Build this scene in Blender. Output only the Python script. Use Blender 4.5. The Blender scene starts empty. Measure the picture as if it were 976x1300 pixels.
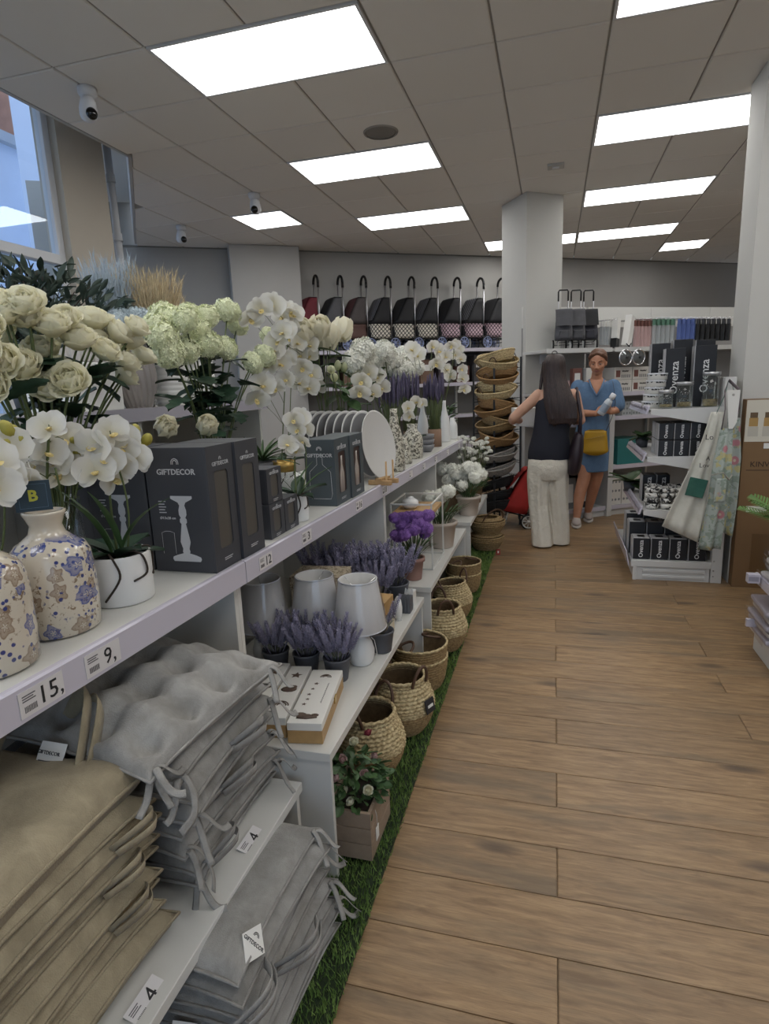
import bpy, bmesh, math, random
import numpy as np
from mathutils import Vector, Matrix, Euler
random.seed(7); RNG = np.random.default_rng(7)
SC = bpy.context.scene; COL = SC.collection
PI = math.pi; rad = math.radians; sin = math.sin; cos = math.cos

# ---------------------------------------------------------------- camera, world, exposure
cam = bpy.data.objects.new('camera', bpy.data.cameras.new('camera')); COL.objects.link(cam)
cam.data.sensor_fit = 'HORIZONTAL'; cam.data.sensor_width = 36.0
cam.data.lens = 762.0/976.0*36.0; cam.data.clip_start = 0.05; cam.data.clip_end = 200
cam.matrix_world = Matrix(((0.963, -0.018, 0.268, 0.0), (0.266, 0.208, -0.941, 0.0), (-0.039, 0.978, 0.205, 1.45), (0, 0, 0, 1)))
q = cam.matrix_world.to_quaternion(); q.normalize()
cam.matrix_world = Matrix.Translation((0, 0, 1.45)) @ q.to_matrix().to_4x4()
SC.camera = cam
vs = SC.view_settings
vs.view_transform = 'Standard'; vs.look = 'None'; vs.gamma = 1.0; vs.use_curve_mapping = False
vs.exposure = 0.0
PANEL = 6.6          # radiance of the ceiling light panels
w = bpy.data.worlds.new('daylight'); SC.world = w; w.use_nodes = True
bg = w.node_tree.nodes['Background']; bg.inputs['Color'].default_value = (0.76, 0.86, 1.0, 1); bg.inputs['Strength'].default_value = 1.6
SC.cycles.max_bounces = 8; SC.cycles.diffuse_bounces = 4; SC.cycles.glossy_bounces = 3
SC.cycles.transmission_bounces = 6; SC.cycles.transparent_max_bounces = 12
SC.cycles.use_denoising = True; SC.cycles.caustics_reflective = False; SC.cycles.caustics_refractive = False

# ---------------------------------------------------------------- materials
def lin(c):
    return tuple(((x/255)/12.92 if x/255 <= .04045 else (((x/255)+.055)/1.055)**2.4) for x in c)
class NT:
    def __init__(s, name):
        s.m = bpy.data.materials.new(name); s.m.use_nodes = True; s.t = s.m.node_tree
        s.b = s.t.nodes['Principled BSDF']; s.out = s.t.nodes['Material Output']
    def n(s, typ, ins=None, **kw):
        x = s.t.nodes.new(typ)
        for k, v in kw.items(): setattr(x, k, v)
        for k, v in (ins or {}).items():
            if hasattr(v, 'is_linked') or isinstance(v, bpy.types.NodeSocket): s.t.links.new(v, x.inputs[k])
            else: x.inputs[k].default_value = v
        return x
    def l(s, a, b): s.t.links.new(a, b)
    def set(s, **kw):
        for k, v in kw.items():
            i = s.b.inputs[k.replace('_', ' ')]
            if isinstance(v, bpy.types.NodeSocket): s.l(v, i)
            else: i.default_value = v
    def mix(s, a, b, fac):
        x = s.n('ShaderNodeMix', data_type='RGBA')
        for idx, v in ((6, a), (7, b), (0, fac)):
            if isinstance(v, bpy.types.NodeSocket): s.l(v, x.inputs[idx])
            else: x.inputs[idx].default_value = v if idx == 0 else (*v[:3], 1)
        return x.outputs[2]
    def ramp(s, fac, stops, interp='LINEAR'):
        x = s.n('ShaderNodeValToRGB'); s.l(fac, x.inputs[0]); e = x.color_ramp.elements; x.color_ramp.interpolation = interp
        while len(e) < len(stops): e.new(.5)
        for i, (p, c) in enumerate(stops):
            e[i].position = p; e[i].color = (*c[:3], 1) if hasattr(c, '__len__') else (c, c, c, 1)
        return x.outputs[0]
    def bump(s, h, st=.3, d=.01):
        x = s.n('ShaderNodeBump', {'Strength': st, 'Distance': d, 'Height': h}); s.l(x.outputs[0], s.b.inputs['Normal'])
    def coord(s, scale=(1, 1, 1), which='Object', rnd=False):
        c = s.n('ShaderNodeTexCoord').outputs[which]
        mp = s.n('ShaderNodeMapping', {'Vector': c, 'Scale': scale})
        if rnd:
            r = s.n('ShaderNodeObjectInfo').outputs['Random']
            mm = s.n('ShaderNodeVectorMath', {0: (37., 53., 71.)}, operation='SCALE'); s.l(r, mm.inputs['Scale'])
            s.l(mm.outputs[0], mp.inputs['Location'])
        return mp.outputs[0]
    def noise(s, vec, scale=5, detail=3, rough=.5, dist=0):
        return s.n('ShaderNodeTexNoise', {'Vector': vec, 'Scale': scale, 'Detail': detail, 'Roughness': rough, 'Distortion': dist}).outputs[0]
MATS = {}
def M(name, rgb=None, rough=.5, metal=0, var=0, vs_=8, bump=0, bs=60, bd=.003, sub=0, trans=0, emit=0, coat=0, sheen=0, spec=None, rnd=0):
    """plain procedural material; rgb in sRGB bytes; var = tonal variation; rnd = per-object variation"""
    if name in MATS: return MATS[name]
    t = NT(name); c = lin(rgb)
    t.set(Base_Color=(*c, 1), Roughness=rough, Metallic=metal)
    if spec is not None: t.set(Specular_IOR_Level=spec)
    if sub: t.set(Subsurface_Weight=sub, Subsurface_Radius=(.01, .01, .01))
    if trans: t.set(Transmission_Weight=trans)
    if coat: t.set(Coat_Weight=coat, Coat_Roughness=.08)
    if sheen: t.set(Sheen_Weight=sheen)
    if emit: t.set(Emission_Color=(*c, 1), Emission_Strength=emit)
    vec = None
    if var or bump: vec = t.coord(rnd=True)
    col = None
    if var:
        f = t.noise(vec, vs_, 4, .6)
        col = t.mix([x*(1-var) for x in c], [min(1, x*(1+var)) for x in c], t.ramp(f, [(.3, 0), (.7, 1)]))
    if rnd:
        r = t.n('ShaderNodeObjectInfo').outputs['Random']
        k = t.n('ShaderNodeMapRange', {'Value': r, 'To Min': 1-rnd, 'To Max': 1+rnd}).outputs[0]
        hs = t.n('ShaderNodeHueSaturation', {'Value': k})
        if col is not None: t.l(col, hs.inputs['Color'])
        else: hs.inputs['Color'].default_value = (*c, 1)
        col = hs.outputs[0]
    if col is not None: t.l(col, t.b.inputs['Base Color'])
    if bump: t.bump(t.noise(vec, bs, 4, .6), bump, bd)
    MATS[name] = t.m; return t.m
def glass_mat(name, tint=(.92, .96, 1), rough=.02, mirror=.08):
    if name in MATS: return MATS[name]
    t = NT(name); g = t.n('ShaderNodeBsdfGlossy', {'Roughness': rough, 'Color': (1, 1, 1, 1)})
    tr = t.n('ShaderNodeBsdfTransparent', {'Color': (*tint, 1)})
    fc = t.n('ShaderNodeLayerWeight', {'Blend': .5}).outputs['Facing']      # same on both sides of the pane
    pw = t.n('ShaderNodeMath', {0: fc, 1: 5.0}, operation='POWER').outputs[0]
    ad = t.n('ShaderNodeMath', {0: pw, 1: .9, 2: mirror}, operation='MULTIPLY_ADD', use_clamp=True).outputs[0]
    mx = t.n('ShaderNodeMixShader'); t.l(ad, mx.inputs[0]); t.l(tr.outputs[0], mx.inputs[1]); t.l(g.outputs[0], mx.inputs[2])
    t.l(mx.outputs[0], t.out.inputs['Surface']); MATS[name] = t.m; return t.m

# ---------------------------------------------------------------- mesh builder
class MB:
    def __init__(s): s.v = []; s.f = []; s.s = []; s.T = None
    def add(s, vs, fs, smooth=False, T=None):
        o = len(s.v); T = T or s.T
        if T is not None: vs = [T @ Vector(p) for p in vs]
        s.v += [tuple(p) for p in vs]; s.f += [tuple(i+o for i in f) for f in fs]; s.s += [smooth]*len(fs); return s
    def box(s, x0, x1, y0, y1, z0, z1, T=None):
        return s.add([(x0, y0, z0), (x1, y0, z0), (x1, y1, z0), (x0, y1, z0), (x0, y0, z1), (x1, y0, z1), (x1, y1, z1), (x0, y1, z1)],
                     [(0, 3, 2, 1), (4, 5, 6, 7), (0, 1, 5, 4), (1, 2, 6, 5), (2, 3, 7, 6), (3, 0, 4, 7)], False, T)
    def cbox(s, c, d, T=None):
        return s.box(c[0]-d[0]/2, c[0]+d[0]/2, c[1]-d[1]/2, c[1]+d[1]/2, c[2]-d[2]/2, c[2]+d[2]/2, T)
    def prism(s, poly, a, b, axis='z', T=None):
        n = len(poly)
        def P(p, h): return {'z': (p[0], p[1], h), 'x': (h, p[0], p[1]), 'y': (p[0], h, p[1])}[axis]
        vs = [P(p, a) for p in poly]+[P(p, b) for p in poly]
        return s.add(vs, [tuple(range(n))[::-1], tuple(range(n, 2*n))]+[(i, (i+1) % n, n+(i+1) % n, n+i) for i in range(n)], False, T)
    def lathe(s, prof, n=24, T=None, c=(0, 0), smooth=True, sx=1, sy=1):
        vs = []; fs = []; rows = []
        for r, z in prof:
            if r <= 1e-6: rows.append([len(vs)]); vs.append((c[0], c[1], z))
            else:
                rows.append(list(range(len(vs), len(vs)+n)))
                vs += [(c[0]+sx*r*cos(2*PI*i/n), c[1]+sy*r*sin(2*PI*i/n), z) for i in range(n)]
        for a, b in zip(rows, rows[1:]):
            for i in range(n):
                j = (i+1) % n
                if len(a) == 1 and len(b) == 1: continue
                if len(a) == 1: fs.append((a[0], b[j], b[i]))
                elif len(b) == 1: fs.append((a[i], a[j], b[0]))
                else: fs.append((a[i], a[j], b[j], b[i]))
        return s.add(vs, fs, smooth, T)
    def cyl(s, c, r, z0, z1, n=16, T=None): return s.lathe([(0, z0), (r, z0), (r, z0), (r, z1), (r, z1), (0, z1)], n, T, c)
    def ball(s, c, r, nu=10, nv=6, T=None, sc=(1, 1, 1)):
        X = Matrix.Translation(c) @ Matrix.Diagonal((sc[0], sc[1], sc[2], 1))
        if T is not None: X = T @ X
        elif s.T is not None: X = s.T @ X
        return s.lathe([(r*sin(PI*k/nv), -r*cos(PI*k/nv)) for k in range(nv+1)], nu, X)
    def tube(s, pts, r, n=6, T=None, caps=True, closed=False, flat=None):
        P = [Vector(p) for p in pts]; m = len(P); vs = []; fs = []; up = None
        rr = r if hasattr(r, '__len__') else [r]*m
        for i in range(m):
            if closed: t = P[(i+1) % m]-P[i-1]
            else: t = P[min(i+1, m-1)]-P[max(i-1, 0)]
            if t.length < 1e-9: t = Vector((0, 0, 1))
            t.normalize()
            if up is None: up = Vector((0, 0, 1)) if abs(t.z) < .9 else Vector((1, 0, 0))
            a = t.cross(up)
            if a.length < 1e-4: a = t.cross(Vector((.3, 1, .2)))
            a.normalize(); b = a.cross(t); up = b
            for k in range(n):
                q = 2*PI*k/n; fa, fb = flat if flat else (1, 1)
                vs.append(P[i]+a*(rr[i]*fa*cos(q))+b*(rr[i]*fb*sin(q)))
        for i in range(m if closed else m-1):
            i2 = (i+1) % m
            for k in range(n):
                k2 = (k+1) % n; fs.append((i*n+k, i*n+k2, i2*n+k2, i2*n+k))
        if caps and not closed: fs += [tuple(range(n))[::-1], tuple(range((m-1)*n, m*n))]
        return s.add(vs, fs, True, T)
    def grid(s, fn, nu, nv, T=None, smooth=True, cu=False):
        vs = [fn(i/(nu-(0 if cu else 1)), j/(nv-1)) for i in range(nu) for j in range(nv)]; fs = []
        for i in range(nu if cu else nu-1):
            i2 = (i+1) % nu
            for j in range(nv-1): fs.append((i*nv+j, i2*nv+j, i2*nv+j+1, i*nv+j+1))
        return s.add(vs, fs, smooth, T)
    def mesh(s, name, mat):
        me = bpy.data.meshes.new(name); me.from_pydata([tuple(p) for p in s.v], [], s.f)
        if any(s.s): me.polygons.foreach_set('use_smooth', s.s)
        if mat: me.materials.append(mat)
        me.update(); return me
    def ob(s, name, mat, parent=None, loc=(0, 0, 0), rot=(0, 0, 0), bevel=0):
        return ob(name, s.mesh(name, mat), parent, loc, rot, bevel=bevel)
def ob(name, me, parent=None, loc=(0, 0, 0), rot=(0, 0, 0), scale=(1, 1, 1), bevel=0):
    o = bpy.data.objects.new(name, me); COL.objects.link(o); o.location = loc; o.rotation_euler = rot
    o.scale = scale if hasattr(scale, '__len__') else (scale,)*3
    if parent: o.parent = parent
    if bevel:
        b = o.modifiers.new('edge', 'BEVEL'); b.width = bevel; b.segments = 2; b.limit_method = 'ANGLE'
    return o
def tag(o, label=None, cat=None, group=None, kind=None):
    for k, v in (('label', label), ('category', cat), ('group', group), ('kind', kind)):
        if v: o[k] = v
    return o
def thing(name, label, cat, loc=(0, 0, 0), rz=0, group=None, rot=None, scale=1):
    o = bpy.data.objects.new(name, None); COL.objects.link(o); o.location = loc; o.rotation_euler = rot or (0, 0, rz)
    o.empty_display_size = .05; o.scale = (scale,)*3
    return tag(o, label, cat, group)
def dup(root, loc=None, rz=None, label=None, group=None, rot=None, scale=None):
    def cp(o, par):
        c = o.copy(); COL.objects.link(c)
        if par: c.parent = par
        for ch in [x for x in CH.get(o.name, [])]: cp(ch, c)
        return c
    CH = {}
    for o in root.children_recursive: CH.setdefault(o.parent.name, []).append(o)
    r = cp(root, None)
    if loc is not None: r.location = loc
    if rz is not None: r.rotation_euler = (0, 0, rz)
    if rot is not None: r.rotation_euler = rot
    if scale is not None: r.scale = (scale,)*3
    if label: r['label'] = label
    if group: r['group'] = group
    return r
def struct(o): o['kind'] = 'structure'; return o
def TR(loc=(0, 0, 0), rot=(0, 0, 0), sc=(1, 1, 1)):
    sc = sc if hasattr(sc, '__len__') else (sc,)*3
    return Matrix.Translation(loc) @ Euler(rot).to_matrix().to_4x4() @ Matrix.Diagonal((*sc, 1))
TXT = {}
def text_me(s, size, mat, extr=.0006, align='CENTER', bold=0):
    """a word as a thin raised mesh in its own XY plane"""
    k = (s, size, mat.name, align)
    if k in TXT: return TXT[k]
    cu = bpy.data.curves.new('lettering', 'FONT'); cu.body = s; cu.size = size; cu.extrude = extr; cu.align_x = align; cu.align_y = 'CENTER'
    cu.resolution_u = 2; cu.offset = bold
    o = bpy.data.objects.new('lettering', cu); COL.objects.link(o); bpy.context.view_layer.update()
    me = bpy.data.meshes.new_from_object(o.evaluated_get(bpy.context.evaluated_depsgraph_get()))
    bpy.data.objects.remove(o); me.name = 'lettering'; me.materials.clear(); me.materials.append(mat); TXT[k] = me; return me
R_NY = (PI/2, 0, 0)          # text lying on a face that looks towards -Y
R_PX = (PI/2, 0, PI/2)       # on a face that looks towards +X
R_NX = (PI/2, 0, -PI/2)
def spl(pts, n=5):
    """smooth curve through the points"""
    P = [Vector(p) for p in pts]; out_ = []
    for i in range(len(P)-1):
        a0, a, b_, b1 = P[max(i-1, 0)], P[i], P[i+1], P[min(i+2, len(P)-1)]
        for k in range(n): t_ = k/n; out_.append(.5*((2*a)+(b_-a0)*t_+(2*a0-5*a+4*b_-b1)*t_**2+(3*a-a0-3*b_+b1)*t_**3))
    return out_+[P[-1]]
def jit(a): return random.uniform(-a, a)
# ---------------------------------------------------------------- common materials
WHITE = M('white_laminate', (206, 205, 200), .38)
WALL = M('wall_paint', (164, 162, 158), .8, var=.02, vs_=3)
PIER = M('cream_pier_paint', (192, 184, 171), .8, var=.02, vs_=3)
PVC = M('white_window_plastic', (216, 218, 222), .35)
RAILM = M('price_rail_plastic', (196, 192, 204), .25)
TILE = M('ceiling_tile_mineral', (226, 223, 218), .9, bump=.15, bs=220, bd=.002, rnd=.025)
GRID = M('ceiling_grid_metal', (150, 147, 142), .6)
BLACKM = M('black_metal', (14, 14, 15), .4)
BLACKP = M('black_plastic', (16, 16, 18), .45)
INK = M('dark_print_ink', (28, 28, 32), .6)
PAPER = M('white_paper', (222, 221, 217), .7)
CHROME = M('chrome', (225, 225, 228), .12, metal=1)
ALU = M('brushed_aluminium', (200, 200, 204), .3, metal=.9)
GLASS = glass_mat('window_glass', (.86, .93, 1), .01, .05)
CLEAR = glass_mat('clear_glass', (.93, .95, .95), .03, .04)
PLASTIC = glass_mat('clear_plastic_wrap', (.93, .93, .95), .12, .08)
emi = NT('light_diffuser'); emi.set(Base_Color=(.9, .9, .88, 1), Emission_Color=(1, .99, .965, 1), Emission_Strength=PANEL); EMIT = emi.m

# ---------------------------------------------------------------- floor of oak planks
t = NT('oak_laminate'); v = t.coord((1.2, 9, 9), rnd=True); v2 = t.coord((.7, 3.5, 3.5), rnd=True); v3 = t.coord((2.2, 6.5, 6.5), rnd=True)
n1 = t.noise(v, 5.5, 6, .62, .6); n2 = t.noise(v2, 1.6, 4, .6, .4); n3 = t.noise(t.coord((2, 60, 60), rnd=True), 9, 3, .6)
kn = t.n('ShaderNodeTexVoronoi', {'Vector': v3, 'Scale': .85}).outputs[0]
c = t.mix(lin((120, 94, 66)), lin((157, 129, 95)), t.ramp(n1, [(.34, 0), (.64, 1)]))
c = t.mix(c, lin((100, 87, 70)), t.ramp(n2, [(.5, 0), (.66, .65)]))
c = t.mix(c, lin((104, 80, 56)), t.ramp(n3, [(.52, 0), (.70, .55)]))
c = t.mix(c, lin((66, 52, 42)), t.ramp(kn, [(.0, .9), (.09, .6), (.18, 0)]))
hs = t.n('ShaderNodeHueSaturation', {'Color': c}); t.l(t.n('ShaderNodeMapRange', {'Value': t.n('ShaderNodeObjectInfo').outputs['Random'], 'To Min': .86, 'To Max': 1.1}).outputs[0], hs.inputs['Value'])
t.set(Base_Color=hs.outputs[0], Roughness=.42); t.bump(n1, .12, .004); OAK = t.m
floor = struct(MB().box(-6, 5, -3, 12.5, -.06, -.0085).ob('floor', OAK))
PW, PL, G = .1917, 1.52, .0012
pm = MB().add([(-PL/2+G, -PW/2+G, -.0015), (PL/2-G, -PW/2+G, -.0015), (PL/2-G, PW/2-G, -.0015), (-PL/2+G, PW/2-G, -.0015)], [(0, 1, 2, 3)])
e = .0035
pm = MB(); x1, y1 = PL/2-G, PW/2-G
pm.add([(sx*(x1-a), sy*(y1-a), z) for a, z in ((0, -.008), (0, -.0015), (e, 0)) for sx, sy in ((-1, -1), (1, -1), (1, 1), (-1, 1))],
       [(8, 9, 10, 11)]+[(k*4+i, k*4+(i+1) % 4, k*4+4+(i+1) % 4, k*4+4+i) for k in (0, 1) for i in range(4)])
plank_me = pm.mesh('plank', OAK)
for k in range(-14, 46):
    yc = 1.138+PW*(k+.5); off = .035 if k % 2 == 0 else .795
    for j in range(-2, 3):
        xc = off+PL*(j+.5)
        if xc+PL/2 < -1.3 or xc-PL/2 > 3.6: continue
        ob('plank', plank_me, floor, (xc, yc, 0))

# ---------------------------------------------------------------- walls
U = Vector((.8350, .5503, 0)); N = Vector((.5503, -.8350, 0)); A0 = Vector((-3.45, 7.9, 0))   # back wall runs along U, N points into the shop
def along(t, n, z=0, o=A0): p = o+U*t+N*n; return (p.x, p.y, z)
RZ = math.atan2(U.y, U.x)
def wallbox(name, t0, t1, n0, n1, z0, z1, mat, o=A0, kind='structure'):
    b = MB().box(t0, t1, n0, n1, z0, z1)          # local frame: x along U, y = -N
    r = b.ob(name, mat, None, o, (0, 0, RZ)); r['kind'] = kind; return r
wallbox('wall_back', -3.0, 9.6, 0, .15, 0, 3.95, WALL)
wallbox('trim_1', -.78, .10, -.27, -.002, 0, 3.262, M('pilaster_paint', (180, 178, 174), .8, var=.02, vs_=3))          # pilaster
wallbox('trim_2', -2.06, 9.4, -.012, -.002, 3.255, 3.275, M('shadow_gap_trim', (120, 118, 114), .7))
struct(MB().box(4.3, 4.45, -3, 12.5, 0, 3.95).ob('wall_right', WALL))
wf_ = MB(); wf_.box(-6, -2.4, -3.1, -2.95, 0, 3.95); wf_.box(3.6, 4.45, -3.1, -2.95, 0, 3.95); wf_.box(-2.4, 3.6, -3.1, -2.95, 2.9, 3.95); struct(wf_.ob('wall_front', WALL))
# facade on the left, with its window
wl = MB(); wl.box(-3.7, -3.5, -3, 4.02, 0, .9); wl.box(-3.7, -3.5, -3, 4.02, 3.72, 3.95); wl.box(-3.7, -3.5, 4.02, 4.5, 0, 3.95)
struct(wl.ob('wall_left', PIER))
F2 = Vector((-.595, .804, 0)); C2 = Vector((-3.72, 4.42, 0)); RF = math.atan2(F2.y, F2.x)
f2 = MB(); f2.box(0, 2.85, 0, .2, 0, .9); f2.box(0, 2.85, 0, .2, 3.72, 3.95)
struct(f2.ob('wall_diagonal', PIER, None, C2, (0, 0, RF)))
def window(name, y0, y1, loc, rz, mull, trans):
    z0, z1 = .9, 3.72; fr = .06
    w_ = thing(name, None, None, loc, rz); w_['kind'] = 'structure'
    b = MB(); b.box(y0, y1, .06, .13, z0, z0+fr); b.box(y0, y1, .06, .13, z1-fr, z1); b.box(y0, y0+fr, .06, .13, z0, z1); b.box(y1-fr, y1, .06, .13, z0, z1)
    b.ob('window_frame', PVC, w_, bevel=.006)
    for m_ in mull:
        MB().box(m_-.035, m_+.035, .06, .13, z0+fr, z1-fr).ob('mullion', PVC, w_, bevel=.006)
    for t_ in trans:
        MB().box(y0+fr, y1-fr, .055, .135, t_-.035, t_+.035).ob('transom', PVC, w_, bevel=.006)
    xs = [y0+fr]+[m_ for m_ in mull]+[y1-fr]; zs = [z0+fr]+list(trans)+[z1-fr]
    for a, b_ in zip(xs, xs[1:]):
        for c_, d_ in zip(zs, zs[1:]):
            MB().box(a, b_, .092, .098, c_, d_).ob('pane', GLASS, w_)
    return w_
window('window_1', -2.5, 4.02, (-3.5, 0, 0), PI/2, [-1.9, -.8, .3, 1.35, 2.38, 3.35], [2.465])
window('window_2', .1, 2.8, C2, RF, [.75, 1.4, 2.1], [2.2])
sf_ = thing('window_added_daylight', None, None, (0, -3.02, 0)); sf_['kind'] = 'structure'       # unseen shop front, added behind the camera for extra daylight
for x in (-2.37, -1.2, 0, 1.2, 2.4, 3.57): MB().box(x-.03, x+.03, -.04, .04, 0, 2.9).ob('mullion', PVC, sf_)
MB().box(-2.4, 3.6, -.04, .04, 2.84, 2.9).ob('window_frame', PVC, sf_); MB().box(-2.4, 3.6, -.04, .04, 0, .06).ob('window_frame', PVC, sf_)
for a_, b_ in ((-2.34, -1.23), (-1.17, -.03), (.03, 1.17), (1.23, 2.37), (2.43, 3.54)): MB().box(a_, b_, -.004, .004, .06, 2.84).ob('pane', GLASS, sf_)
# white down pipe beside the diagonal window
pp = thing('drain_pipe', 'white vertical pipe with collars beside the cream pier and far window', 'pipe', (-3.53, 4.60, 0))
MB().cyl((0, 0), .03, 0, 3.75, 14).ob('pipe', PVC, pp)
for z in (2.75, 3.2): MB().cyl((0, 0), .037, z-.03, z+.03, 14).ob('collar', PVC, pp)

# outside: neighbouring building seen through the window
bd = thing('neighbour_building', 'pale blue-white building outside the window with a wall pipe', 'building', (-8.5, 6, -2))
PLAST = M('outside_plaster', (222, 232, 246), .9, var=.04, vs_=1.5)
MB().prism([(-14, -30), (20, -30), (20, -9.2), (4.7, -9.2), (4.7, 14), (-14, 14)], 1.7, 1.95).ob('bounce_pavement', M('bounce_paving', (190, 186, 180), .9), bd)  # unseen ground, added to bounce daylight up to the ceiling
MB().box(-1, 0, -9, 3.2, 0, 7.45).ob('facade_wall', PLAST, bd)
MB().box(-1.2, .12, -9, 3.2, 7.45, 7.6).ob('ledge', M('outside_ledge', (188, 192, 196), .8), bd)
MB().box(-1.1, .0, -9, 3.2, 7.6, 8.4).ob('roof_edge', M('terracotta_roof', (176, 128, 104), .85, var=.15), bd)
MB().box(.9, 2.2, 1.9, 4.2, 0, 8.8).ob('side_wing', M('outside_white_wing', (214, 226, 248), .9), bd)
pb = MB(); pb.tube([(.16, -.4+.9*k/8, 6.25+.05*sin(k)) for k in range(9)], .1, 10); pb.tube([(.16, .5, 6.25), (.16, .72, 6.0), (.16, .85, 5.5), (.16, .9, 4.2), (.16, .9, 3.0)], .11, 10)
pb.ob('vent_pipe', M('pipe_grey', (196, 202, 208), .6), bd)
cb = MB(); cb.tube([(.2, -.1, 5.6), (.22, .05, 5.35), (.22, .12, 5.0), (.24, .2, 4.2), (.2, .3, 3.8)], .022, 6); cb.tube([(.2, .35, 5.8), (.22, .3, 5.4), (.22, .2, 5.15), (.24, .16, 4.9)], .022, 6)
cb.ob('cable', BLACKP, bd)

# ---------------------------------------------------------------- columns
def column(name, poly):
    b = MB().prism(poly, 0, 3.268); return struct(b.ob(name, M('column_paint', (196, 195, 190), .8, var=.02, vs_=3)))
cc = Vector((-.29, 6.58, 0)); cu = Vector((.34, .28, 0)).normalized(); cv = Vector((-.55, .83, 0)).normalized()
c4 = [cc, cc+cu*.45, cc+cu*.45+cv*.5, cc+cv*.5]
column('column_1', [(p.x, p.y) for p in c4])
column('column_2', [(1.20, 4.53), (1.9, 4.53), (1.9, 4.88), (1.20, 4.88)])
sg = thing('socket_plate', 'small white socket plate on the middle column', 'socket', (-.12, 6.71, 1.66), math.atan2(cu.y, cu.x))
MB().box(-.045, .045, -.012, -.002, -.045, .045).ob('plate', PVC, sg, bevel=.003); MB().lathe([(0, -.003), (.017, -.003), (.02, 0)], 14, TR((0, -.012, 0), (PI/2, 0, 0))).ob('socket_hole', M('socket_grey', (120, 120, 120), .5), sg)

# ---------------------------------------------------------------- suspended ceiling
def clip(poly, p, n):
    out = []; n = (n[0], n[1]); d = lambda q: (q[0]-p[0])*n[0]+(q[1]-p[1])*n[1]
    for a, b in zip(poly, poly[1:]+poly[:1]):
        da, db = d(a), d(b)
        if da >= 0: out.append(a)
        if (da >= 0) != (db >= 0):
            t_ = da/(da-db); out.append((a[0]+(b[0]-a[0])*t_, a[1]+(b[1]-a[1])*t_))
    return out
GX, GY, T6 = -2.145, 3.2, .6; CZ = 3.27
E0 = (-3.2, 4.45); EN = (.80, .6)                       # diagonal edge of the suspended ceiling and its inward normal
lights = {}
for c0, k0 in ((-2.145, 1), (.255, 1)):
    for yy in (-2.2, -.4, 1.4, 3.2, 5.0, 6.8): lights[(c0, yy)] = 2
for yy in (-.4, 1.4, 3.2, 5.0, 6.8): lights[(2.655, yy)] = 2
lights[(.255, 8.6)] = 2; lights[(-.945, 8.6)] = 2; lights[(-3.345, 6.2)] = 1; lights[(1.455, 9.8)] = 1
taken = set()
for (lx, ly), nn in lights.items():
    for k in range(nn): taken.add((round((lx-GX)/T6)+k, round((ly-GY)/T6)))
ceil = struct(MB().box(-5.2, 4.3, -2.95, 12.4, CZ+.03, CZ+.05).ob('ceiling_void', None)) if 0 else None
g = .0065
def tile_mesh(poly):
    n = len(poly); cx = sum(p[0] for p in poly)/n; cy = sum(p[1] for p in poly)/n
    def ins(p, a):
        d = Vector((p[0]-cx, p[1]-cy)); k = max(abs(d.x), abs(d.y), .01); return (cx+d.x*(1-a/k), cy+d.y*(1-a/k))
    vs = [(*ins(p, .012), 0) for p in poly]+[(*ins(p, .006), .006) for p in poly]+[(*ins(p, .006), .02) for p in poly]
    return MB().add(vs, [tuple(range(n))[::-1]]+[(k*n+(i+1) % n, k*n+i, (k+1)*n+i, (k+1)*n+(i+1) % n) for k in (0, 1) for i in range(n)])
full = tile_mesh([(-.3, -.3), (.3, -.3), (.3, .3), (-.3, .3)]).mesh('ceiling_tile', TILE)
slabv = [(-3.2, -2.95), (4.3, -2.95), (4.3, 12.4), (-3.2+.8, 12.4)]
ceil = struct(MB().prism([(-3.2, -2.95), (4.3, -2.95), (4.3, 12.6), (-5.0, 7.0), (-4.95, 6.79), (-3.2, 4.45)], CZ+.011, CZ+.035).ob('ceiling', GRID))
for i in range(-5, 11):
    for j in range(-11, 15):
        if (i, j) in taken: continue
        x0, y0 = GX+i*T6, GY+j*T6; poly = [(x0, y0), (x0+T6, y0), (x0+T6, y0+T6), (x0, y0+T6)]
        if y0 < 4.39: p2 = clip(poly, (-3.2, 0), (1, 0))
        else: p2 = clip(poly, E0, EN)
        p2 = clip(p2, (A0.x, A0.y), N); p2 = clip(p2, (4.3, 0), (-1, 0)) if p2 else p2
        if len(p2) < 3: continue
        ar = abs(sum(a[0]*b[1]-b[0]*a[1] for a, b in zip(p2, p2[1:]+p2[:1])))/2
        if ar < .01: continue
        if len(p2) == 4 and ar > .3599: ob('ceiling_tile', full, ceil, (x0+.3, y0+.3, CZ))
        else:
            cx = sum(p[0] for p in p2)/len(p2); cy = sum(p[1] for p in p2)/len(p2)
            ob('ceiling_tile', tile_mesh([(p[0]-cx, p[1]-cy) for p in p2]).mesh('ceiling_tile', TILE), ceil, (cx, cy, CZ))
# white edge trim of the ceiling towards the windows, and the raised lid above them
L2 = math.hypot(1.75, 2.34)
et = MB(); et.box(-3.225, -3.2, -2.95, 4.45, CZ-.002, CZ+.06); struct(et.ob('trim_3', M('ceiling_edge_trim', (184, 184, 184), .5)))
struct(MB().box(0, L2, 0, .025, CZ-.002, CZ+.06).ob('trim_4', MATS['ceiling_edge_trim'], None, (-3.2, 4.45, 0), (0, 0, math.atan2(2.34, -1.75))))
struct(MB().prism([(-3.7, -2.95), (-3.2, -2.95), (-3.2, 4.45), (-4.98, 6.85), (-5.6, 6.95), (-3.95, 4.5)], 3.76, 3.8).ob('ceiling_recess', TILE))
struct(MB().box(-3.225, -3.2, -2.95, 4.45, CZ+.06, 3.76).ob('wall_recess', TILE))
struct(MB().box(0, L2, 0, .025, CZ+.06, 3.76).ob('wall_recess_diagonal', TILE, None, (-3.2, 4.45, 0), (0, 0, math.atan2(2.34, -1.75))))
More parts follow.
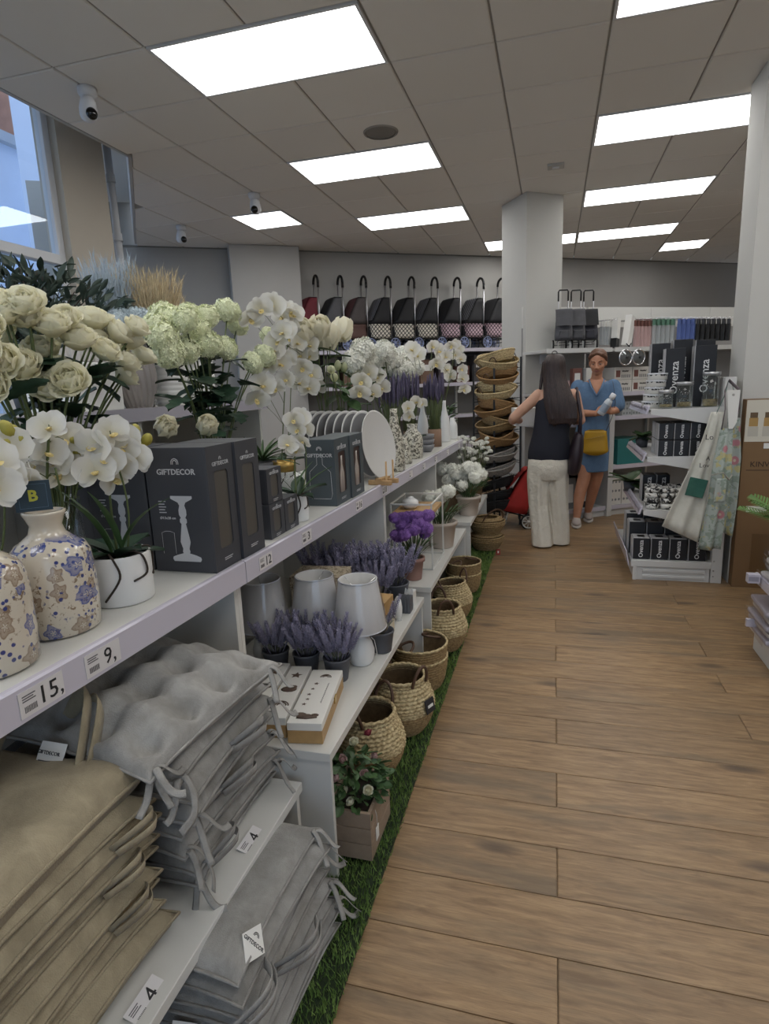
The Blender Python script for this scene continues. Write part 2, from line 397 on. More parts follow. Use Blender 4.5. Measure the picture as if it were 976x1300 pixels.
def lightlabel(x, y):
    row = {-2.145: 'left', .255: 'right', -.945: 'middle', -3.345: 'far left', 1.455: 'far right', 2.655: 'unseen right'}[round(x, 3)]
    if y < 2.9 or x > 2.6: return 'unseen white ceiling panel out of view, continuing the rows, added for lighting', 'unseen ceiling panels added for lighting'  # panels out of view carry on the rows, added to light the room
    return {(-2.145, 3.2): 'large glowing ceiling panel nearest on the left, above the roses', (-2.145, 5.0): 'second glowing ceiling panel of the left row, beside the round grille',
            (-2.145, 6.8): 'third glowing ceiling panel of the left row, left of the middle column', (.255, 3.2): 'glowing ceiling panel cut by the top edge of the photo, right row',
            (.255, 5.0): 'glowing ceiling panel touching the right column', (.255, 6.8): 'glowing ceiling panel of the right row, third from the top edge',
            (.255, 8.6): 'glowing ceiling panel of the right row, farthest long one', (-.945, 8.6): 'glowing ceiling panel half hidden behind the middle column',
            (-3.345, 6.2): 'square glowing ceiling panel before the pilaster', (1.455, 9.8): 'small square glowing ceiling panel far at the right'}[(round(x, 3), y)], 'ceiling light panels'
for (lx, ly), nn in lights.items():
    W_ = T6*nn; lb, gr = lightlabel(lx, ly)
    o = thing('ceiling_light', lb, 'ceiling light', (lx+W_/2, ly+.3, CZ), 0, gr); a, b = W_/2-.006, .294
    fr = MB(); fr.box(-a, a, -b, -b+.016, -.004, .012); fr.box(-a, a, b-.016, b, -.004, .012); fr.box(-a, -a+.016, -b+.016, b-.016, -.004, .012); fr.box(a-.016, a, -b+.016, b-.016, -.004, .012)
    fr.ob('frame', PVC, o); MB().box(-a+.016, a-.016, -b+.016, b-.016, 0, .008).ob('diffuser', EMIT, o)
# ceiling fittings
def seccam(x, y, lb, rz):
    o = thing('security_camera', lb, 'camera', (x, y, CZ), rz, 'ceiling security cameras')
    MB().lathe([(0, 0), (.055, 0), (.055, -.03), (.048, -.045), (.03, -.05), (0, -.05)], 20).ob('base', PVC, o)
    MB().lathe([(0, 0), (.03, 0), (.045, -.03), (.052, -.07), (.05, -.105), (.038, -.13), (.02, -.14), (0, -.142)], 20, TR((0, 0, -.04), (rad(14), 0, 0))).ob('housing', PVC, o)
    MB().ball((0, -.026, -.145), .034, 14, 8, None, (1, .8, 1)).ob('lens', M('camera_lens', (10, 10, 12), .1), o)
seccam(-2.734, 3.447, 'white dome camera on the ceiling nearest the big light panel', rad(60))
seccam(-2.752, 5.613, 'white dome camera beside the square ceiling panel', rad(10)); seccam(-4.0, 6.3, 'white dome camera close to the recess edge, farthest one', rad(70))
o = thing('ceiling_speaker', 'round flat grey speaker grille set in a ceiling tile', 'speaker', (-1.255, 4.706, CZ))
MB().lathe([(0, -.006), (.10, -.006), (.115, -.003), (.118, .002)], 32).ob('grille', M('speaker_grey', (128, 125, 122), .8, bump=.4, bs=400), o); MB().lathe([(.116, -.008), (.125, -.008), (.13, .002)], 32).ob('rim', GRID, o)
o = thing('smoke_detector', 'small square white detector on the ceiling before the middle column', 'detector', (-.02, 5.929, CZ))
MB().box(-.07, .07, -.06, .06, -.02, .002).ob('housing', M('detector_white', (176, 174, 170), .5), o, bevel=.006); MB().box(-.03, .03, -.02, .02, -.026, -.02).ob('lamp', PVC, o)
# ================================================================ LEFT DISPLAY: grass strip, benches, long shelf
t = NT('artificial_grass'); r_ = t.n('ShaderNodeObjectInfo').outputs['Random']
gn = t.noise(t.coord(), 35, 3); t.set(Base_Color=t.mix(lin((78, 110, 48)), lin((132, 158, 82)), t.ramp(gn, [(.3, 0), (.7, 1)])), Roughness=.7); TURF = t.m
gs = thing('artificial_grass', 'strip of green artificial grass along the foot of the white shelves', 'grass', (0, 0, 0))
MB().box(-1.35, -.472, .2, 5.45, 0, .012).ob('backing', M('grass_backing', (30, 44, 22), .9), gs)
NB = 42000
x = RNG.uniform(-.95, -.465, NB); y = .35+5.1*RNG.random(NB)**1.5
a = RNG.uniform(0, 2*PI, NB); h = RNG.uniform(.016, .03, NB); b_ = RNG.uniform(-.012, .012, (NB, 2)); wd = .0016+.0006*(y/2)
V3 = np.zeros((NB, 3, 3)); V3[:, 0] = np.stack([x-wd*np.cos(a), y-wd*np.sin(a), np.full(NB, .011)], 1); V3[:, 1] = np.stack([x+wd*np.cos(a), y+wd*np.sin(a), np.full(NB, .011)], 1); V3[:, 2] = np.stack([x+b_[:, 0], y+b_[:, 1], .011+h], 1)
me = bpy.data.meshes.new('grass_blades'); me.vertices.add(NB*3); me.vertices.foreach_set('co', V3.ravel()); me.loops.add(NB*3); me.loops.foreach_set('vertex_index', np.arange(NB*3, dtype=np.int32))
me.polygons.add(NB); me.polygons.foreach_set('loop_start', np.arange(0, NB*3, 3, dtype=np.int32)); me.update(calc_edges=True); me.materials.append(TURF)
tag(ob('grass_blades', me, gs), kind='stuff')

TAGP = M('price_card', (212, 209, 209), .35)
def pcard(parent, x, y, z, num, rot, s=1.0):
    """same, all pieces one level below the thing"""
    T = Matrix.Translation((x, y, z)) @ Euler(rot).to_matrix().to_4x4()
    MB().box(-.042*s, .042*s, -.021*s, .021*s, 0, .0012, T).ob('price_card', TAGP, parent)
    b = MB()
    for k in range(9): b.box((-.034+k*.0026)*s, (-.034+k*.0026+.0014)*s, -.014*s, -.004*s, .0012, .0016, T)
    for k in range(3): b.box(-.036*s, (-.012-.004*(k % 2))*s, (.004+k*.004)*s, (.0058+k*.004)*s, .0012, .0016, T)
    b.ob('small_print', M('grey_print_ink', (90, 88, 92), .6), parent)
    p = T @ Vector((.016*s, -.001*s, .0016))
    if num: ob('price_number', text_me(num, .042*s, INK, .0004), parent, p, Euler(rot))
# long top shelf: local frame with the front edge at x = 0, running along +y
SH = thing('display_shelf', 'long white shelving unit with lilac price rail carrying boxes and flowers', 'shelving', (-.85, .7, 0), rad(-1.43))
joints = [-1.1, .755, 2.2, 3.45, 4.76]; SZ = .98
for y0, y1 in zip(joints, joints[1:]):
    MB().box(-.64, -.012, y0+.001, y1-.001, SZ-.03, SZ).ob('shelf_board', WHITE, SH, bevel=.002)
    MB().prism([(-.012, SZ-.058), (.004, SZ-.06), (.004, SZ+.001), (-.002, SZ+.004), (-.012, SZ+.004)], y0+.002, y1-.002, 'y').ob('price_rail', RAILM, SH)
    MB().box(-.64, -.62, y0, y1, 0, SZ-.03).ob('back_panel', WHITE, SH)
for y0 in joints[1:4]:
    for d in (-.0185, .0005): MB().box(-.62, -.03, y0+d, y0+d+.018, .4385, SZ-.031).ob('divider_panel', WHITE, SH, bevel=.001)
MB().box(-.62, -.03, 4.735, 4.755, .4385, SZ-.031).ob('end_panel', WHITE, SH)
for yl, num in ((.055, '15,'), (.2, '9,'), (.87, '12'), (1.17, '3'), (1.72, '16'), (2.1, '13')):
    pcard(SH, .0045, yl, SZ-.029, num, R_PX, 1.1 if yl < .3 else .95)
for yl in (2.62, 2.95, 3.3, 3.72, 4.2): pcard(SH, .0045, yl, SZ-.029, '', R_PX, .9)
def bench(lb, y0, y1, z, xf, depth, group, th=.028, cards=()):
    o = thing('bench_shelf', lb, 'bench shelf', (xf, y0, 0), 0, group); L = y1-y0
    MB().box(-depth, 0, 0, L, z-th, z).ob('top_board', WHITE, o, bevel=.002)
    for yy in (.012, L-.03): MB().box(-depth, -.006, yy, yy+.018, 0, z-th).ob('side_panel', WHITE, o, bevel=.0015)
    MB().box(-depth, -depth+.016, .03, L-.03, 0, z-th).ob('back_panel', WHITE, o)
    MB().box(-depth+.02, -.012, .031, L-.031, z-th-.05, z-th-.001).ob('apron_rail', WHITE, o) if 0 else None
    return o
BZ = .437
b1 = bench('low white bench shelf at the front carrying the cushion stacks', .1, 1.395, .35, -.675, .55, 'white bench shelves')
bench('white bench shelf carrying lavender pots, lamps and painted boxes', 1.415, 2.72, BZ, -.592, .60, 'white bench shelves')
bench('white bench shelf under the purple flowers and tall wire frame', 2.86, 4.15, BZ, -.585, .60, 'white bench shelves')
bench('farthest white bench shelf behind the flat coiled baskets', 4.34, 5.5, BZ, -.575, .60, 'white bench shelves')
for yl in (1.155, 0.744):
    pcard(b1, -.032, yl-.1, .3505, '4,', (rad(18), 0, PI/2), 1.0)
# ================================================================ CUSHIONS
def fabric(name, c0, c1, sc=1):
    t = NT(name); v = t.coord(rnd=True); n1 = t.noise(v, 14*sc, 5, .65, .4); n2 = t.noise(t.coord((1, 1, 1)), 420, 2)
    cc_ = t.mix(lin(c0), lin(c1), t.ramp(n1, [(.35, 0), (.65, 1)])); hs = t.n('ShaderNodeHueSaturation', {'Color': cc_})
    t.l(t.n('ShaderNodeMapRange', {'Value': t.n('ShaderNodeObjectInfo').outputs['Random'], 'To Min': .92, 'To Max': 1.06}).outputs[0], hs.inputs['Value'])
    t.set(Base_Color=hs.outputs[0], Roughness=.92, Sheen_Weight=.15); ad = t.n('ShaderNodeMath', {0: n1, 1: n2}, operation='ADD').outputs[0]
    t.bump(ad, .35, .006); return t.m
GREYF = fabric('grey_cotton', (128, 126, 122), (154, 152, 148)); BEIGEF = fabric('beige_cotton', (138, 127, 104), (164, 152, 126)); DARKF = fabric('charcoal_cotton', (66, 68, 74), (84, 86, 92))
def snoise(seed):
    r = random.Random(seed); ws = [(r.uniform(-14, 14), r.uniform(-14, 14), r.uniform(0, 6.3)) for _ in range(7)]
    return lambda x, y: sum(sin(a*x+b*y+c) for a, b, c in ws)/7
def cushion_mesh(name, W, L, H, mat, seed, tuft=0, n=26, sag=0):
    nz = snoise(seed); nz2 = snoise(seed+91); b = MB()
    def outline(u, v):
        cu = 1-.06*(1-abs(v)**3)*1; cv = 1-.06*(1-abs(u)**3)
        return u*W/2*cu, v*L/2*cv
    def surf(s):
        def f(a, c):
            u = -1+2*a; v = -1+2*c; u = math.copysign(abs(u)**.8, u); v = math.copysign(abs(v)**.8, v)
            x, y = outline(u, v); pf = (max(0, 1-abs(u)**5)*max(0, 1-abs(v)**5))**.36 if not tuft else (max(0, 1-abs(u)**3.2)*max(0, 1-abs(v)**3.2))**.42
            z = s*H/2*pf*(1+.18*nz(x*1.0+s, y))
            if tuft and s > 0:
                k = 0
                for i in range(tuft):
                    for j in range(tuft):
                        px = W*(-.5+(i+.5)/tuft); py = L*(-.5+(j+.5)/tuft); d = math.hypot(x-px, y-py)
                        k = max(k, math.exp(-(d/.022)**2))
                gx = abs(((x/W+.5)*tuft) % 1-.5)*2; gy = abs(((y/L+.5)*tuft) % 1-.5)*2
                z += -k*.030+pf*.036*(min(gx, 1)*.5+gy*.5)
            z += pf*(.004 if s > 0 else .001)*nz2(2*x, 2*y)+(.010 if not tuft else .004)*nz2(.8*x, .8*y)+.0035*pf*abs(nz(2.6*x, 1.4*y))-sag*((x/W)**2); x += .006*nz(.9*y, x); y += .006*nz2(.9*x, y)
            return (x, y, z)
        return f
    b.grid(surf(1), n, n); b.f = [f[::-1] for f in b.f]; b.grid(surf(-1), n, n)
    pts = []
    for (u0, v0, u1, v1) in ((-1, -1, 1, -1), (1, -1, 1, 1), (1, 1, -1, 1), (-1, 1, -1, -1)):
        for k in range(12):
            u = u0+(u1-u0)*k/12; v = v0+(v1-v0)*k/12; x, y = outline(u, v); pts.append((x*1.005, y*1.005, .0025*nz2(3*x, 3*y)+(.010 if not tuft else .004)*nz2(.8*x, .8*y)-sag*((x/W)**2)))
    me = b.mesh(name, mat); pb_ = MB().tube(pts, .0035, 5, closed=True).mesh('piping', mat)
    return me, pb_
def tie_mesh(mat, seed, L=.13):
    """a pair of flat fabric ribbons that loop and droop from a corner"""
    r = random.Random(seed); b = MB()
    for k in range(2):
        dx, dy = r.uniform(.2, .8), r.uniform(-.9, .5); n = math.hypot(dx, dy); dx /= n; dy /= n; c = r.uniform(-.7, .7)
        pts = []
        for i in range(13):
            t_ = i/12; s_ = L*t_*.55
            pts.append((dx*s_+.05*c*sin(t_*3)*dy, dy*s_-.05*c*sin(t_*3)*dx, .012*sin(t_*6+k)-.06*t_*t_*(1 if k else .5)))
        b.tube(pts, .0075, 6, flat=(1, .16))
    return b.mesh('tie', mat)
def loop_mesh(mat, w=.1, h=.05):
    b = MB()
    for k in (0, 1): b.tube([(.012*k+.03*sin(PI*i/14), -w/2+w*i/14, h*(1-.25*k)*sin(PI*i/14)) for i in range(15)], .009, 6, flat=(.16, 1))
    return b.mesh('tie', mat)
CUS = {}
for nm, mt in (('grey', GREYF), ('beige', BEIGEF), ('dark', DARKF)):
    CUS[nm] = [cushion_mesh('cover', .42, .42, .062, mt, k+hash(nm) % 7 if 0 else k+len(nm)*5, 0) for k in range(3)]
CUS['tuft'] = [cushion_mesh('cover', .43, .45, .085, GREYF, 77, 4, 60)]
TIES = {nm: [tie_mesh(mt, k) for k in range(4)] for nm, mt in (('grey', GREYF), ('beige', BEIGEF))}
TIES['dark'] = TIES['grey']; TIES['tuft'] = TIES['grey']
LOOP = {'beige': loop_mesh(BEIGEF), 'grey': loop_mesh(GREYF, .12, .05)}
def care_tag(parent, loc, rot, s=1, txt=True):
    T = TR(loc, rot)
    b = MB(); b.grid(lambda u, v: (T @ Vector((-.022*s+.044*s*u, -.032*s+.064*s*v, .006*sin(v*3.5+u)))), 5, 6)
    b.ob('care_tag', PAPER, parent)
    k = MB()
    for i in range(6): k.box(-.017*s, (.017-.006*(i % 3))*s, (-.026+i*.006)*s, (-.0235+i*.006)*s, .006, .0075, T)
    k.ob('tag_print', M('grey_print_ink', (90, 88, 92), .6), parent)
    if txt: ob('tag_word', text_me('GIFTDECOR', .0075*s, INK), parent, T @ Vector((0, .018*s, .0076)), Euler(rot))
def cushion(kind, loc, rz, lb, gr, seed, tilt=(0, 0), ties=(0, 1), sc=(1, 1, 1)):
    me, pi_ = CUS[kind][seed % len(CUS[kind])]
    o = thing('seat_cushion', lb, 'cushion', loc, 0, gr, (tilt[0], tilt[1], rz)); o.scale = sc
    ob('cover', me, o); ob('piping', pi_, o)
    for k in ties:
        sx, sy = ((1, 1), (1, -1), (-1, 1), (-1, -1))[k]
        ob('tie', TIES[kind][(seed+k) % 4], o, (sx*.195, sy*.19, 0), (0, 0, jit(.5)-(0 if sy > 0 else .6)))
    return o
random.seed(21)
# beige stack, nearest: nine on the low bench
nb = 10; ords = 'lowest,second,third,fourth,fifth,sixth,seventh,eighth,ninth'.split(',')
for k in range(nb):
    z = .352+.021+k*.0395; top = k == nb-1
    o = cushion('beige', (-.945+jit(.012)+.010*math.sin(k*2.1), .655+jit(.012), z), jit(.05), 'topmost beige seat cushion of the front stack, with a ribbon loop' if top else f'beige piped seat cushion, {ords[k]} from the bottom of the front stack', 'beige cushions stacked at the front', k, (jit(.02), jit(.02)), (1,) if k%3==1 else (), (1, 1, 1.5 if top else 1.2))
    if k in (3, 5, 7): ob('tie', LOOP['beige'], o, (.19, .12+jit(.05), .01), (0, .5, .1))
    if top:
        ob('tie', LOOP['beige'], o, (.03, .2, .01), (0, 0, .9), 1.7); ob('tie', LOOP['beige'], o, (-.15, .16, .0), (.2, 0, .5), 1.3)
    if k in (6, 8): care_tag(o, (.10+.03*k-.2, .2, .02), (rad(70), 0, rad(15)), .9, False)
# grey stack behind it, under the long shelf; the tufted one lies on top
ng = 7; go = 'lowest,second,third,fourth,fifth,sixth,seventh'.split(',')
for k in range(ng):
    z = .352+.026+k*.055
    o = cushion('grey', (-.945+.009*k+jit(.012), 1.16-.014*k+jit(.010), z), jit(.06), f'grey cotton seat cushion, {go[k]} from the bottom of the stack below the long shelf', 'grey cushions stacked below the long shelf', k, (jit(.03), jit(.03)), (0,) if k%2 else (1,), (1, 1.0, 1.25))
    if k in (1, 3, 5): ob('tie', LOOP['grey'], o, (.2, -.05+jit(.12), 0), (0, .4, jit(.4)), 1.0)
    if k in (2, 4, 6): care_tag(o, (.02, -.215, -.005), (rad(75), 0, 0), .9, False)
o = cushion('tuft', (-.885, 1.065, .352+.026+ng*.055+.012), -.12, 'thick tufted grey seat cushion on top of the grey stack', 'grey cushions stacked below the long shelf', 0, (rad(3), rad(1.5)), (0, 1))
ob('tie', TIES['grey'][1], o, (.18, -.2, 0), (0, 0, .3), 1.0); care_tag(o, (-.02, -.245, -.01), (rad(62), 0, rad(6)), 1.3)
cushion('dark', (-1.10, .98, .352+.22), .1, 'dark charcoal cushion wedged between the beige and grey stacks', None, 1, (0, 0), (), (1, 1, 2.2))
# lower grey stack on the grass
nl = 8; lo = 'lowest,second,third,fourth,fifth,sixth,seventh,topmost'.split(',')
for k in range(nl):
    z = .014+.021+k*.0385
    o = cushion('grey', (-.755-.004*k+jit(.012), 1.06+jit(.015)-(.0 if k < 5 else .012), z), jit(.05), f'grey cotton cushion, {lo[k]} of the stack lying on the grass strip', 'grey cushions stacked on the grass', k+1, (jit(.03), jit(.02)), (0,) if k % 2 else (), (1.02, 1.08, .98))
    if k in (4, 6): ob('tie', LOOP['grey'], o, (.2, -.1+jit(.1), 0), (0, .4, jit(.4)), 1.3)
    if k == 7:
        tg = TR((.20, -.13, .012), (rad(18), rad(52), rad(20)))
        MB().prism([(-.034, 0), (0, -.04), (.034, 0), (0, .04)], 0, .001, 'z', tg).ob('swing_tag', PAPER, o)
        ob('tag_word', text_me('GIFTDECOR', .0105, INK), o, tg @ Vector((0, 0, .0014)), tg.to_euler())
        arch = MB()
        for r0 in (.0045, .0075): arch.tube([(r0*cos(PI*i/8), .013+r0*sin(PI*i/8), .0014) for i in range(9)], .0008, 4, tg)
        arch.ob('tag_logo', INK, o)
    if k == 3: care_tag(o, (.05, -.225, .0), (rad(70), 0, rad(4)), 1.2)
cushion('dark', (-.80, .62, .09), .05, 'dark charcoal cushion lying on the grass below the front bench', None, 2, (0, 0), (), (1, 1, 1.6))
# ================================================================ FLOWERS
ROSES = [(-1.196,1.147,1.636),(-1.166,1.174,1.657),(-1.183,1.192,1.632),(-1.160,1.232,1.611),(-1.157,1.305,1.584),(-1.213,1.427,1.599),(-1.219,1.247,1.563),(-1.136,1.063,1.529),(-1.194,1.166,1.519),(-1.197,1.268,1.511),(-1.120,1.225,1.487),(-1.173,1.465,1.612),(-1.136,1.503,1.627),(-1.172,1.567,1.554),(-1.156,1.470,1.533),(-1.205,1.431,1.641),(-1.157,1.056,1.598),(-1.133,1.014,1.546),(-1.168,1.291,1.631),(-1.146,1.377,1.561),(-1.153,1.038,1.483)]
VIB = [(-1.332,1.955,1.710),(-1.249,1.931,1.705),(-1.269,2.110,1.734),(-1.304,2.336,1.779),(-1.336,2.466,1.735),(-1.236,1.800,1.589),(-1.283,1.969,1.604),(-1.254,2.072,1.630),(-1.235,2.169,1.619),(-1.254,2.544,1.604),(-1.229,2.370,1.568),(-1.293,2.686,1.697),(-1.244,1.789,1.632),(-1.287,2.064,1.680)]
ORCH = [(-1.196,2.416,1.786),(-1.202,2.553,1.818),(-1.280,2.817,1.801),(-1.276,2.896,1.831),(-1.268,2.903,1.752),(-1.193,2.558,1.670),(-1.246,2.889,1.677),(-1.227,2.720,1.594),(-1.260,2.970,1.620),(-1.239,2.654,1.572),(-1.251,2.980,1.548),(-1.255,2.612,1.621),(-1.231,3.032,1.507),(-1.232,2.861,1.480),(-1.200,2.642,1.498),(-1.222,3.067,1.458),(-1.197,2.505,1.464),(-1.204,2.391,1.472),(-1.191,2.305,1.421),(-1.223,2.715,1.724)]
PEONY = [(-1.247,2.995,1.699),(-1.191,3.045,1.726),(-1.183,3.205,1.691),(-1.188,3.364,1.726),(-1.214,3.177,1.675)]
HYDW = [(-1.094,3.319,1.589),(-1.155,3.939,1.639),(-1.080,3.931,1.680),(-1.111,4.289,1.627),(-1.146,4.606,1.567),(-1.172,4.983,1.574),(-1.078,4.860,1.592),(-1.061,3.401,1.652),(-1.169,4.847,1.683)]
ORCB = [(-1.002,3.173,1.482),(-1.025,3.389,1.526),(-1.041,3.636,1.501),(-1.032,3.668,1.434),(-1.004,3.394,1.410),(-0.998,3.109,1.428)]
ORCC = [(-1.047,5.422,1.778),(-1.013,5.500,1.739),(-1.047,5.886,1.684),(-1.007,5.378,1.626),(-1.030,6.043,1.583),(-0.997,6.124,1.521),(-0.991,4.406,1.697),(-1.020,4.694,1.670)]
ORCD = [(-0.950,5.958,1.815),(-0.978,6.494,1.828),(-0.987,7.026,1.786),(-0.966,7.127,1.684),(-0.989,7.426,1.582),(-0.982,7.299,1.480),(-0.974,7.441,1.377),(-0.966,6.687,1.714)]
ORCE = [(-0.884,3.725,1.311),(-0.888,3.882,1.335),(-0.855,3.900,1.343),(-0.877,3.757,1.260),(-0.852,4.031,1.328)]
TUL = [(-1.088,2.939,1.540),(-1.130,3.151,1.562),(-1.123,3.234,1.555),(-1.118,3.306,1.582),(-1.108,3.034,1.502),(-1.112,3.337,1.538)]
ORC1 = [(-0.947,1.129,1.368),(-0.944,1.161,1.348),(-0.928,1.169,1.314),(-0.950,1.145,1.299),(-0.953,1.107,1.313),(-0.939,1.209,1.300),(-0.963,1.135,1.268),(-0.960,1.081,1.291)]
ORC2 = [(-0.991,1.007,1.391),(-1.019,1.069,1.364),(-1.017,1.016,1.342),(-1.049,1.112,1.322),(-1.025,1.044,1.313),(-1.015,1.091,1.289),(-1.049,1.016,1.317),(-1.013,1.036,1.285),(-1.012,0.956,1.296)]
ORC3 = [(-1.026,0.922,1.360),(-0.992,0.866,1.337),(-1.002,0.893,1.303),(-0.989,0.852,1.295)]
ORCS = [(-0.894,2.000,1.346),(-0.884,2.047,1.351),(-0.883,2.009,1.311),(-0.904,2.132,1.302),(-0.903,1.957,1.260),(-0.885,1.988,1.243),(-0.876,2.029,1.267)]
BUD1 = [(-0.960,1.198,1.370),(-0.952,1.222,1.373),(-0.946,1.250,1.346),(-0.957,1.237,1.325)]
BUD2 = [(-1.025,0.938,1.397),(-1.027,0.957,1.391),(-1.025,1.020,1.385),(-1.016,0.956,1.372),(-1.028,0.935,1.366),(-1.025,1.101,1.323),(-1.009,1.086,1.359)]
ARTI = [(-1.228,1.725,1.340),(-1.196,1.917,1.324),(-1.186,1.948,1.293)]
def petal_mat(name, c0, c1, rough=.6):
    t = NT(name); g = t.n('ShaderNodeTexCoord').outputs['Object']; ln = t.n('ShaderNodeVectorMath', {0: g}, operation='LENGTH').outputs['Value']
    n1 = t.noise(g, 120, 2); f = t.n('ShaderNodeMath', {0: ln, 1: 22.0}, operation='MULTIPLY').outputs[0]
    t.set(Base_Color=t.mix(lin(c0), lin(c1), t.ramp(f, [(.15, 0), (.8, 1)])), Roughness=rough, Subsurface_Weight=.1, Subsurface_Radius=(.01, .01, .008), Subsurface_Scale=.3)
    t.bump(n1, .15, .002); tl = t.n('ShaderNodeBsdfTranslucent', {'Color': (*lin(c1), 1)}); ms = t.n('ShaderNodeMixShader', {0: .38}); t.l(t.b.outputs[0], ms.inputs[1]); t.l(tl.outputs[0], ms.inputs[2]); t.l(ms.outputs[0], t.out.inputs['Surface']); return t.m
ROSEM = petal_mat('cream_rose_petal', (246, 240, 190), (246, 243, 222)); ORM = petal_mat('white_orchid_petal', (222, 216, 190), (230, 229, 224)); LIPM = M('orchid_lip_yellow', (216, 198, 140), .55)
VIBM = M('pale_green_floret', (232, 236, 200), .7, var=.06, vs_=30); HYDM = M('white_floret', (240, 240, 230), .7, var=.06, vs_=30); PALEB = M('pale_blue_floret', (184, 196, 202), .7, var=.1, vs_=30)
PEOM = petal_mat('cream_peony_petal', (236, 228, 190), (240, 236, 216)); TULM = petal_mat('green_white_tulip', (196, 204, 150), (222, 224, 196)); PURM = M('purple_floret', (132, 92, 164), .7, var=.3, vs_=40); MUM = M('small_white_daisy', (226, 226, 216), .7)
LEAFD = M('dark_green_leaf', (40, 64, 46), .5, var=.25, vs_=20, rnd=.15); LEAFM = M('mid_green_leaf', (66, 92, 54), .5, var=.25, vs_=20, rnd=.15); LEAFO = M('olive_leaf', (52, 66, 56), .55, var=.25, vs_=20, rnd=.15)
STEM = M('green_stem', (84, 96, 56), .6, var=.15); STEMB = M('brown_root', (52, 42, 34), .7, var=.2); BUDM = M('yellow_green_bud', (160, 152, 66), .55, var=.15, vs_=40); SOIL = M('dark_soil', (52, 44, 38), .95, var=.3, vs_=60, bump=.6, bs=120)
LAV = M('lavender_spike', (150, 146, 168), .85, var=.3, vs_=50, rnd=.12); LAVS = M('lavender_stem', (128, 130, 118), .8, var=.15); EUC = M('eucalyptus_leaf', (92, 116, 110), .7, var=.2, rnd=.1)
def petal(b, r, wid, cup, T, n=5, m=4, notch=0):
    """a cupped petal growing from the origin along +y"""
    def f(u, v):
        x = (u-.5)*2; wv = wid*math.sin(PI*min(1, .12+v*.80))**.6; y = r*v
        return (x*wv, y-notch*r*(1-x*x)*0, cup*r*(v*v)*.8+.25*wid*x*x*v-.0)
    b.grid(f, n, m, T)
def rose_mesh(sd):
    r = random.Random(sd); b = MB()
    for ring, (cnt, R, wd, tilt, off) in enumerate(((6, .050, .034, 34, .010), (6, .049, .032, 54, .016), (6, .046, .028, 68, .017), (5, .042, .024, 77, .014), (5, .038, .018, 83, .010), (4, .034, .013, 87, .006), (3, .031, .010, 89, .003))):
        for k in range(cnt):
            a = 2*PI*(k+.45*ring)/cnt+r.uniform(-.15, .15)
            T = TR((0, 0, -.012+.002*ring), (0, 0, a)) @ TR((0, off, 0), (rad(tilt+r.uniform(-7, 7)), 0, 0)); Rr = R*r.uniform(.9, 1.08)
            def f(u, v):
                x = (u-.5)*2; wv = wd*min(1, (.25+1.5*v))*(1-.55*max(0, v-.75)/.25*abs(x)); return (x*wv, Rr*v*(1-.10*x*x), Rr*(.42*v*v)*(1 if ring else .5)+.5*wv*x*x*.7-.12*Rr*max(0, v-.8)*5*(.6 if ring < 3 else 0))
            b.grid(f, 6, 6, T)
    return b.mesh('bloom', ROSEM)
def orchid_mesh(sd):
    r = random.Random(sd); b = MB()
    for a, R, wd, tl in ((0, .038, .015, 8), (125, .036, .014, 6), (-125, .036, .014, 6), (68, .042, .027, 16), (-68, .042, .027, 16)):
        T = TR((0, 0, 0), (0, 0, rad(a))) @ TR((0, .002, .001), (rad(tl+r.uniform(-8, 8)), 0, 0)); petal(b, R, wd, .12*r.uniform(-1, 1), T, 5, 5)
    me = b.mesh('bloom', ORM); l = MB()
    l.ball((0, -.004, .008), .006, 8, 5, None, (1, .8, 1.2))
    for a in (150, 210, 180): petal(l, .018, .006, .6, TR((0, 0, .004), (0, 0, rad(a))) @ TR((0, 0, 0), (rad(35), 0, 0)), 3, 4)
    return me, l.mesh('lip', LIPM)
def floret_head(name, R, mat, cnt, sz, flat=.8, sd=0):
    r = random.Random(sd); b = MB(); b.ball((0, 0, 0), R*.78, 12, 8, None, (1, 1, flat))
    for k in range(cnt):
        z = 1-2*(k+.5)/cnt; ph = k*2.39996
        d = Vector((math.sqrt(1-z*z)*cos(ph), math.sqrt(1-z*z)*sin(ph), z*flat)); q = d.to_track_quat('Z', 'Y').to_matrix().to_4x4()
        T = Matrix.Translation(d*R*r.uniform(.84, 1.04)) @ q @ TR((0, 0, 0), (r.uniform(-.4, .4), r.uniform(-.4, .4), r.uniform(0, 6)))
        s = sz*r.uniform(.8, 1.2)
        for j in range(4):
            a = PI/2*j; c, s_ = cos(a), sin(a)
            b.add([(0, 0, 0), (s*(c-.55*s_), s*(s_+.55*c), s*.25), (s*1.25*c, s*1.25*s_, s*.1), (s*(c+.55*s_), s*(s_-.55*c), s*.25)], [(0, 3, 2, 1)], False, T)
    return b.mesh(name, mat)
def leaf_mesh(L, W, mat, lobes=0, curl=.25, fold=.2, name='leaf'):
    b = MB()
    def f(u, v):
        x = (u-.5)*2; wv = W*math.sin(PI*min(1, .05+.95*v))**.8*(1+lobes*.28*sin(v*17))
        return (x*wv, L*v, fold*W*abs(x)-curl*L*v*v)
    b.grid(f, 5, 14 if lobes else 8); return b.mesh(name, mat)
ROSE_ME = [rose_mesh(k) for k in range(3)]; ORCH_ME = [orchid_mesh(k) for k in range(3)]
VIB_ME = floret_head('bloom', .048, VIBM, 230, .0075, .8, 1); HYD_ME = floret_head('bloom', .055, HYDM, 170, .011, .75, 2); PBL_ME = floret_head('bloom', .055, PALEB, 170, .011, .75, 3)
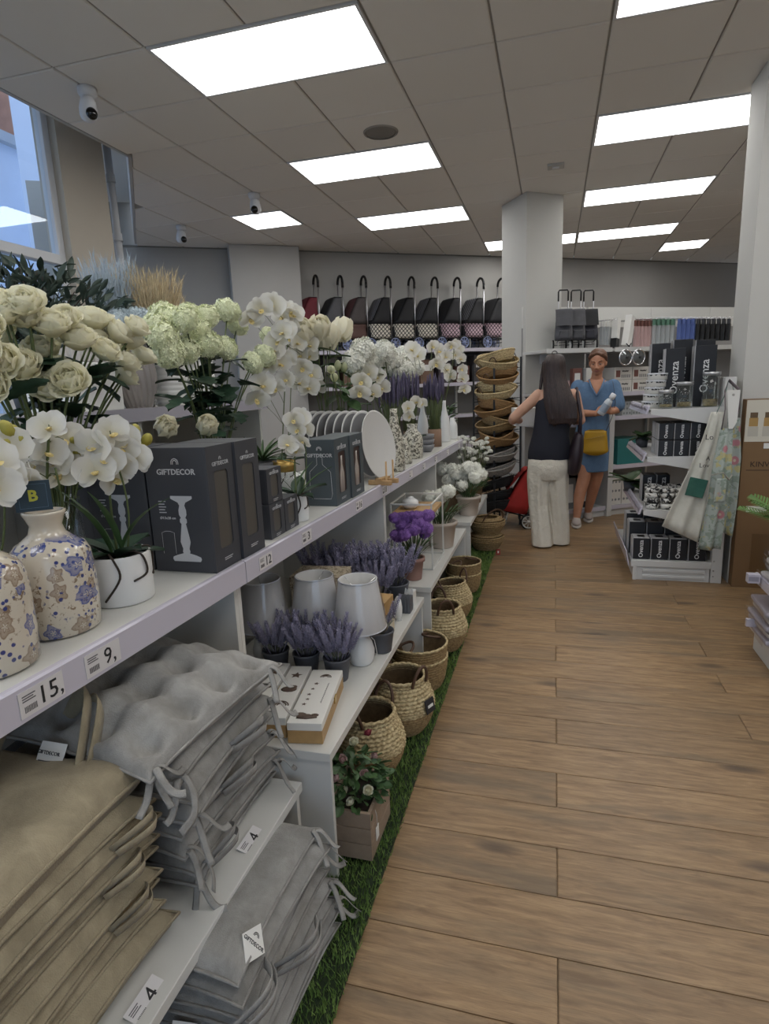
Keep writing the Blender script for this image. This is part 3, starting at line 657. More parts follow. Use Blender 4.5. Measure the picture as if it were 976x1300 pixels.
ALL_ME = floret_head('bloom', .034, HYDM, 170, .0058, .95, 4); PUR_ME = floret_head('bloom', .028, PURM, 130, .0058, .8, 5); MUM_ME = floret_head('bloom', .013, MUM, 26, .005, .5, 6)
LOB = leaf_mesh(.12, .045, LEAFD, 1); BIGL = leaf_mesh(.13, .028, LEAFM, 0, .3, .3); STRAP = leaf_mesh(.16, .006, LEAFM, 0, .55, .3); OLIVE = leaf_mesh(.055, .009, LEAFO, 0, .1, .3); ORL = leaf_mesh(.11, .024, LEAFD, 0, .35, .5); SMALLL = leaf_mesh(.03, .010, LEAFM, 0, .2, .3); EUL = leaf_mesh(.03, .012, EUC, 0, .1, .2)
def face(d, roll=0):
    """rotation that turns local +Z to direction d"""
    return (Vector(d).to_track_quat('Z', 'Y').to_matrix().to_4x4() @ Matrix.Rotation(roll, 4, 'Z')).to_euler()
def out(d, roll=0):
    """rotation that turns local +Y (the leaf axis) to direction d"""
    return (Vector(d).to_track_quat('Y', 'Z').to_matrix().to_4x4() @ Matrix.Rotation(roll, 4, 'Y')).to_euler()
CAMW = Vector((0, 0, 1.45))
def curve3(a, b, sag=(0, 0, 0), n=7):
    a, b, s = Vector(a), Vector(b), Vector(sag); return [a.lerp(b, k/(n-1))+s*(4*(k/(n-1))*(1-k/(n-1))) for k in range(n)]
def orchid(lb, base, pts, buds, pot=None, gr=None, wall=.006, leaves=5, faceto=None, sc=1, roots=True, potme=None):
    o = thing('potted_orchid', lb, 'orchid', base, 0, gr); B = Vector(base); hgt = .0
    if pot:
        r_, h_ = pot; hgt = h_
        MB().lathe([(0, 0), (r_*.93, 0), (r_*.98, .004), (r_, h_*.98), (r_*.99, h_), (r_*.93, h_), (r_*.92, h_*.8), (0, h_*.8)], 36).ob('pot', M('white_ceramic', (226, 226, 224), .3), o)
        MB().lathe([(0, h_*.86), (r_*.5, h_*.88), (r_*.92, h_*.83)], 20).ob('soil', SOIL, o)
    pts = [Vector(p)-B for p in pts]; top = max(pts, key=lambda p: p.z); st = MB()
    a = Vector((0, 0, hgt*.8)); mid = sum(pts, Vector())/len(pts)
    main = curve3(a, top, (mid.x*.3-.02, mid.y*.2, .02), 9); st.tube(main, .0028, 6); st.tube(curve3(a+Vector((.012, .008, 0)), a.lerp(top, .75)+Vector((.015, .0, 0)), (.01, .01, 0)), .0022, 6)
    for p in pts:
        k = min(main, key=lambda q_: (q_-p).length); st.tube(curve3(k, p, (0, 0, .01), 4), .0013, 4)
    st.ob('stem', STEM, o)
    for i, p in enumerate(pts):
        me, lip = ORCH_ME[i % 3]; d = (Vector(faceto) if faceto else (CAMW-(B+p))).normalized()*1.0+Vector((jit(.55), jit(.55), jit(.5)-.1))
        f = ob('bloom', me, o, p, face(d, rad(180) if 0 else jit(.5)), sc*random.uniform(.9, 1.1)); ob('lip', lip, f)
    for p in buds:
        p = Vector(p)-B; ob('bud', BUD_ME, o, p, (jit(.8), jit(.8), jit(3)), random.uniform(.8, 1.2))
    for k in range(leaves):
        an = 2*PI*k/max(leaves, 1)+.6; ob('leaf', ORL, o, (.01*cos(an), .01*sin(an), hgt*.86), out((cos(an), sin(an), .75+jit(.35))), random.uniform(.8, 1.1))
    if roots and pot:
        for k in range(3):
            an = -1.4+k*.9; r_, h_ = pot; m_ = MB()
            m_.tube(spl([(r_*.3*cos(an), r_*.3*sin(an), h_*.95), (r_*.8*cos(an+.2), r_*.8*sin(an+.2), h_*1.07), (r_*1.03*cos(an+.4), r_*1.03*sin(an+.4), h_*.95), (r_*1.03*cos(an+.5), r_*1.03*sin(an+.5), h_*.6), (r_*1.03*cos(an-.0), r_*1.03*sin(an), h_*(.15 if k == 0 else .5))]), .0027, 5)
            m_.ob('root', STEMB, o)
    return o
BUD_ME = MB().ball((0, 0, 0), .0135, 10, 7, None, (1, .85, 1.25)).mesh('bud', BUDM)
SZ0 = .981
# ---- blue floral vases
t = NT('blue_flower_glaze'); v = t.coord()
vo = t.n('ShaderNodeTexVoronoi', {'Vector': v, 'Scale': 18.0, 'Randomness': .85}); dist = vo.outputs['Distance']; cidx = vo.outputs['Color']
sepc = t.n('ShaderNodeSeparateColor', {0: cidx}).outputs; pos = vo.outputs['Position']
dv = t.n('ShaderNodeVectorMath', {0: v, 1: pos}, operation='SUBTRACT').outputs[0]
wob = t.noise(v, 130, 2, .6); dw = t.n('ShaderNodeMath', {0: wob, 1: .5, 2: dist}, operation='MULTIPLY_ADD').outputs[0]
dsp = t.n('ShaderNodeSeparateXYZ', {0: dv}).outputs; vsp = t.n('ShaderNodeSeparateXYZ', {0: v}).outputs
def mth(op, a_, b_=0., c_=0.): return t.n('ShaderNodeMath', {0: a_, 1: b_, 2: c_}, operation=op).outputs[0]
hx = mth('MULTIPLY', mth('SUBTRACT', mth('MULTIPLY', dsp[1], vsp[0]), mth('MULTIPLY', dsp[0], vsp[1])), 12.5)
an = mth('ARCTAN2', dsp[2], hx); rr_ = mth('MULTIPLY', mth('SQRT', mth('ADD', mth('MULTIPLY', hx, hx), mth('MULTIPLY', dsp[2], dsp[2]))), 24.0)
lobe = mth('ADD', rr_, mth('MULTIPLY', mth('COSINE', mth('MULTIPLY', an, 5.0)), .085)); lobe = mth('MULTIPLY_ADD', wob, .16, mth('SUBTRACT', lobe, .08))
pet = t.ramp(lobe, [(.0, .1), (.07, .1), (.10, 1), (.20, .55), (.36, .75), (.40, 1), (.45, 0)]); isb = t.ramp(sepc[0], [(.26, 0), (.30, 1)]); isv = t.ramp(sepc[1], [(.72, 1), (.76, 0)])
f = mth('MULTIPLY', mth('MULTIPLY', pet, isb), isv); fbr = mth('MULTIPLY', pet, mth('SUBTRACT', 1.0, isb))
sm = t.n('ShaderNodeTexVoronoi', {'Vector': v, 'Scale': 78.0}).outputs['Distance']; lf = t.ramp(sm, [(.28, 1), (.36, 0)]); ga = t.ramp(t.noise(v, 17, 3), [(.46, 0), (.50, 1)])
lf = t.n('ShaderNodeMath', {0: lf, 1: ga}, operation='MULTIPLY').outputs[0]
br = t.ramp(t.noise(v, 75, 4, .7), [(.56, 0), (.62, 1)]); gb = t.ramp(t.noise(v, 11, 2), [(.5, 1), (.57, 0)]); br = t.n('ShaderNodeMath', {0: br, 1: gb}, operation='MULTIPLY').outputs[0]
c = t.mix(lin((206, 197, 180)), lin((132, 112, 92)), br); c = t.mix(c, lin((140, 118, 98)), fbr); c = t.mix(c, lin((58, 66, 120)), lf); c = t.mix(c, lin((66, 82, 146)), f)
zz = t.n('ShaderNodeSeparateXYZ', {0: v}).outputs[2]; c = t.mix(c, lin((206, 196, 178)), t.ramp(zz, [(.196, 0), (.204, 1)]))
t.set(Base_Color=c, Roughness=.16, Coat_Weight=.5, Coat_Roughness=.05); BLUEF = t.m
def vase(name, lb, cat, loc, prof, mat, n=40, gr=None, rz=0):
    o = MB().lathe(prof, n).ob(name, mat, None, loc, (0, 0, rz)); return tag(o, lb, cat, gr)
vp = [(0, 0), (.070, 0), (.078, .006), (.080, .06), (.079, .13), (.075, .165), (.066, .182), (.045, .196), (.034, .206), (.030, .222), (.036, .238), (.040, .246), (.040, .251), (.033, .251), (.027, .235), (.026, .21), (0, .2)]
vase('floral_vase', 'cream vase printed with blue flowers, open neck, beside the white orchid pot', 'vase', (-.985, .955, SZ0), vp, BLUEF, 44, None, 2.2)
vase('floral_vase', 'larger cream vase with blue flowers cut by the left edge of the photo', 'vase', (-.975, .775, SZ0), [(r*1.06, z*1.06) for r, z in vp], BLUEF, 44, None, .6)
# ---- white orchids in pots on the shelf
random.seed(5)
oA = orchid('white orchid in a white cylinder pot beside the big dark box', (-.975, 1.135, SZ0), ORC1+[(-.94,1.15,1.335),(-.965,1.10,1.345)], BUD1, (.072, .115), None, leaves=6, sc=1.0)
oB = orchid('white orchid with olive buds behind the blue floral vase', (-1.075, 1.03, SZ0), ORC2+[(-1.03,1.05,1.335),(-1.04,1.08,1.35)], BUD2, (.062, .11), None, leaves=4, sc=1.02)
oC = orchid('white orchid cut by the left edge of the photo', (-1.08, .86, SZ0), ORC3, [], (.06, .11), None, leaves=3, sc=1.15)
oD = orchid('small white orchid in a white pot before the ribbed glass jar', (-.895, 1.985, SZ0), ORCS, [(-.9, 2.06, 1.33), (-.91, 2.08, 1.31)], (.04, .095), None, leaves=5, sc=.95)
for k in range(4): ob('blade', STRAP, oA, (.01*k-.015, .0, .1), out((jit(.6), jit(.6), 1.4)), 1.35); ob('blade', STRAP, oD, (.01*k-.015, .0, .08), out((jit(.5), jit(.5), 1.4)), .95)
hg = thing('hang_tag', 'square dark teal tag with a yellow letter hanging among the left orchids', 'tag', (-.985, .935, 1.265), rad(42))
MB().box(-.032, .032, -.001, .001, -.03, .03).ob('card', M('teal_card', (34, 54, 66), .5), hg); fr_ = MB()
for a in ((-.025, -.024, -.024, .024), (.024, .025, -.024, .024)): fr_.box(a[0], a[1], -.0016, -.001, a[2], a[3])
for a in (-.024, .0232): fr_.box(-.025, .025, -.0016, -.001, a, a+.0009)
fr_.ob('border', M('teal_line', (70, 92, 108), .5), hg); ob('letter', text_me('B', .03, M('tag_yellow', (176, 176, 60), .5), .0005, bold=.001), hg, (0, -.0016, 0), R_NY)
MB().tube([(0, 0, .03), (.004, .004, .05), (0, .012, .07)], .0008, 5).ob('thread', PAPER, hg)
# ---- bouquets
def bouquet(name, lb, cat, base, pts, mes, leaf, nleaf, sc=1.0, potspec=None, gr=None, up=.55, lh=(.25, .8), lsc=1.0, stemr=.003, spread=.03):
    o = thing(name, lb, cat, base, 0, gr); B = Vector(base); st = MB(); P = [Vector(p)-B for p in pts]; h0 = 0
    if potspec: h0 = potspec(o)
    for p in P:
        a = Vector((jit(spread), jit(spread), h0)); st.tube(curve3(a, p, (-p.x*.18, -p.y*.18, .03), 7), stemr, 5)
    st.ob('stems', STEM, o); c = sum(P, Vector())/len(P)
    for i, p in enumerate(P):
        d = (CAMW-(B+p)).normalized()*.55+(p-Vector((c.x, c.y, c.z-.22))).normalized()*.9+Vector((jit(.25), jit(.25), jit(.2))); ob('bloom', mes[i % len(mes)], o, p, face(d, jit(3)), sc*random.uniform(.88, 1.12))
    for k in range(nleaf):
        p = random.choice(P); f_ = random.uniform(*lh); q_ = Vector((p.x*f_*.8, p.y*f_*.8, h0+(p.z-h0)*f_)); an = random.uniform(0, 2*PI)
        ob('leaf', leaf, o, q_, out((cos(an), sin(an), jit(.6)+.2), jit(.4)), lsc*random.uniform(.75, 1.2))
    return o
def glasspot(r, h):
    def f(o):
        MB().lathe([(0, 0), (r, 0), (r, h), (r-.003, h), (r-.003, .006), (0, .006)], 24).ob('glass_vase', CLEAR, o); return .02
    return f
def clay(r, h, mat, rim=.006):
    def f(o):
        MB().lathe([(0, 0), (r*.74, 0), (r*.76, .004), (r*.96, h-.02), (r+rim, h-.02), (r+rim, h), (r*.9, h), (r*.88, h-.012), (0, h-.014)], 28).ob('pot', mat, o); return h-.014
    return f
bouquet('rose_bouquet', 'big bunch of cream roses towering over the orchids at the left', 'flowers', (-1.22, 1.22, SZ0), ROSES+[(x_-.05+jit(.04), y_+jit(.05), z_+jit(.035)) for x_, y_, z_ in ROSES[:16]], ROSE_ME, LOB, 60, 1.0, glasspot(.06, .22), None, lh=(.45, .92), lsc=.85)
ax = lambda c_, d: None
bouquet('viburnum_bouquet', 'bunch of pale green snowball flowers above the dark boxes', 'flowers', (-1.28, 2.1, SZ0), VIB+[(x_-.05+jit(.04), y_+jit(.06), z_+jit(.03)) for x_, y_, z_ in VIB[:4]], [VIB_ME], LOB, 60, 1.05, glasspot(.05, .24), None, lh=(.5, .86), lsc=.9)
orchid('tall white orchid between the snowball flowers and cream peonies', (-1.25, 2.62, SZ0), ORCH+[(x_+jit(.05), y_+jit(.09), z_+jit(.05)) for x_, y_, z_ in ORCH[:14]], [], (.06, .13), None, leaves=5, sc=1.35)
def peony_mesh():
    b = MB(); r = random.Random(4)
    for ring, (cnt, R, wd, tl) in enumerate(((8, .070, .036, 62), (8, .070, .034, 74), (7, .064, .030, 83), (5, .058, .022, 88))):
        for k in range(cnt):
            a = 2*PI*(k+.5*ring)/cnt; petal(b, R*r.uniform(.9, 1.1), wd, .55, TR((0, 0, 0), (0, 0, a)) @ TR((0, .026-.005*ring, 0), (rad(tl+r.uniform(-6, 6)), 0, 0)))
    return b.mesh('bloom', PEOM)
bouquet('peony_bouquet', 'bunch of large cream peonies before the red shopping trolley', 'flowers', (-1.22, 3.15, SZ0), PEONY+[(x_-.04, y_+.06, z_-.03) for x_, y_, z_ in PEONY[:3]], [peony_mesh()], BIGL, 10, 1.35, glasspot(.045, .25), None, lh=(.7, .95), lsc=.8)
bouquet('hydrangea_bouquet', 'row of white hydrangea heads behind the plates', 'flowers', (-1.13, 4.2, SZ0), HYDW+[(x_-.04, y_+jit(.2), z_-.02+jit(.04)) for x_, y_, z_ in HYDW], [HYD_ME], BIGL, 22, 1.35, glasspot(.05, .25), None, lh=(.6, .95))
orchid('white orchid drooping over the row of plates', (-1.04, 3.4, SZ0), ORCB, [], (.05, .12), None, leaves=3, sc=1.5)
orchid('white orchid beside the white hydrangeas', (-1.03, 5.0, SZ0), ORCC, [], (.055, .13), None, leaves=4, sc=1.7)
orchid('tall white orchid cascading at the far end of the long shelf', (-.98, 5.2, SZ0), [(x_, y_-1.2, z_-.03) for x_, y_, z_ in []] or [(-.80, 4.95, 1.75), (-.80, 5.1, 1.77), (-.79, 5.25, 1.73), (-.78, 5.3, 1.65), (-.77, 5.3, 1.57), (-.77, 5.32, 1.49), (-.76, 5.33, 1.40), (-.80, 5.15, 1.68), (-.84, 4.9, 1.66)], [], (.06, .14), None, leaves=4, sc=1.35)
orchid('small white orchid behind the speckled jar', (-.93, 3.95, SZ0), ORCE, [], (.04, .1), None, leaves=3, sc=1.1)
TUL_ME = MB().lathe([(0, -.022), (.010, -.016), (.017, 0), (.016, .016), (.010, .028), (.003, .034)], 10).mesh('bloom', TULM)
bouquet('tulip_bouquet', 'bunch of greenish white tulips in a small box before the peonies', 'flowers', (-1.11, 3.15, SZ0), TUL, [TUL_ME], BIGL, 14, 1.1, glasspot(.04, .3), None, lh=(.6, .95))
# ---- spiky succulents behind the dark boxes
def spiky(lb, base, n, L):
    o = thing('spiky_plant', lb, 'plant', base, 0, None); h0 = .2
    MB().lathe([(0, 0), (.045, 0), (.055, h0), (.048, h0), (.046, h0-.01), (0, h0-.01)], 24).ob('pot', M('grey_pot', (96, 96, 98), .6), o)
    for k in range(n):
        a = k*2.4; e = .25+1.2*(k/n); ob('leaf', leaf_b, o, (0, 0, h0), out((cos(a), sin(a), e)), L*random.uniform(.8, 1.15))
    return o
leaf_b = leaf_mesh(.14, .006, LEAFM, 0, .35, .6)
spiky('dark spiky grass plant behind the nearest candle holder box', (-1.2, 1.83, SZ0+.02), 26, 1.0); spiky('spiky grass plant behind the small dark boxes', (-1.09, 2.12, SZ0), 28, 1.05)
spiky('spiky grass plant sprouting behind the front orchids', (-1.22, 1.42, SZ0+.02), 16, .9)
ob_art = peony_mesh()
o = thing('artichoke_flower', 'two large white open flowers lying behind the dark boxes', 'flowers', (-1.27, 1.93, SZ0))
for i, p in enumerate(ARTI[:2]): ob('bloom', ob_art, o, Vector(p)-Vector((-1.27, 1.93, SZ0)), face((.6, -.7, .3+.2*i)), .85)
MB().tube([(0, 0, 0), (.03, -.1, .3)], .005, 6).ob('stems', STEM, o)
# ---- dark gift boxes
BOXD = M('charcoal_card', (62, 63, 68), .55, var=.04, vs_=6); BOXT = M('charcoal_card_top', (88, 90, 96), .5); BOXG = M('slate_card', (72, 80, 84), .5, var=.04); INKW = M('pale_box_print', (196, 196, 198), .6); WIN = M('box_window_dark', (84, 80, 74), .35); WINB = M('box_window_brown', (60, 42, 36), .4)
def arch_logo(b, s, T):
    for r0, w_ in ((1.0, .28), (.58, .2)):
        pts = [(r0*s, 0), (r0*s, .45*s)]+[(r0*s*cos(a), .45*s+r0*s*sin(a)) for a in [PI*i/8 for i in range(1, 8)]]+[(-r0*s, .45*s), (-r0*s, 0)]
        b.tube([(x_, y_, 0) for x_, y_ in pts], .12*s, 4, T)
def sil(b, prof, T):
    """flat printed silhouette of a turned shape, in the XY plane"""
    for (r0, z0), (r1, z1) in zip(prof, prof[1:]): b.add([(-r0, z0, 0), (r0, z0, 0), (r1, z1, 0), (-r1, z1, 0)], [(0, 1, 2, 3)], False, T)
CANDLE = [(.042, .0), (.046, .006), (.044, .012), (.030, .017), (.010, .022), (.012, .026), (.010, .034), (.016, .052), (.013, .07), (.007, .1), (.011, .104), (.011, .112), (.007, .116), (.012, .124), (.012, .136), (.008, .148), (.012, .156), (.028, .163), (.034, .166), (.034, .173)]
def gift_box(lb, loc, W, D, Hh, mat, cat, gr, rz=0, front='candle', win=True):
    """W along x (front looks to -y), D along y, right side with a window looks to +x; origin at the front right bottom corner"""
    o = thing('gift_box', lb, cat, loc, rz, gr)
    b = MB(); wm = .2 if win else 0
    b.box(-W, -.004, 0, D, 0, Hh); b.ob('carton', mat, o, bevel=.0015)
    y0, y1, z0, z1 = D*.24, D*.76, Hh*.17, Hh*.80
    if win:
        s_ = MB(); rr = min(.012, D*.12); n = 5
        rect = [(cx_+rr*cos(a), cz_+rr*sin(a)) for cx_, cz_, a0 in ((y1-rr, z0+rr, -PI/2), (y1-rr, z1-rr, 0), (y0+rr, z1-rr, PI/2), (y0+rr, z0+rr, PI)) for a in [a0+PI/2*i/n for i in range(n+1)]]
        outer = [(0, 0), (D, 0), (D, Hh), (0, Hh)]
        vs_ = [(0, *p) for p in rect]+[(0, *p) for p in outer]+[(-.004, *p) for p in rect]+[(-.004, *p) for p in outer]; m = len(rect); fs = []
        q4 = n+1
        ring = rect; oi = [m+1, m+2, m+3, m+0]
        for i in range(m):
            j = (i+1) % m; k = oi[i//q4]
            if (i+1) % q4 == 0: fs.append((i, k, oi[(i//q4+1) % 4], j))
            else: fs.append((i, k, j))
            fs.append((i, j, m+4+j, m+4+i))
        for i in range(4): a, c_ = m+i, m+(i+1) % 4; fs.append((a, a+m+4, c_+m+4, c_))
        s_.add(vs_, fs); s_.ob('window_side', mat, o)
        MB().box(-.0042, -.0035, y0-.004, y1+.004, z0-.004, z1+.004).ob('window', WIN if front != 'bottle' else WINB, o)
        if front == 'bottle': MB().lathe([(.0, .0), (.028, 0), (.03, .1), (.012, .15), (.010, .2), (0, .2)], 14, TR((-.003, D/2, z0), (0, 0, 0), (.12, .9, .75))).ob('bottle_in_window', M('box_bottle_white', (170, 160, 152), .3), o)
    else: MB().box(-.004, 0, 0, D, 0, Hh).ob('window_side', mat, o)
    p = MB()
    T = TR((-W/2, -.0008, 0), R_NY)
    arch_logo(p, .0105, T @ TR((0, Hh-.044, 0)))
    if front == 'candle': sil(p, [(r_*.95, z_*1.03) for r_, z_ in CANDLE], T @ TR((.008, .03, 0)))
    if front == 'bottle':
        p.tube([(x_, z_, 0) for x_, z_ in ((-.012, .21), (-.012, .17), (-.045, .14), (-.048, .05), (-.042, .03), (.042, .03), (.048, .05), (.045, .14), (.012, .17), (.012, .21))], .0009, 4, T, closed=True)
    if front == 'candle':
        for i in range(5): p.box(-.062, -.062+.022-.004*(i % 2), .192-.0075*i, .1945-.0075*i, 0, .0004, T)
        p.tube([(x_, z_, 0) for x_, z_ in ((-.062, .05), (-.062, .108), (-.05, .112), (-.036, .112), (-.024, .108), (-.024, .05))], .0006, 4, T)
    tag(p.ob('front_print', INKW, o), kind='stuff')
    if front != 'plain':
        ob('brand_word', text_me('GIFTDECOR', min(.021, W*.155), INKW, bold=.0003), o, (-W/2, -.0008, Hh-.064), R_NY)
        if front == 'candle': ob('size_word', text_me('Ø13x28 cm', .010, INKW), o, (-W/2-.038, -.0008, .148), R_NY)
    p2 = MB(); arch_logo(p2, .0055 if D > .1 else .004, TR((.0005, D/2, Hh*.885), R_PX)); T2 = TR((.0006, D/2, 0), R_PX)
    for i in range(2): p2.box(-.02*D/.13, .022*D/.13-.006*i, Hh*.085-.005*i, Hh*.085-.005*i+.0018, 0, .0004, T2)
    p2.ob('side_print', INKW, o); ob('side_word', text_me('GIFTDECOR', D*.115 if D > .1 else D*.1, INKW), o, (.0006, D/2, Hh*.855), R_PX)
    return o
LA = (-.852, 1.347, SZ0)
gift_box('tall charcoal box printed with a glass candlestick, nearest of the two with windows', LA, .185, .132, .335, BOXD, 'box', 'candlestick boxes')
gift_box('tall charcoal windowed box directly behind the nearest candlestick box', (-.846, 1.485, SZ0), .185, .132, .335, BOXD, 'box', 'candlestick boxes')
gift_box('charcoal candlestick box left of the nearest one, half behind the orchid', (-1.045, 1.352, SZ0), .185, .132, .335, BOXD, 'box', 'candlestick boxes')
gift_box('charcoal candlestick box farthest left, behind the orchids and teal tag', (-1.236, 1.36, SZ0), .185, .132, .335, BOXD, 'box', 'candlestick boxes')
for lb, y_, z_ in (('small charcoal box with window, lower one next to the tall boxes', 1.70, 0), ('small charcoal box with window, lower one next to the orchid pot', 1.812, 0), ('small charcoal box resting on top of the two other small ones', 1.705, .114)):
    gift_box(lb, (-.868+(.0 if z_ else .004), y_, SZ0+z_), .105, .106, .112, BOXD, 'box', 'small charcoal boxes', 0, 'plain')
gift_box('slate grey bottle box with brown window, nearer of the pair before the plates', (-.838, 2.245, SZ0), .13, .175, .27, BOXG, 'box', 'bottle gift boxes', 0, 'bottle')
gift_box('slate grey bottle box with brown window touching the plates', (-.832, 2.424, SZ0), .13, .175, .27, BOXG, 'box', 'bottle gift boxes', 0, 'bottle')
gj = thing('glass_jar', 'large ribbed clear glass jar with a gold collar behind the small orchid', 'jar', (-1.01, 2.14, SZ0))
jb = MB(); n_ = 48
jp = [(0, 0), (.068, 0), (.074, .01), (.074, .12), (.068, .145), (.045, .158), (.042, .165)]
jb.grid(lambda u, v: (lambda r_, z_: ((r_*(1+.025*cos(u*2*PI*20)))*cos(2*PI*u), (r_*(1+.025*cos(u*2*PI*20)))*sin(2*PI*u), z_))(*[jp[int(v*6+.5)][k] for k in (0, 1)]), 160, 7, None, True, True)
jb.ob('glass_body', CLEAR, gj); MB().lathe([(.043, .16), (.046, .16), (.046, .2), (.043, .2), (.043, .16)], 32).ob('gold_collar', M('gold_metal', (176, 146, 84), .35, metal=.8), gj)
# ---- plates standing in a row
PLG = M('plate_grey_glaze', (128, 128, 130), .35, var=.08, bump=.2, bs=160); PLW = M('plate_white_rim', (206, 205, 202), .4, bump=.3, bs=110, bd=.004)
pa = rad(-11); pn = Vector((cos(pa), sin(pa), 0))
pin = MB().lathe([(0, .004), (.10, .005), (.118, .010), (.162, .018)], 40).mesh('well', PLG); prim_ = MB().lathe([(.162, .018), (.166, .0195), (.174, .021), (.176, .019), (.16, .012), (.11, 0), (0, -.002)], 48).mesh('rim', PLW); pfw = MB().lathe([(0, .004), (.10, .005), (.118, .010), (.162, .018)], 40).mesh('well', PLW)
for k in range(8):
    X0 = -.865-.052*k-(.014 if k > 0 else 0); top = k == 0
    lb = 'white textured plate standing in a wooden holder at the front of the plate row' if top else f'grey plate with white rim standing on edge, {["second","third","fourth","fifth","sixth","seventh","farthest"][k-1]} behind the textured plate'
    o = thing('dinner_plate', lb, 'plate', (X0-.0, 2.93+.02*k, SZ0+.176), 0, 'plates standing in a row', (0, rad(90-8), pa)); o.rotation_euler = (Matrix.Rotation(pa, 4, 'Z') @ Matrix.Rotation(rad(80), 4, 'Y')).to_euler()
    ob('well', pfw if top else pin, o); ob('rim', prim_, o)
ps = thing('plate_stand', 'small wooden stand with two pegs holding the front plate', 'plate stand', (-.80, 2.80, SZ0), pa); WOOD = M('pale_wood', (176, 142, 98), .6, var=.12, vs_=25)
for yy in (-.03, .045):
    MB().box(-.06, .06, yy-.012, yy+.012, .0, .022).ob('foot', WOOD, ps, bevel=.002); MB().cyl((.035, yy), .0045, .02, .115, 10).ob('peg', WOOD, ps)
MB().box(-.012, .012, -.045, .06, .022, .032).ob('crossbar', WOOD, ps)
# ---- speckled vases, bowls, bottles
t = NT('speckled_glaze'); v = t.coord(); n1 = t.noise(v, 70, 4, .6, .8); t.set(Base_Color=t.mix(lin((206, 202, 186)), lin((92, 88, 76)), t.ramp(n1, [(.5, 0), (.55, 1)])), Roughness=.35, Coat_Weight=.2); t.bump(n1, .2, .002); SPECK = t.m
vase('speckled_bottle', 'tall speckled bottle vase next to the plates', 'vase', (-.852, 3.25, SZ0), [(0, 0), (.052, 0), (.056, .01), (.054, .12), (.044, .2), (.026, .27), (.020, .32), (.021, .345), (.017, .345), (.015, .31), (0, .3)], SPECK, 32, 'speckled vases')
vase('speckled_bottle', 'smallest speckled bottle vase, between two bigger ones', 'vase', (-.872, 3.56, SZ0), [(0, 0), (.042, 0), (.046, .01), (.042, .06), (.026, .11), (.016, .14), (.018, .165), (.014, .165), (0, .15)], SPECK, 28, 'speckled vases')
vase('speckled_jar', 'wide speckled jar vase with short neck and white rim', 'vase', (-.885, 3.84, SZ0), [(0, 0), (.062, 0), (.068, .01), (.068, .12), (.062, .15), (.036, .18), (.03, .195), (.036, .222), (.03, .222), (.024, .2), (0, .19)], SPECK, 32, 'speckled vases')
for k in range(3):
    vase('bowl', f'grey glazed bowl, {["lowest","middle","topmost"][k]} of the stack beside the speckled jar', 'bowl', (-.865, 4.2, SZ0+k*.036), [(0, 0), (.032, 0), (.052, .03), (.056, .052), (.052, .052), (.046, .03), (0, .008)], PLG, 28, 'stacked grey bowls')
def lavbundle(lb, base, r_, h_, mat_b, n, gr=None):
    o = thing('lavender_bundle', lb, 'dried flowers', base, 0, gr); b = MB(); s_ = MB()
    for k in range(n):
        a = k*2.4; q_ = r_*math.sqrt((k+.5)/n); x_, y_ = q_*cos(a), q_*sin(a); hh = h_*random.uniform(.82, 1); x2, y2 = x_*1.6+jit(.01), y_*1.6+jit(.01)
        b.tube([(x_, y_, 0), (x_, y_, hh*.4), (x2, y2, hh*.75)], .0022, 4); s_.tube([(x2, y2, hh*.70), (x2*1.02, y2*1.02, hh*.78), (x2*1.04, y2*1.04, hh*.93), (x2*1.06, y2*1.06, hh)], [.002, .0075, .006, .001], 5)
    tag(b.ob('stems', STEM, o), kind='stuff'); tag(s_.ob('flower_heads', M('dried_lavender', (88, 82, 106), .9, var=.25, vs_=50), o), kind='stuff')
    MB().lathe([(r_*1.03, .0), (r_*1.05, .0), (r_*1.05, h_*.24), (r_*1.03, h_*.24)], 20).ob('wrap', mat_b, o); return o
WRAP = M('brown_wrap', (140, 112, 92), .8, var=.1)
lavbundle('tall bundle of lavender stalks wrapped in brown at the far part of the shelf', (-.875, 4.56, SZ0), .05, .56, WRAP, 46); lavbundle('tall bundle of lavender stalks behind the speckled jar', (-1.02, 4.35, SZ0), .05, .58, WRAP, 40); lavbundle('tall bundle of lavender stalks behind the tall speckled bottle', (-1.03, 3.9, SZ0), .05, .56, WRAP, 36)
WCER = M('white_ceramic', (226, 226, 224), .3)
bp = [(0, 0), (.042, 0), (.045, .01), (.045, .14), (.036, .2), (.018, .26), (.013, .31), (.014, .335), (.010, .335), (0, .32)]
vase('white_bottle', 'slender white bottle vase right of the lavender bundle', 'vase', (-.862, 4.93, SZ0), bp, WCER, 28, 'white bottle vases'); vase('white_bottle', 'slender white bottle vase half hidden left of the lavender bundle', 'vase', (-1.0, 4.72, SZ0), bp, WCER, 28, 'white bottle vases')
vase('white_bottle', 'small white bottle with rounded shoulders at the far end of the shelf', 'vase', (-.842, 5.2, SZ0), [(0, 0), (.04, 0), (.043, .008), (.043, .11), (.034, .14), (.019, .155), (.018, .18), (.014, .18), (0, .16)], WCER, 28)
o = thing('potted_plant', 'dark leafy plant in a white pot at the far end of the shelf', 'plant', (-.90, 5.33, SZ0)); MB().lathe([(0, 0), (.05, 0), (.07, .16), (.064, .16), (.06, .14), (0, .14)], 28).ob('pot', WCER, o)
for k in range(30): a = k*2.4; ob('leaf', SMALLL, o, (.03*cos(a), .03*sin(a), .15+.004*k), out((cos(a), sin(a), jit(.5)+.5)), 2.2)
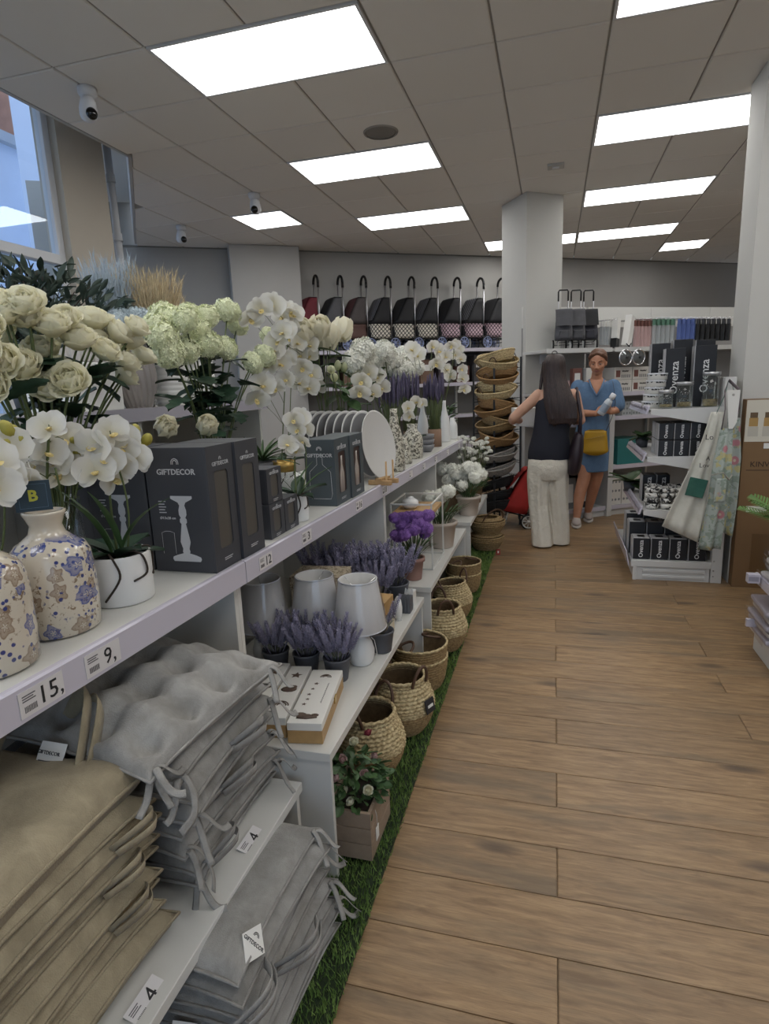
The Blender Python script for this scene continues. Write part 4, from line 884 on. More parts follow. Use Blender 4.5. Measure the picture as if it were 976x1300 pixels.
# ================================================================ ON THE WHITE BENCHES
random.seed(11)
TB = BZ+.001
POTG = M('dark_grey_pot', (84, 86, 92), .6); POTT = M('dusty_terracotta', (150, 116, 106), .8, var=.1); POTB = M('greige_stoneware', (188, 176, 164), .6, var=.05)
def spike_mesh(sd):
    r = random.Random(sd); b = MB(); h = .17
    b.tube([(0, 0, 0), (.004, 0, h*.4), (.010, .003, h)], .0015, 4)
    for k in range(17):
        z = h*(.36+.64*k/17); n = 5; s = .0155*(1-.5*(k/17)); ph = k*.7
        for j in range(n):
            a = ph+2*PI*j/n; c, s_ = cos(a), sin(a); x0 = .010*(z/h)**1.5
            b.add([(x0, 0, z), (x0+s*.6*(c-.5*s_), s*.6*(s_+.5*c), z+.004), (x0+s*c, s*s_, z+.010), (x0+s*.6*(c+.5*s_), s*.6*(s_-.5*c), z+.004)], [(0, 1, 2, 3)])
    return b.mesh('flower_spike', LAV)
SPK = [spike_mesh(k) for k in range(3)]
def lavspot(lb, x, y, gr, n=16, s=1.0, z0=TB, pm_=None):
    o = thing('lavender_pot', lb, 'lavender', (x, y, z0), jit(3), gr)
    MB().lathe([(0, 0), (.036*s, 0), (.037*s, .003), (.048*s, .078*s), (.050*s, .08*s), (.050*s, .086*s), (.045*s, .086*s), (.043*s, .07*s), (0, .07*s)], 26).ob('pot', pm_ or POTG, o)
    g_ = MB()
    for k in range(44): a = k*2.4; e = .5+.6*random.random(); g_.tube([(.01*cos(a), .01*sin(a), .07*s), (.03*cos(a), .03*sin(a), (.07+.05*e)*s), (.05*cos(a), .05*sin(a), (.07+.08*e)*s)], [.0022, .0028, .0008], 4)
    tag(g_.ob('foliage', LAVS, o), kind='stuff')
    for k in range(n):
        a = k*2.4; q_ = .030*math.sqrt((k+.5)/n); ob('flower_spike', SPK[k % 3], o, (q_*cos(a), q_*sin(a), .07*s), out((cos(a)*.38*(q_/.028), sin(a)*.38*(q_/.028), 1)) if 0 else (0, .42*(q_/.028), a), s*random.uniform(.75, 1.05))
    return o
g1 = 'lavender pots in the front row'
lavspot('lavender in a grey pot right beside the table lamp base', -.722, 1.845, g1, 30); lavspot('lavender in a grey pot, middle one behind the painted boxes', -.845, 1.86, g1, 30); lavspot('lavender in a grey pot, closest to the grey cushion stack', -.965, 1.86, g1, 30)
g2 = 'lavender pots in the back row'
for i, (x, y) in enumerate(((-.70, 2.60), (-.785, 2.57), (-.865, 2.55), (-.945, 2.52), (-1.03, 2.52), (-.75, 2.49))):
    lavspot(['lavender pot at the right end of the back row, next to the purple flowers', 'second lavender pot from the right end of the back row', 'third lavender pot from the right end of the back row', 'fourth lavender pot from the right end of the back row', 'lavender pot at the left end of the back row', 'lavender pot standing before the back row, behind the nearest lamp'][i], x, y, g2, 26, 1.28 if i < 5 else 1.1)
# table lamps in plastic wrap
SHADE = M('linen_lampshade', (196, 194, 190), .75, bump=.2, bs=300)
def lampobj(lb, x, y, rz):
    o = thing('table_lamp', lb, 'lamp', (x, y, TB), rz, 'table lamps in plastic wrap', None, 1.06)
    MB().lathe([(0, 0), (.036, 0), (.040, .004), (.047, .03), (.048, .05), (.040, .078), (.026, .098), (.024, .108), (.027, .112), (.025, .118), (.012, .12), (.012, .17), (0, .17)], 36).ob('base', WCER, o)
    MB().lathe([(.093, .135), (.066, .31), (.064, .31), (.091, .135), (.093, .135)], 44).ob('shade', SHADE, o)
    rg = MB()
    for r_, z_ in ((.0935, .137), (.0665, .309)): rg.tube([(r_*cos(2*PI*k/40), r_*sin(2*PI*k/40), z_) for k in range(40)], .002, 5, closed=True)
    rg.ob('shade_rim', PVC, o); sp = MB()
    for k in range(3): sp.tube([(.012*cos(k*2.1), .012*sin(k*2.1), .27), (.064*cos(k*2.1), .064*sin(k*2.1), .305)], .0014, 4)
    sp.lathe([(.012, .265), (.014, .265), (.014, .275), (.012, .275), (.012, .265)], 12); sp.ob('spider', CHROME, o)
    nz = snoise(33+int(x*100)); wr = MB()
    wr.grid(lambda u, v: (lambda r_: (r_*cos(2*PI*u), r_*sin(2*PI*u), .128+.186*v))(.0985-.029*v+.0022*nz(9*cos(2*PI*u)*.1+v*.3, 9*sin(2*PI*u)*.1+u)), 60, 14, None, True, True)
    wr.ob('plastic_wrap', PLASTIC, o)
    MB().tube([(.03, -.03, .102), (.04, -.035, .09), (.046, -.03, .06), (.05, -.03, .03)], .0012, 5).ob('thread', PAPER, o)
    return o
lampobj('white ceramic table lamp with pale shade standing nearest the bench edge', -.678, 1.985, .6); lampobj('wrapped table lamp behind the middle lavender pot', -.855, 2.0, 1.4); lampobj('wrapped table lamp half hidden by the white divider', -1.04, 1.93, 2.2)
# painted wooden boxes
WOODB = M('golden_box_wood', (170, 136, 88), .55, var=.15, vs_=18); PRB = M('brown_print', (92, 76, 66), .6); PRG = M('grey_print_ink', (90, 88, 92), .6); BRASS = M('brass', (190, 160, 90), .3, metal=.9)
def star(b, x, y, s, T): 
    p = [((s if k % 2 == 0 else s*.45)*sin(PI*k/5)+x, (s if k % 2 == 0 else s*.45)*cos(PI*k/5)+y) for k in range(10)]
    b.add([(x, y, 0)]+[(q_[0], q_[1], 0) for q_ in p], [(0, 1+(k+1) % 10, 1+k) for k in range(10)], False, T)
def rainbow(b, x, y, s, T):
    for r0 in (1, .72, .44): b.tube([(x+s*r0*cos(PI*k/10), y+s*r0*sin(PI*k/10), 0) for k in range(11)], s*.09, 4, T)
def paintbox(lb, loc, rz, W, kind):
    o = thing('keepsake_box', lb, 'box', loc, rz, 'painted wooden boxes'); L, h = .335, .066
    MB().box(-W, 0, 0, L, 0, h*.62).ob('body', WOODB, o, bevel=.002); MB().box(-W, 0, 0, L, h*.63, h).ob('lid', WCER if 0 else M('matt_white_lid', (220, 218, 212), .6), o, bevel=.002)
    MB().box(0, .004, L*.52, L*.60, h*.45, h*.78).ob('clasp', BRASS, o, bevel=.001)
    T = TR((-W/2, 0, h+.0008)); p = MB()
    if kind == 0:
        for k in range(3): p.ball((-.022+.022*k, .045-.006*(k % 2), 0), .017-.003*k, 10, 4, T, (1.1, .8, .03))
        p.tube([(-.03, .03, 0), (.0, .028, 0), (.03, .036, 0)], .007, 5, T, flat=(1, .1)); star(p, -.026, .105, .009, T); star(p, -.022, .135, .008, T); star(p, -.024, .165, .009, T); star(p, -.02, .2, .008, T); star(p, -.016, .235, .01, T); rainbow(p, .005, .28, .018, T)
    else:
        rainbow(p, 0, .07, .024, T); p.ball((0, .17, 0), .024, 12, 4, T, (1.1, .8, .03)); p.ball((.012, .185, 0), .012, 10, 4, T, (1, 1, .05)); star(p, 0, .265, .022, T)
    tag(p.ob('painted_print', PRB, o), kind='stuff')
    if kind == 0:
        q_ = MB(); q_.tube([(-W/2+.024+.0022*sin(k*2.3), .115+.0032*k, h+.0006) for k in range(40)], .0006, 4); q_.ob('script_line', PRG, o)
    return o
paintbox('painted wooden box with sloth print and brass clasp, nearest the bench edge', (-.628, 1.455, TB), rad(9), .105, 0)
paintbox('narrow painted wooden box with rainbow and star, second from the bench edge', (-.745, 1.462, TB), rad(9), .072, 1); paintbox('narrow painted wooden box with rainbow and star, third from the bench edge', (-.83, 1.47, TB), rad(9), .072, 1); paintbox('painted wooden box mostly hidden behind the grey cushion ties', (-.915, 1.48, TB), rad(9), .072, 1)
# things between the lamps and the back row
t = NT('floral_paper'); v = t.coord(); n1 = t.noise(v, 60, 3, .6, 1.5); t.set(Base_Color=t.mix(lin((196, 184, 160)), lin((124, 108, 88)), t.ramp(n1, [(.5, 0), (.56, 1)])), Roughness=.7)
o = thing('patterned_box', 'cream lidded box with brown flower pattern behind the lamps', 'box', (-.95, 2.30, TB), rad(4)); MB().box(-.11, .11, -.08, .08, 0, .19).ob('body', t.m, o, bevel=.002); MB().box(-.113, .113, -.083, .083, .19, .245).ob('lid', t.m, o, bevel=.002)
o = thing('decorative_box', 'small gold and brown wooden box stacked beside the lamp', 'box', (-.672, 2.235, TB), rad(-3)); MB().box(-.04, .04, -.06, .06, 0, .07).ob('lower_box', M('cream_box', (196, 184, 160), .6), o, bevel=.002); MB().box(-.042, .042, -.06, .06, .072, .105).ob('middle_box', PRB, o, bevel=.002); MB().box(-.04, .04, -.058, .058, .107, .165).ob('upper_box', WOODB, o, bevel=.002)
lavspot('grey pot with lavender standing right behind the nearest lamp', -.63, 2.10, None, 6, 1.0)
o = thing('white_figure', 'small white shell shaped ornament at the bench end', 'ornament', (-.645, 2.42, TB), .4); MB().lathe([(0, 0), (.02, 0), (.034, .03), (.036, .06), (.028, .09), (.01, .105), (0, .107)], 18, TR((0, 0, 0), (0, 0, 0), (.5, 1, 1))).ob('body', WCER, o); MB().box(-.012, .012, -.02, .02, 0, .006).ob('foot', WCER, o)
for i, (x, y, c) in enumerate(((-.638, 2.52, POTG), (-.64, 2.60, WCER))):
    o = thing('picket_planter', ['small grey slatted planter beside the lavender back row', 'small white slatted planter at the end of the lavender back row'][i], 'planter', (x, y, TB), 0)
    for k in range(4): MB().prism([(-.028+.015*k, 0), (-.016+.015*k, 0), (-.016+.015*k, .085), (-.022+.015*k, .094), (-.028+.015*k, .085)], -.03, -.026, 'y').ob('slat', c, o)
    MB().box(-.028, .03, -.026, .03, 0, .07).ob('trough', c, o)
# purple flowers, wire frame and flower pots on the next bench
def tuftplant(lb, name, cat, base, pot, heads, me, hs, nleaf, leafme=None, lsc=1.0, gr=None, spread=.05):
    o = thing(name, lb, cat, base, jit(3), gr); h0 = pot(o); st = MB(); rr = random.Random(len(lb))
    for k in range(nleaf):
        a = k*2.4; q_ = spread*math.sqrt((k+.5)/nleaf); ob('leaf', leafme or STRAP, o, (q_*.7*cos(a), q_*.7*sin(a), h0), out((cos(a)*.45, sin(a)*.45, 1.2)), lsc*rr.uniform(.7, 1.1))
    for x_, y_, z_ in heads:
        st.tube([(x_*.35, y_*.35, h0), (x_*.7, y_*.7, (h0+z_)*.55), (x_, y_, z_)], .0022, 5); ob('bloom', me, o, (x_, y_, z_), (jit(.4), jit(.4), jit(3)), hs*rr.uniform(.85, 1.12))
    st.ob('stems', STEM, o); return o
def ringheads(n, r_, z_, dz, sd=0):
    rr = random.Random(sd); return [(r_*math.sqrt((k+.4)/n)*cos(k*2.4+sd), r_*math.sqrt((k+.4)/n)*sin(k*2.4+sd), z_+rr.uniform(-dz, dz)-.25*r_*math.sqrt(k/n)) for k in range(n)]
tuftplant('bushy purple flowers in a dusty pink pot beside the wire frame', 'purple_flower_pot', 'flowers', (-.705, 2.99, TB), clay(.058, .12, POTT), ringheads(19, .095, .31, .05, 1), PUR_ME, 1.25, 30, None, .95)
tuftplant('white allium flowers in a wide greige pot behind the wire frame', 'allium_pot', 'flowers', (-.675, 3.66, TB), clay(.10, .165, POTB), [(-.08, -.06, .34), (.0, .02, .33), (.06, -.03, .31), (.075, .06, .24), (-.03, .06, .36), (.02, -.07, .27)], ALL_ME, 1.35, 52, None, 1.0, 'white allium pots', .085)
tuftplant('white allium flowers in a greige pot on the farthest bench', 'allium_pot', 'flowers', (-.63, 4.62, TB), clay(.092, .15, POTB), [(-.1, -.0, .31), (.0, .0, .37), (.06, -.03, .30), (.04, .06, .36), (-.05, .05, .30), (-.03, -.07, .24), (.08, .06, .31)], ALL_ME, 1.5, 46, None, .9, 'white allium pots', .08)
tuftplant('dark green bush dotted with small white daisies under the shelf end', 'daisy_bush', 'flowers', (-.66, 5.12, TB), clay(.09, .16, M('wicker_brown', (128, 104, 78), .8, var=.2, bump=.5, bs=90)), ringheads(40, .17, .50, .09, 3), MUM_ME, 1.5, 90, SMALLL, 2.6, None, .16)
tuftplant('pale hydrangea plant in a wicker basket on the farthest bench', 'hydrangea_pot', 'flowers', (-.80, 4.75, TB), clay(.085, .15, MATS['wicker_brown']), ringheads(7, .1, .33, .04, 5), ALL_ME, 1.4, 20, SMALLL, 2.4)
wf = thing('wire_frame_shelf', 'white wire frame stand with a wooden tray around the purple flowers', 'stand', (-.632, 3.15, TB)); WIRE = M('white_wire', (212, 212, 208), .4); fx, fy, fz = -.23, .34, .37
fr = MB()
for x_, y_ in ((0, 0), (fx, 0), (0, fy), (fx, fy)): MB().box(x_-.004, x_+.004, y_-.004, y_+.004, 0, fz).ob('post', WIRE, wf)
for z_ in (.004, fz):
    for y_ in (0, fy): fr.box(fx, 0, y_-.004, y_+.004, z_-.004, z_+.004)
    for x_ in (0, fx): fr.box(x_-.004, x_+.004, 0, fy, z_-.004, z_+.004)
fr.ob('rails', WIRE, wf); MB().box(fx+.004, -.004, .004, fy-.004, .30, .322).ob('tray', WOOD, wf, bevel=.002); MB().box(-.10, -.03, .0, .004, .312, .318).ob('tray_label', PAPER, wf)
o = thing('white_shell', 'white rounded ornament lying on the wire frame tray', 'ornament', (-.78, 3.28, TB+.323)); MB().lathe([(0, 0), (.03, .0), (.05, .02), (.045, .045), (.02, .06), (0, .062)], 18).ob('body', WCER, o); MB().lathe([(.02, .058), (.022, .064), (.0, .07)], 12).ob('top', WCER, o)
# ================================================================ BASKETS ON THE GRASS
SEAG = NT('pale_seagrass'); v = SEAG.coord(); n1 = SEAG.noise(v, 90, 3, .6); SEAG.set(Base_Color=SEAG.mix(lin((150, 128, 90)), lin((206, 188, 146)), SEAG.ramp(n1, [(.35, 0), (.6, 1)])), Roughness=.85); SEAG = SEAG.m
SEAB = NT('brown_seagrass'); v = SEAB.coord(); n1 = SEAB.noise(v, 90, 3, .6); SEAB.set(Base_Color=SEAB.mix(lin((124, 100, 66)), lin((160, 136, 96)), SEAB.ramp(n1, [(.35, 0), (.6, 1)])), Roughness=.85); SEAB = SEAB.m
HANDLE = M('brown_leather', (84, 60, 44), .6, var=.15)
def braid(prof, rows, turns, amp, n=120, sub=4):
    """woven wall: radius follows prof(v), rows of slanted plait strands"""
    b = MB(); nv = rows*sub+1
    def f(u, v):
        r0, z0 = prof(v); row = v*rows; k = int(min(row, rows-1e-6)); fr_ = row-k
        ridge = abs(sin(PI*fr_))**.6; plait = .5+.5*sin(2*PI*(turns*u+(fr_ if k % 2 else -fr_)*.7+.25*k))
        r1 = r0+amp*(ridge*(.45+.75*plait)-.5); return (r1*cos(2*PI*u), r1*sin(2*PI*u), z0)
    b.grid(f, n, nv, None, True, True); return b
def lerp_prof(pts):
    def f(v):
        t_ = v*(len(pts)-1); i = min(int(t_), len(pts)-2); k = t_-i
        a0 = pts[max(i-1, 0)]; a, b_, b1 = pts[i], pts[i+1], pts[min(i+2, len(pts)-1)]
        return tuple(.5*((2*a[j])+(-a0[j]+b_[j])*k+(2*a0[j]-5*a[j]+4*b_[j]-b1[j])*k*k+(-a0[j]+3*a[j]-3*b_[j]+b1[j])*k**3) for j in (0, 1))
    return f
BELLY_L = [(.078, .0), (.098, .03), (.112, .062), (.118, .09)]; BELLY_U = [(.118, .09), (.118, .12), (.105, .16), (.088, .2), (.086, .215)]
lowm = braid(lerp_prof(BELLY_L), 9, 46, .005, 110).mesh('lower_body', SEAB); upm = braid(lerp_prof(BELLY_U), 13, 34, .009, 140).mesh('upper_body', SEAG)
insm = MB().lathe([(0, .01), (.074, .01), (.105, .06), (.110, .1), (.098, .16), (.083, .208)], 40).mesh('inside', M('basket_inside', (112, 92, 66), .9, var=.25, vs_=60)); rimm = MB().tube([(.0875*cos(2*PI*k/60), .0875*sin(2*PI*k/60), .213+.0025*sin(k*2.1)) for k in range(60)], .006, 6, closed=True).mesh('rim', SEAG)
def handle_mesh(w, h, r=.006): return MB().tube([(0, -w/2*cos(PI*k/14), h*sin(PI*k/14)) for k in range(15)], r, 7).mesh('handle', HANDLE)
HND = handle_mesh(.075, .075)
def belly(lb, x, y, rz, s=1.0, tilt=(0, 0), tagc=None):
    o = thing('belly_basket', lb, 'basket', (x, y, .034), 0, 'seagrass belly baskets', (tilt[0], tilt[1], rz), s)
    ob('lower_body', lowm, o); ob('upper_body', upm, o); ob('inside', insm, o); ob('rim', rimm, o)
    ob('handle', HND, o, (.088, 0, .2), (0, rad(12), 0)); ob('handle', HND, o, (-.088, 0, .2), (0, rad(-14), 0))
    if tagc:
        MB().box(-.002, .002, -.026, .026, -.05, .0).ob('tag', tagc, o, (.12, .012, .15), (0, rad(-12), .1), .001); MB().box(0, .0015, -.015, .015, -.03, -.02).ob('tag_print', PAPER, o, (.1225, .012, .15), (0, rad(-12), .1))
    return o
TAGB = M('black_tag', (34, 36, 42), .5)
belly('pale seagrass belly basket directly behind the flower planter', -.645, 1.94, -1.9, 1.1, (0, 0)); belly('pale seagrass belly basket with a black tag, second behind the planter', -.592, 2.235, -.5, 1.12, (0, 0), TAGB)
belly('pale seagrass belly basket with raised handle, before the tall bench leg', -.565, 3.05, -1.2, 1.12); belly('pale seagrass belly basket leaning before the tub shaped basket', -.575, 3.5, -2.4, 1.03, (rad(4), rad(3)), TAGB)
TUB = [(.098, 0), (.112, .03), (.120, .07), (.126, .11), (.128, .14)]
tubm = braid(lerp_prof(TUB), 13, 46, .006, 120).mesh('body', SEAB); tubi = MB().lathe([(0, .01), (.094, .01), (.112, .07), (.121, .135)], 40).mesh('inside', MATS['basket_inside']); tubr = MB().tube([(.127*cos(2*PI*k/70), .127*sin(2*PI*k/70), .138+.002*sin(k*2.1)) for k in range(70)], .0055, 6, closed=True).mesh('rim', SEAG)
def tub(lb, x, y, z, rz, gr, s=1.0, hd=True):
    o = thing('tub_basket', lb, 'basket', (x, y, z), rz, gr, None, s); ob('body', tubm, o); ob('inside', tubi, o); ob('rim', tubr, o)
    if hd:
        for sx in (1, -1): ob('handle', HND, o, (sx*.115, 0, .125), (0, rad(-70*sx), 0))
    return o
g3 = 'nested round tub baskets'
tub('lower of the two nested round baskets under the lamp bench', -.605, 2.62, .034, .4, g3, 1.08, False); tub('upper of the two nested round baskets, with folded leather handles', -.605, 2.62, .034+.066, 1.1, g3, 1.08)
tub('lower of two nested round baskets at the far end of the middle bench', -.585, 4.0, .034, .4, g3, .95, False); tub('upper of two nested round baskets at the far end of the middle bench', -.585, 4.0, .034+.075, 1.1, g3, .95)
def coilb(lb, z, s, x=-.545, y=5.12, rz=0, hd=False):
    o = thing('coiled_basket', lb, 'basket', (x, y, z), rz, 'flat coiled baskets', None, s); b = MB()
    for k in range(8): r_ = .10+.008*min(k, 5)+.001*k; b.tube([(r_*cos(2*PI*j/44), r_*sin(2*PI*j/44), .008+.0145*k) for j in range(44)], .0085, 6, closed=True)
    for k in range(4): r_ = .13-.013*k; b.tube([(r_*cos(2*PI*j/44), r_*sin(2*PI*j/44), .124+.004*k) for j in range(44)], .0075, 6, closed=True)
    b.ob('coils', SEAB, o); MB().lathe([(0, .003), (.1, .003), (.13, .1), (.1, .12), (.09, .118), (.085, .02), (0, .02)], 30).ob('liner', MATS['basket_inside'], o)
    if hd: MB().tube([(.11*cos(a), -.02, .12+.13*sin(a)) for a in [PI*k/16 for k in range(17)]], .007, 6, flat=(.4, 1.3)).ob('handle', HANDLE, o, (0, 0, 0), (rad(24), 0, .3))
    return o
coilb('lower flat coiled basket standing at the end of the grass strip', .03, 1.0); coilb('upper flat coiled basket with a raised wooden handle at the end of the grass', .03+.135, 1.03, -.54, 5.12, .5, True)
o = thing('red_price_tag', 'small red tag standing by the flat coiled baskets', 'tag', (-.435, 5.02, .0), .3); MB().box(-.018, .018, -.002, .002, 0, .05).ob('card', M('red_card', (150, 54, 46), .5), o); MB().box(-.006, .006, -.0025, -.002, .015, .035).ob('mark', PAPER, o)
# planter box with small roses
pl = thing('wooden_planter', 'grey-brown wooden planter box with small pink and white roses', 'planter', (-.655, 1.49, .034)); PLW2 = M('weathered_wood', (140, 122, 104), .75, var=.18, vs_=12, bump=.3, bs=40); pw, pd, ph = .148, .215, .165
for k in range(3):
    z0 = ph*k/3; e_ = .0012
    for a in ((0, pw, 0, .011), (0, pw, pd-.011, pd), (0, .011, .0112, pd-.0112), (pw-.011, pw, .0112, pd-.0112)): MB().box(a[0], a[1], a[2], a[3], z0+e_, z0+ph/3-e_).ob('board', PLW2, pl, bevel=.001)
MB().box(.011, pw-.011, .011, pd-.011, .01, ph-.02).ob('soil', SOIL, pl)
MB().box(pw+.001, pw+.0025, .045, .073, .035, .08).ob('tag', PAPER, pl); MB().tube([(pw+.002, .059, .08), (pw+.003, .055, .12), (pw-.005, .05, ph)], .0009, 5).ob('string', PAPER, pl)
random.seed(14)
for k in range(210): a = random.uniform(0, 2*PI); q_ = .10*math.sqrt(random.random()); ob('leaf', SMALLL, pl, (pw/2-.01+q_*cos(a), pd/2+q_*1.1*sin(a), ph-.02+random.uniform(0, .15)*(1-(q_/.14)**2)), out((cos(a), sin(a), jit(.7)+.3), jit(1)), random.uniform(.8, 1.4))
PINK = petal_mat('pink_rose_petal', (190, 130, 130), (206, 176, 172)); REDR = petal_mat('dark_red_rose_petal', (120, 34, 50), (150, 60, 74)); small = {}
for nm, mt in (('pink', PINK), ('red', REDR), ('white', ROSEM)):
    m2 = ROSE_ME[0].copy(); m2.materials.clear(); m2.materials.append(mt); small[nm] = m2
for i, (x, y, z, c) in enumerate(((.10, .10, .22, 'pink'), (.125, .06, .20, 'white'), (.06, .03, .205, 'white'), (.09, .20, .30, 'red'), (.02, .12, .25, 'pink'), (.12, .17, .24, 'pink'), (.04, .19, .27, 'white'), (.085, .02, .18, 'white'), (.03, .05, .23, 'pink'))):
    ob('bloom', small[c], pl, (x, y, z), (rad(40)+jit(.4), jit(.5)+.4, jit(2)), .36)
# ================================================================ BACK WALL: trolley shelf and trolleys
random.seed(31)
GREYB = M('grey_back_panel', (112, 110, 108), .7); METW = M('white_metal_shelf', (202, 202, 200), .4)
ts = thing('wall_shelving', 'long white wall shelving along the back wall carrying shopping trolleys', 'shelving', (A0.x, A0.y, 0), RZ)
for z in (.12, .55, 1.0, 1.45, 1.925):
    MB().box(.02, 3.6, -.43, -.02, z-.03, z).ob('shelf_board', METW, ts, bevel=.002); MB().box(.02, 3.6, -.438, -.431, z-.036, z+.012).ob('price_strip', RAILM, ts)
MB().box(.02, 3.6, -.02, -.013, .0, 1.9).ob('back_panel', GREYB, ts)
for x in (.0, 1.2, 2.4, 3.6): MB().box(x-.012, x+.012, -.06, -.02, 0, 1.9).ob('upright', METW, ts)
for i in range(12):
    c = [(92, 58, 52), (70, 66, 66), (110, 84, 70), (60, 52, 58)][i % 4]; x = .14+.28*i; hh = .24+.05*((i*7) % 4)
    p = along(x, .22, 1.452); o = thing('storage_box', f'{["dark red","charcoal","tan","plum"][i % 4]} carton under the trolley row, {["closest to the pilaster","mid shelf","closest to the column"][i//4]}', 'box', p, RZ, 'cartons below the trolleys')
    MB().box(-.1, .1, -.12, .12, 0, hh).ob('carton', M(f'carton_{c[0]}', c, .6), o, bevel=.003); MB().box(-.07, .07, -.1215, -.1202, hh*.55, hh*.8).ob('label', PAPER, o)
def diamond(name, c0, c1, sc=34):
    t = NT(name); v = t.coord(); s_ = t.n('ShaderNodeSeparateXYZ', {0: v}).outputs
    x_ = t.n('ShaderNodeMath', {0: s_[0], 1: s_[1]}, operation='SUBTRACT').outputs[0]
    a = t.n('ShaderNodeMath', {0: x_, 1: s_[2]}, operation='ADD').outputs[0]; b_ = t.n('ShaderNodeMath', {0: x_, 1: s_[2]}, operation='SUBTRACT').outputs[0]
    def fold(q_): m_ = t.n('ShaderNodeMath', {0: q_, 1: float(sc)}, operation='MULTIPLY').outputs[0]; return t.n('ShaderNodeMath', {0: m_, 1: 1.0}, operation='PINGPONG').outputs[0]
    mn = t.n('ShaderNodeMath', {0: fold(a), 1: fold(b_)}, operation='MINIMUM').outputs[0]
    t.set(Base_Color=t.mix(lin(c0), lin(c1), t.ramp(mn, [(.22, 0), (.3, 1)])), Roughness=.75); return t.m
NYL = lambda n_, c: M('nylon_'+n_, c, .75, var=.12, vs_=9, bump=.3, bs=25)
BLK = NYL('black', (20, 20, 24)); GRY = NYL('grey', (74, 74, 78)); RIMB = M('blue_wheel_rim', (128, 138, 172), .4); RIMW = M('white_wheel_rim', (206, 206, 202), .4); TYRE = M('rubber_tyre', (18, 18, 22), .7)
def bag_mesh(z0, z1, front0, front1, back, wdt, n=9):
    """bag body: rounded rectangular cross-sections lofted from z0 to z1"""
    b = MB(); rows = 7
    def f(u, v):
        z = z0+(z1-z0)*v; fr_ = front0+(front1-front0)*v; a = 2*PI*u; e = 5.0; cx_ = (fr_+back)/2; hx = (back-fr_)/2; hy = wdt*(1-.10*v)*(1+.05*sin(v*7))
        c, s_ = cos(a), sin(a); r_ = (abs(c)**e+abs(s_)**e)**(-1/e)
        return (cx_+hx*r_*c*(1+.02*sin(v*9+a*2)), hy*r_*s_, z)
    b.grid(f, 28, rows, None, True, True); m = rows
    b.f.append(tuple(k*m for k in range(28))[::-1]); b.f.append(tuple(k*m+m-1 for k in range(28))); b.s += [False, False]; return b
def trolley(lb, loc, rz, top, low, flapm, group, rim=RIMB, scale=1, tilt=0, rect=False, cutfront=False):
    o = thing('shopping_trolley', lb, 'trolley', loc, 0, group, (0, tilt, rz), scale)
    if low is not top: bag_mesh(.17, .36, -.27, -.285, .03, .15).ob('bag_bottom', low, o)
    bag_mesh(.362 if low is not top else .17, .70, -.285 if low is not top else -.27, -.10, .03, .148).ob('bag_top', top, o)
    fz = lambda v: .708 if v < .25 else .708-.30*(v-.25)/.75
    fm = MB(); fm.grid(lambda u, v: (.03-.14*v/.25 if v < .25 else -.285+.185*(fz(v)-.36)/.34-.014, (u-.5)*.285, fz(v)+.004*cos(3*(u-.5))), 9, 14); fm.ob('flap', flapm, o)
    pk = bag_mesh(.19, .33, -.292, -.297, -.2, .09); pk.ob('pocket', top, o)
    for s_ in (-1, 1): MB().tube([(.05, s_*.085, .10), (.055, s_*.085, .9)], .010, 8).ob('pole', ALU, o)
    g = MB()
    if rect: g.tube([(.055, -.085, .86), (.055, -.085, 1.02), (.055, -.07, 1.05), (.055, .07, 1.05), (.055, .085, 1.02), (.055, .085, .86)], .014, 8)
    else: g.tube([(.055-.05*sin(PI*k/12)*0, -.085*cos(PI*k/12), .90+.10*sin(PI*k/12)) for k in range(13)], .017, 9); g.tube([(.055, -.085, .84), (.055, -.085, .905)], .017, 9)
    g.ob('grip', BLACKP, o)
    MB().tube([(-.20, -.10, .15), (-.20, -.10, .01), (-.20, .10, .01), (-.20, .10, .15)], .008, 6).ob('foot', METW, o); MB().tube([(-.24, -.1, .16), (.05, -.1, .14), (.05, .1, .14), (-.24, .1, .16), (-.24, -.1, .16)], .008, 6).ob('base_frame', BLACKM, o)
    for s_ in (-1, 1):
        w_ = ob('wheel', WHEEL_ME, o, (.055, s_*.165, .096)); ob('wheel_rim', RIM_ME[rim.name], w_)
    MB().tube([(.055, -.17, .096), (.055, .17, .096)], .006, 6).ob('axle', BLACKM, o); return o
WHEEL_ME = MB().lathe([(.078, -.014), (.092, -.014), (.096, -.006), (.096, .006), (.092, .014), (.078, .014), (.078, -.014)], 32, TR((0, 0, 0), (PI/2, 0, 0))).mesh('wheel', TYRE); RIM_ME = {}
for rm in (RIMB, RIMW):
    b = MB(); b.lathe([(.066, -.012), (.078, -.014), (.078, .014), (.066, .012), (.066, -.012)], 32, TR((0, 0, 0), (PI/2, 0, 0))); b.lathe([(0, -.016), (.02, -.016), (.02, .016), (0, .016)], 16, TR((0, 0, 0), (PI/2, 0, 0)))
    for k in range(8): b.box(-.006, .006, -.008, .008, .018, .068, TR((0, 0, 0), (0, 2*PI*k/8, 0)))
    RIM_ME[rm.name] = b.mesh('wheel_rim', rm)
DGW = diamond('black_white_diamond', (26, 26, 30), (196, 190, 178)); DGP = diamond('black_mauve_diamond', (34, 28, 34), (176, 150, 160)); DGF = diamond('charcoal_diamond_flap', (36, 36, 40), (104, 104, 110), 40)
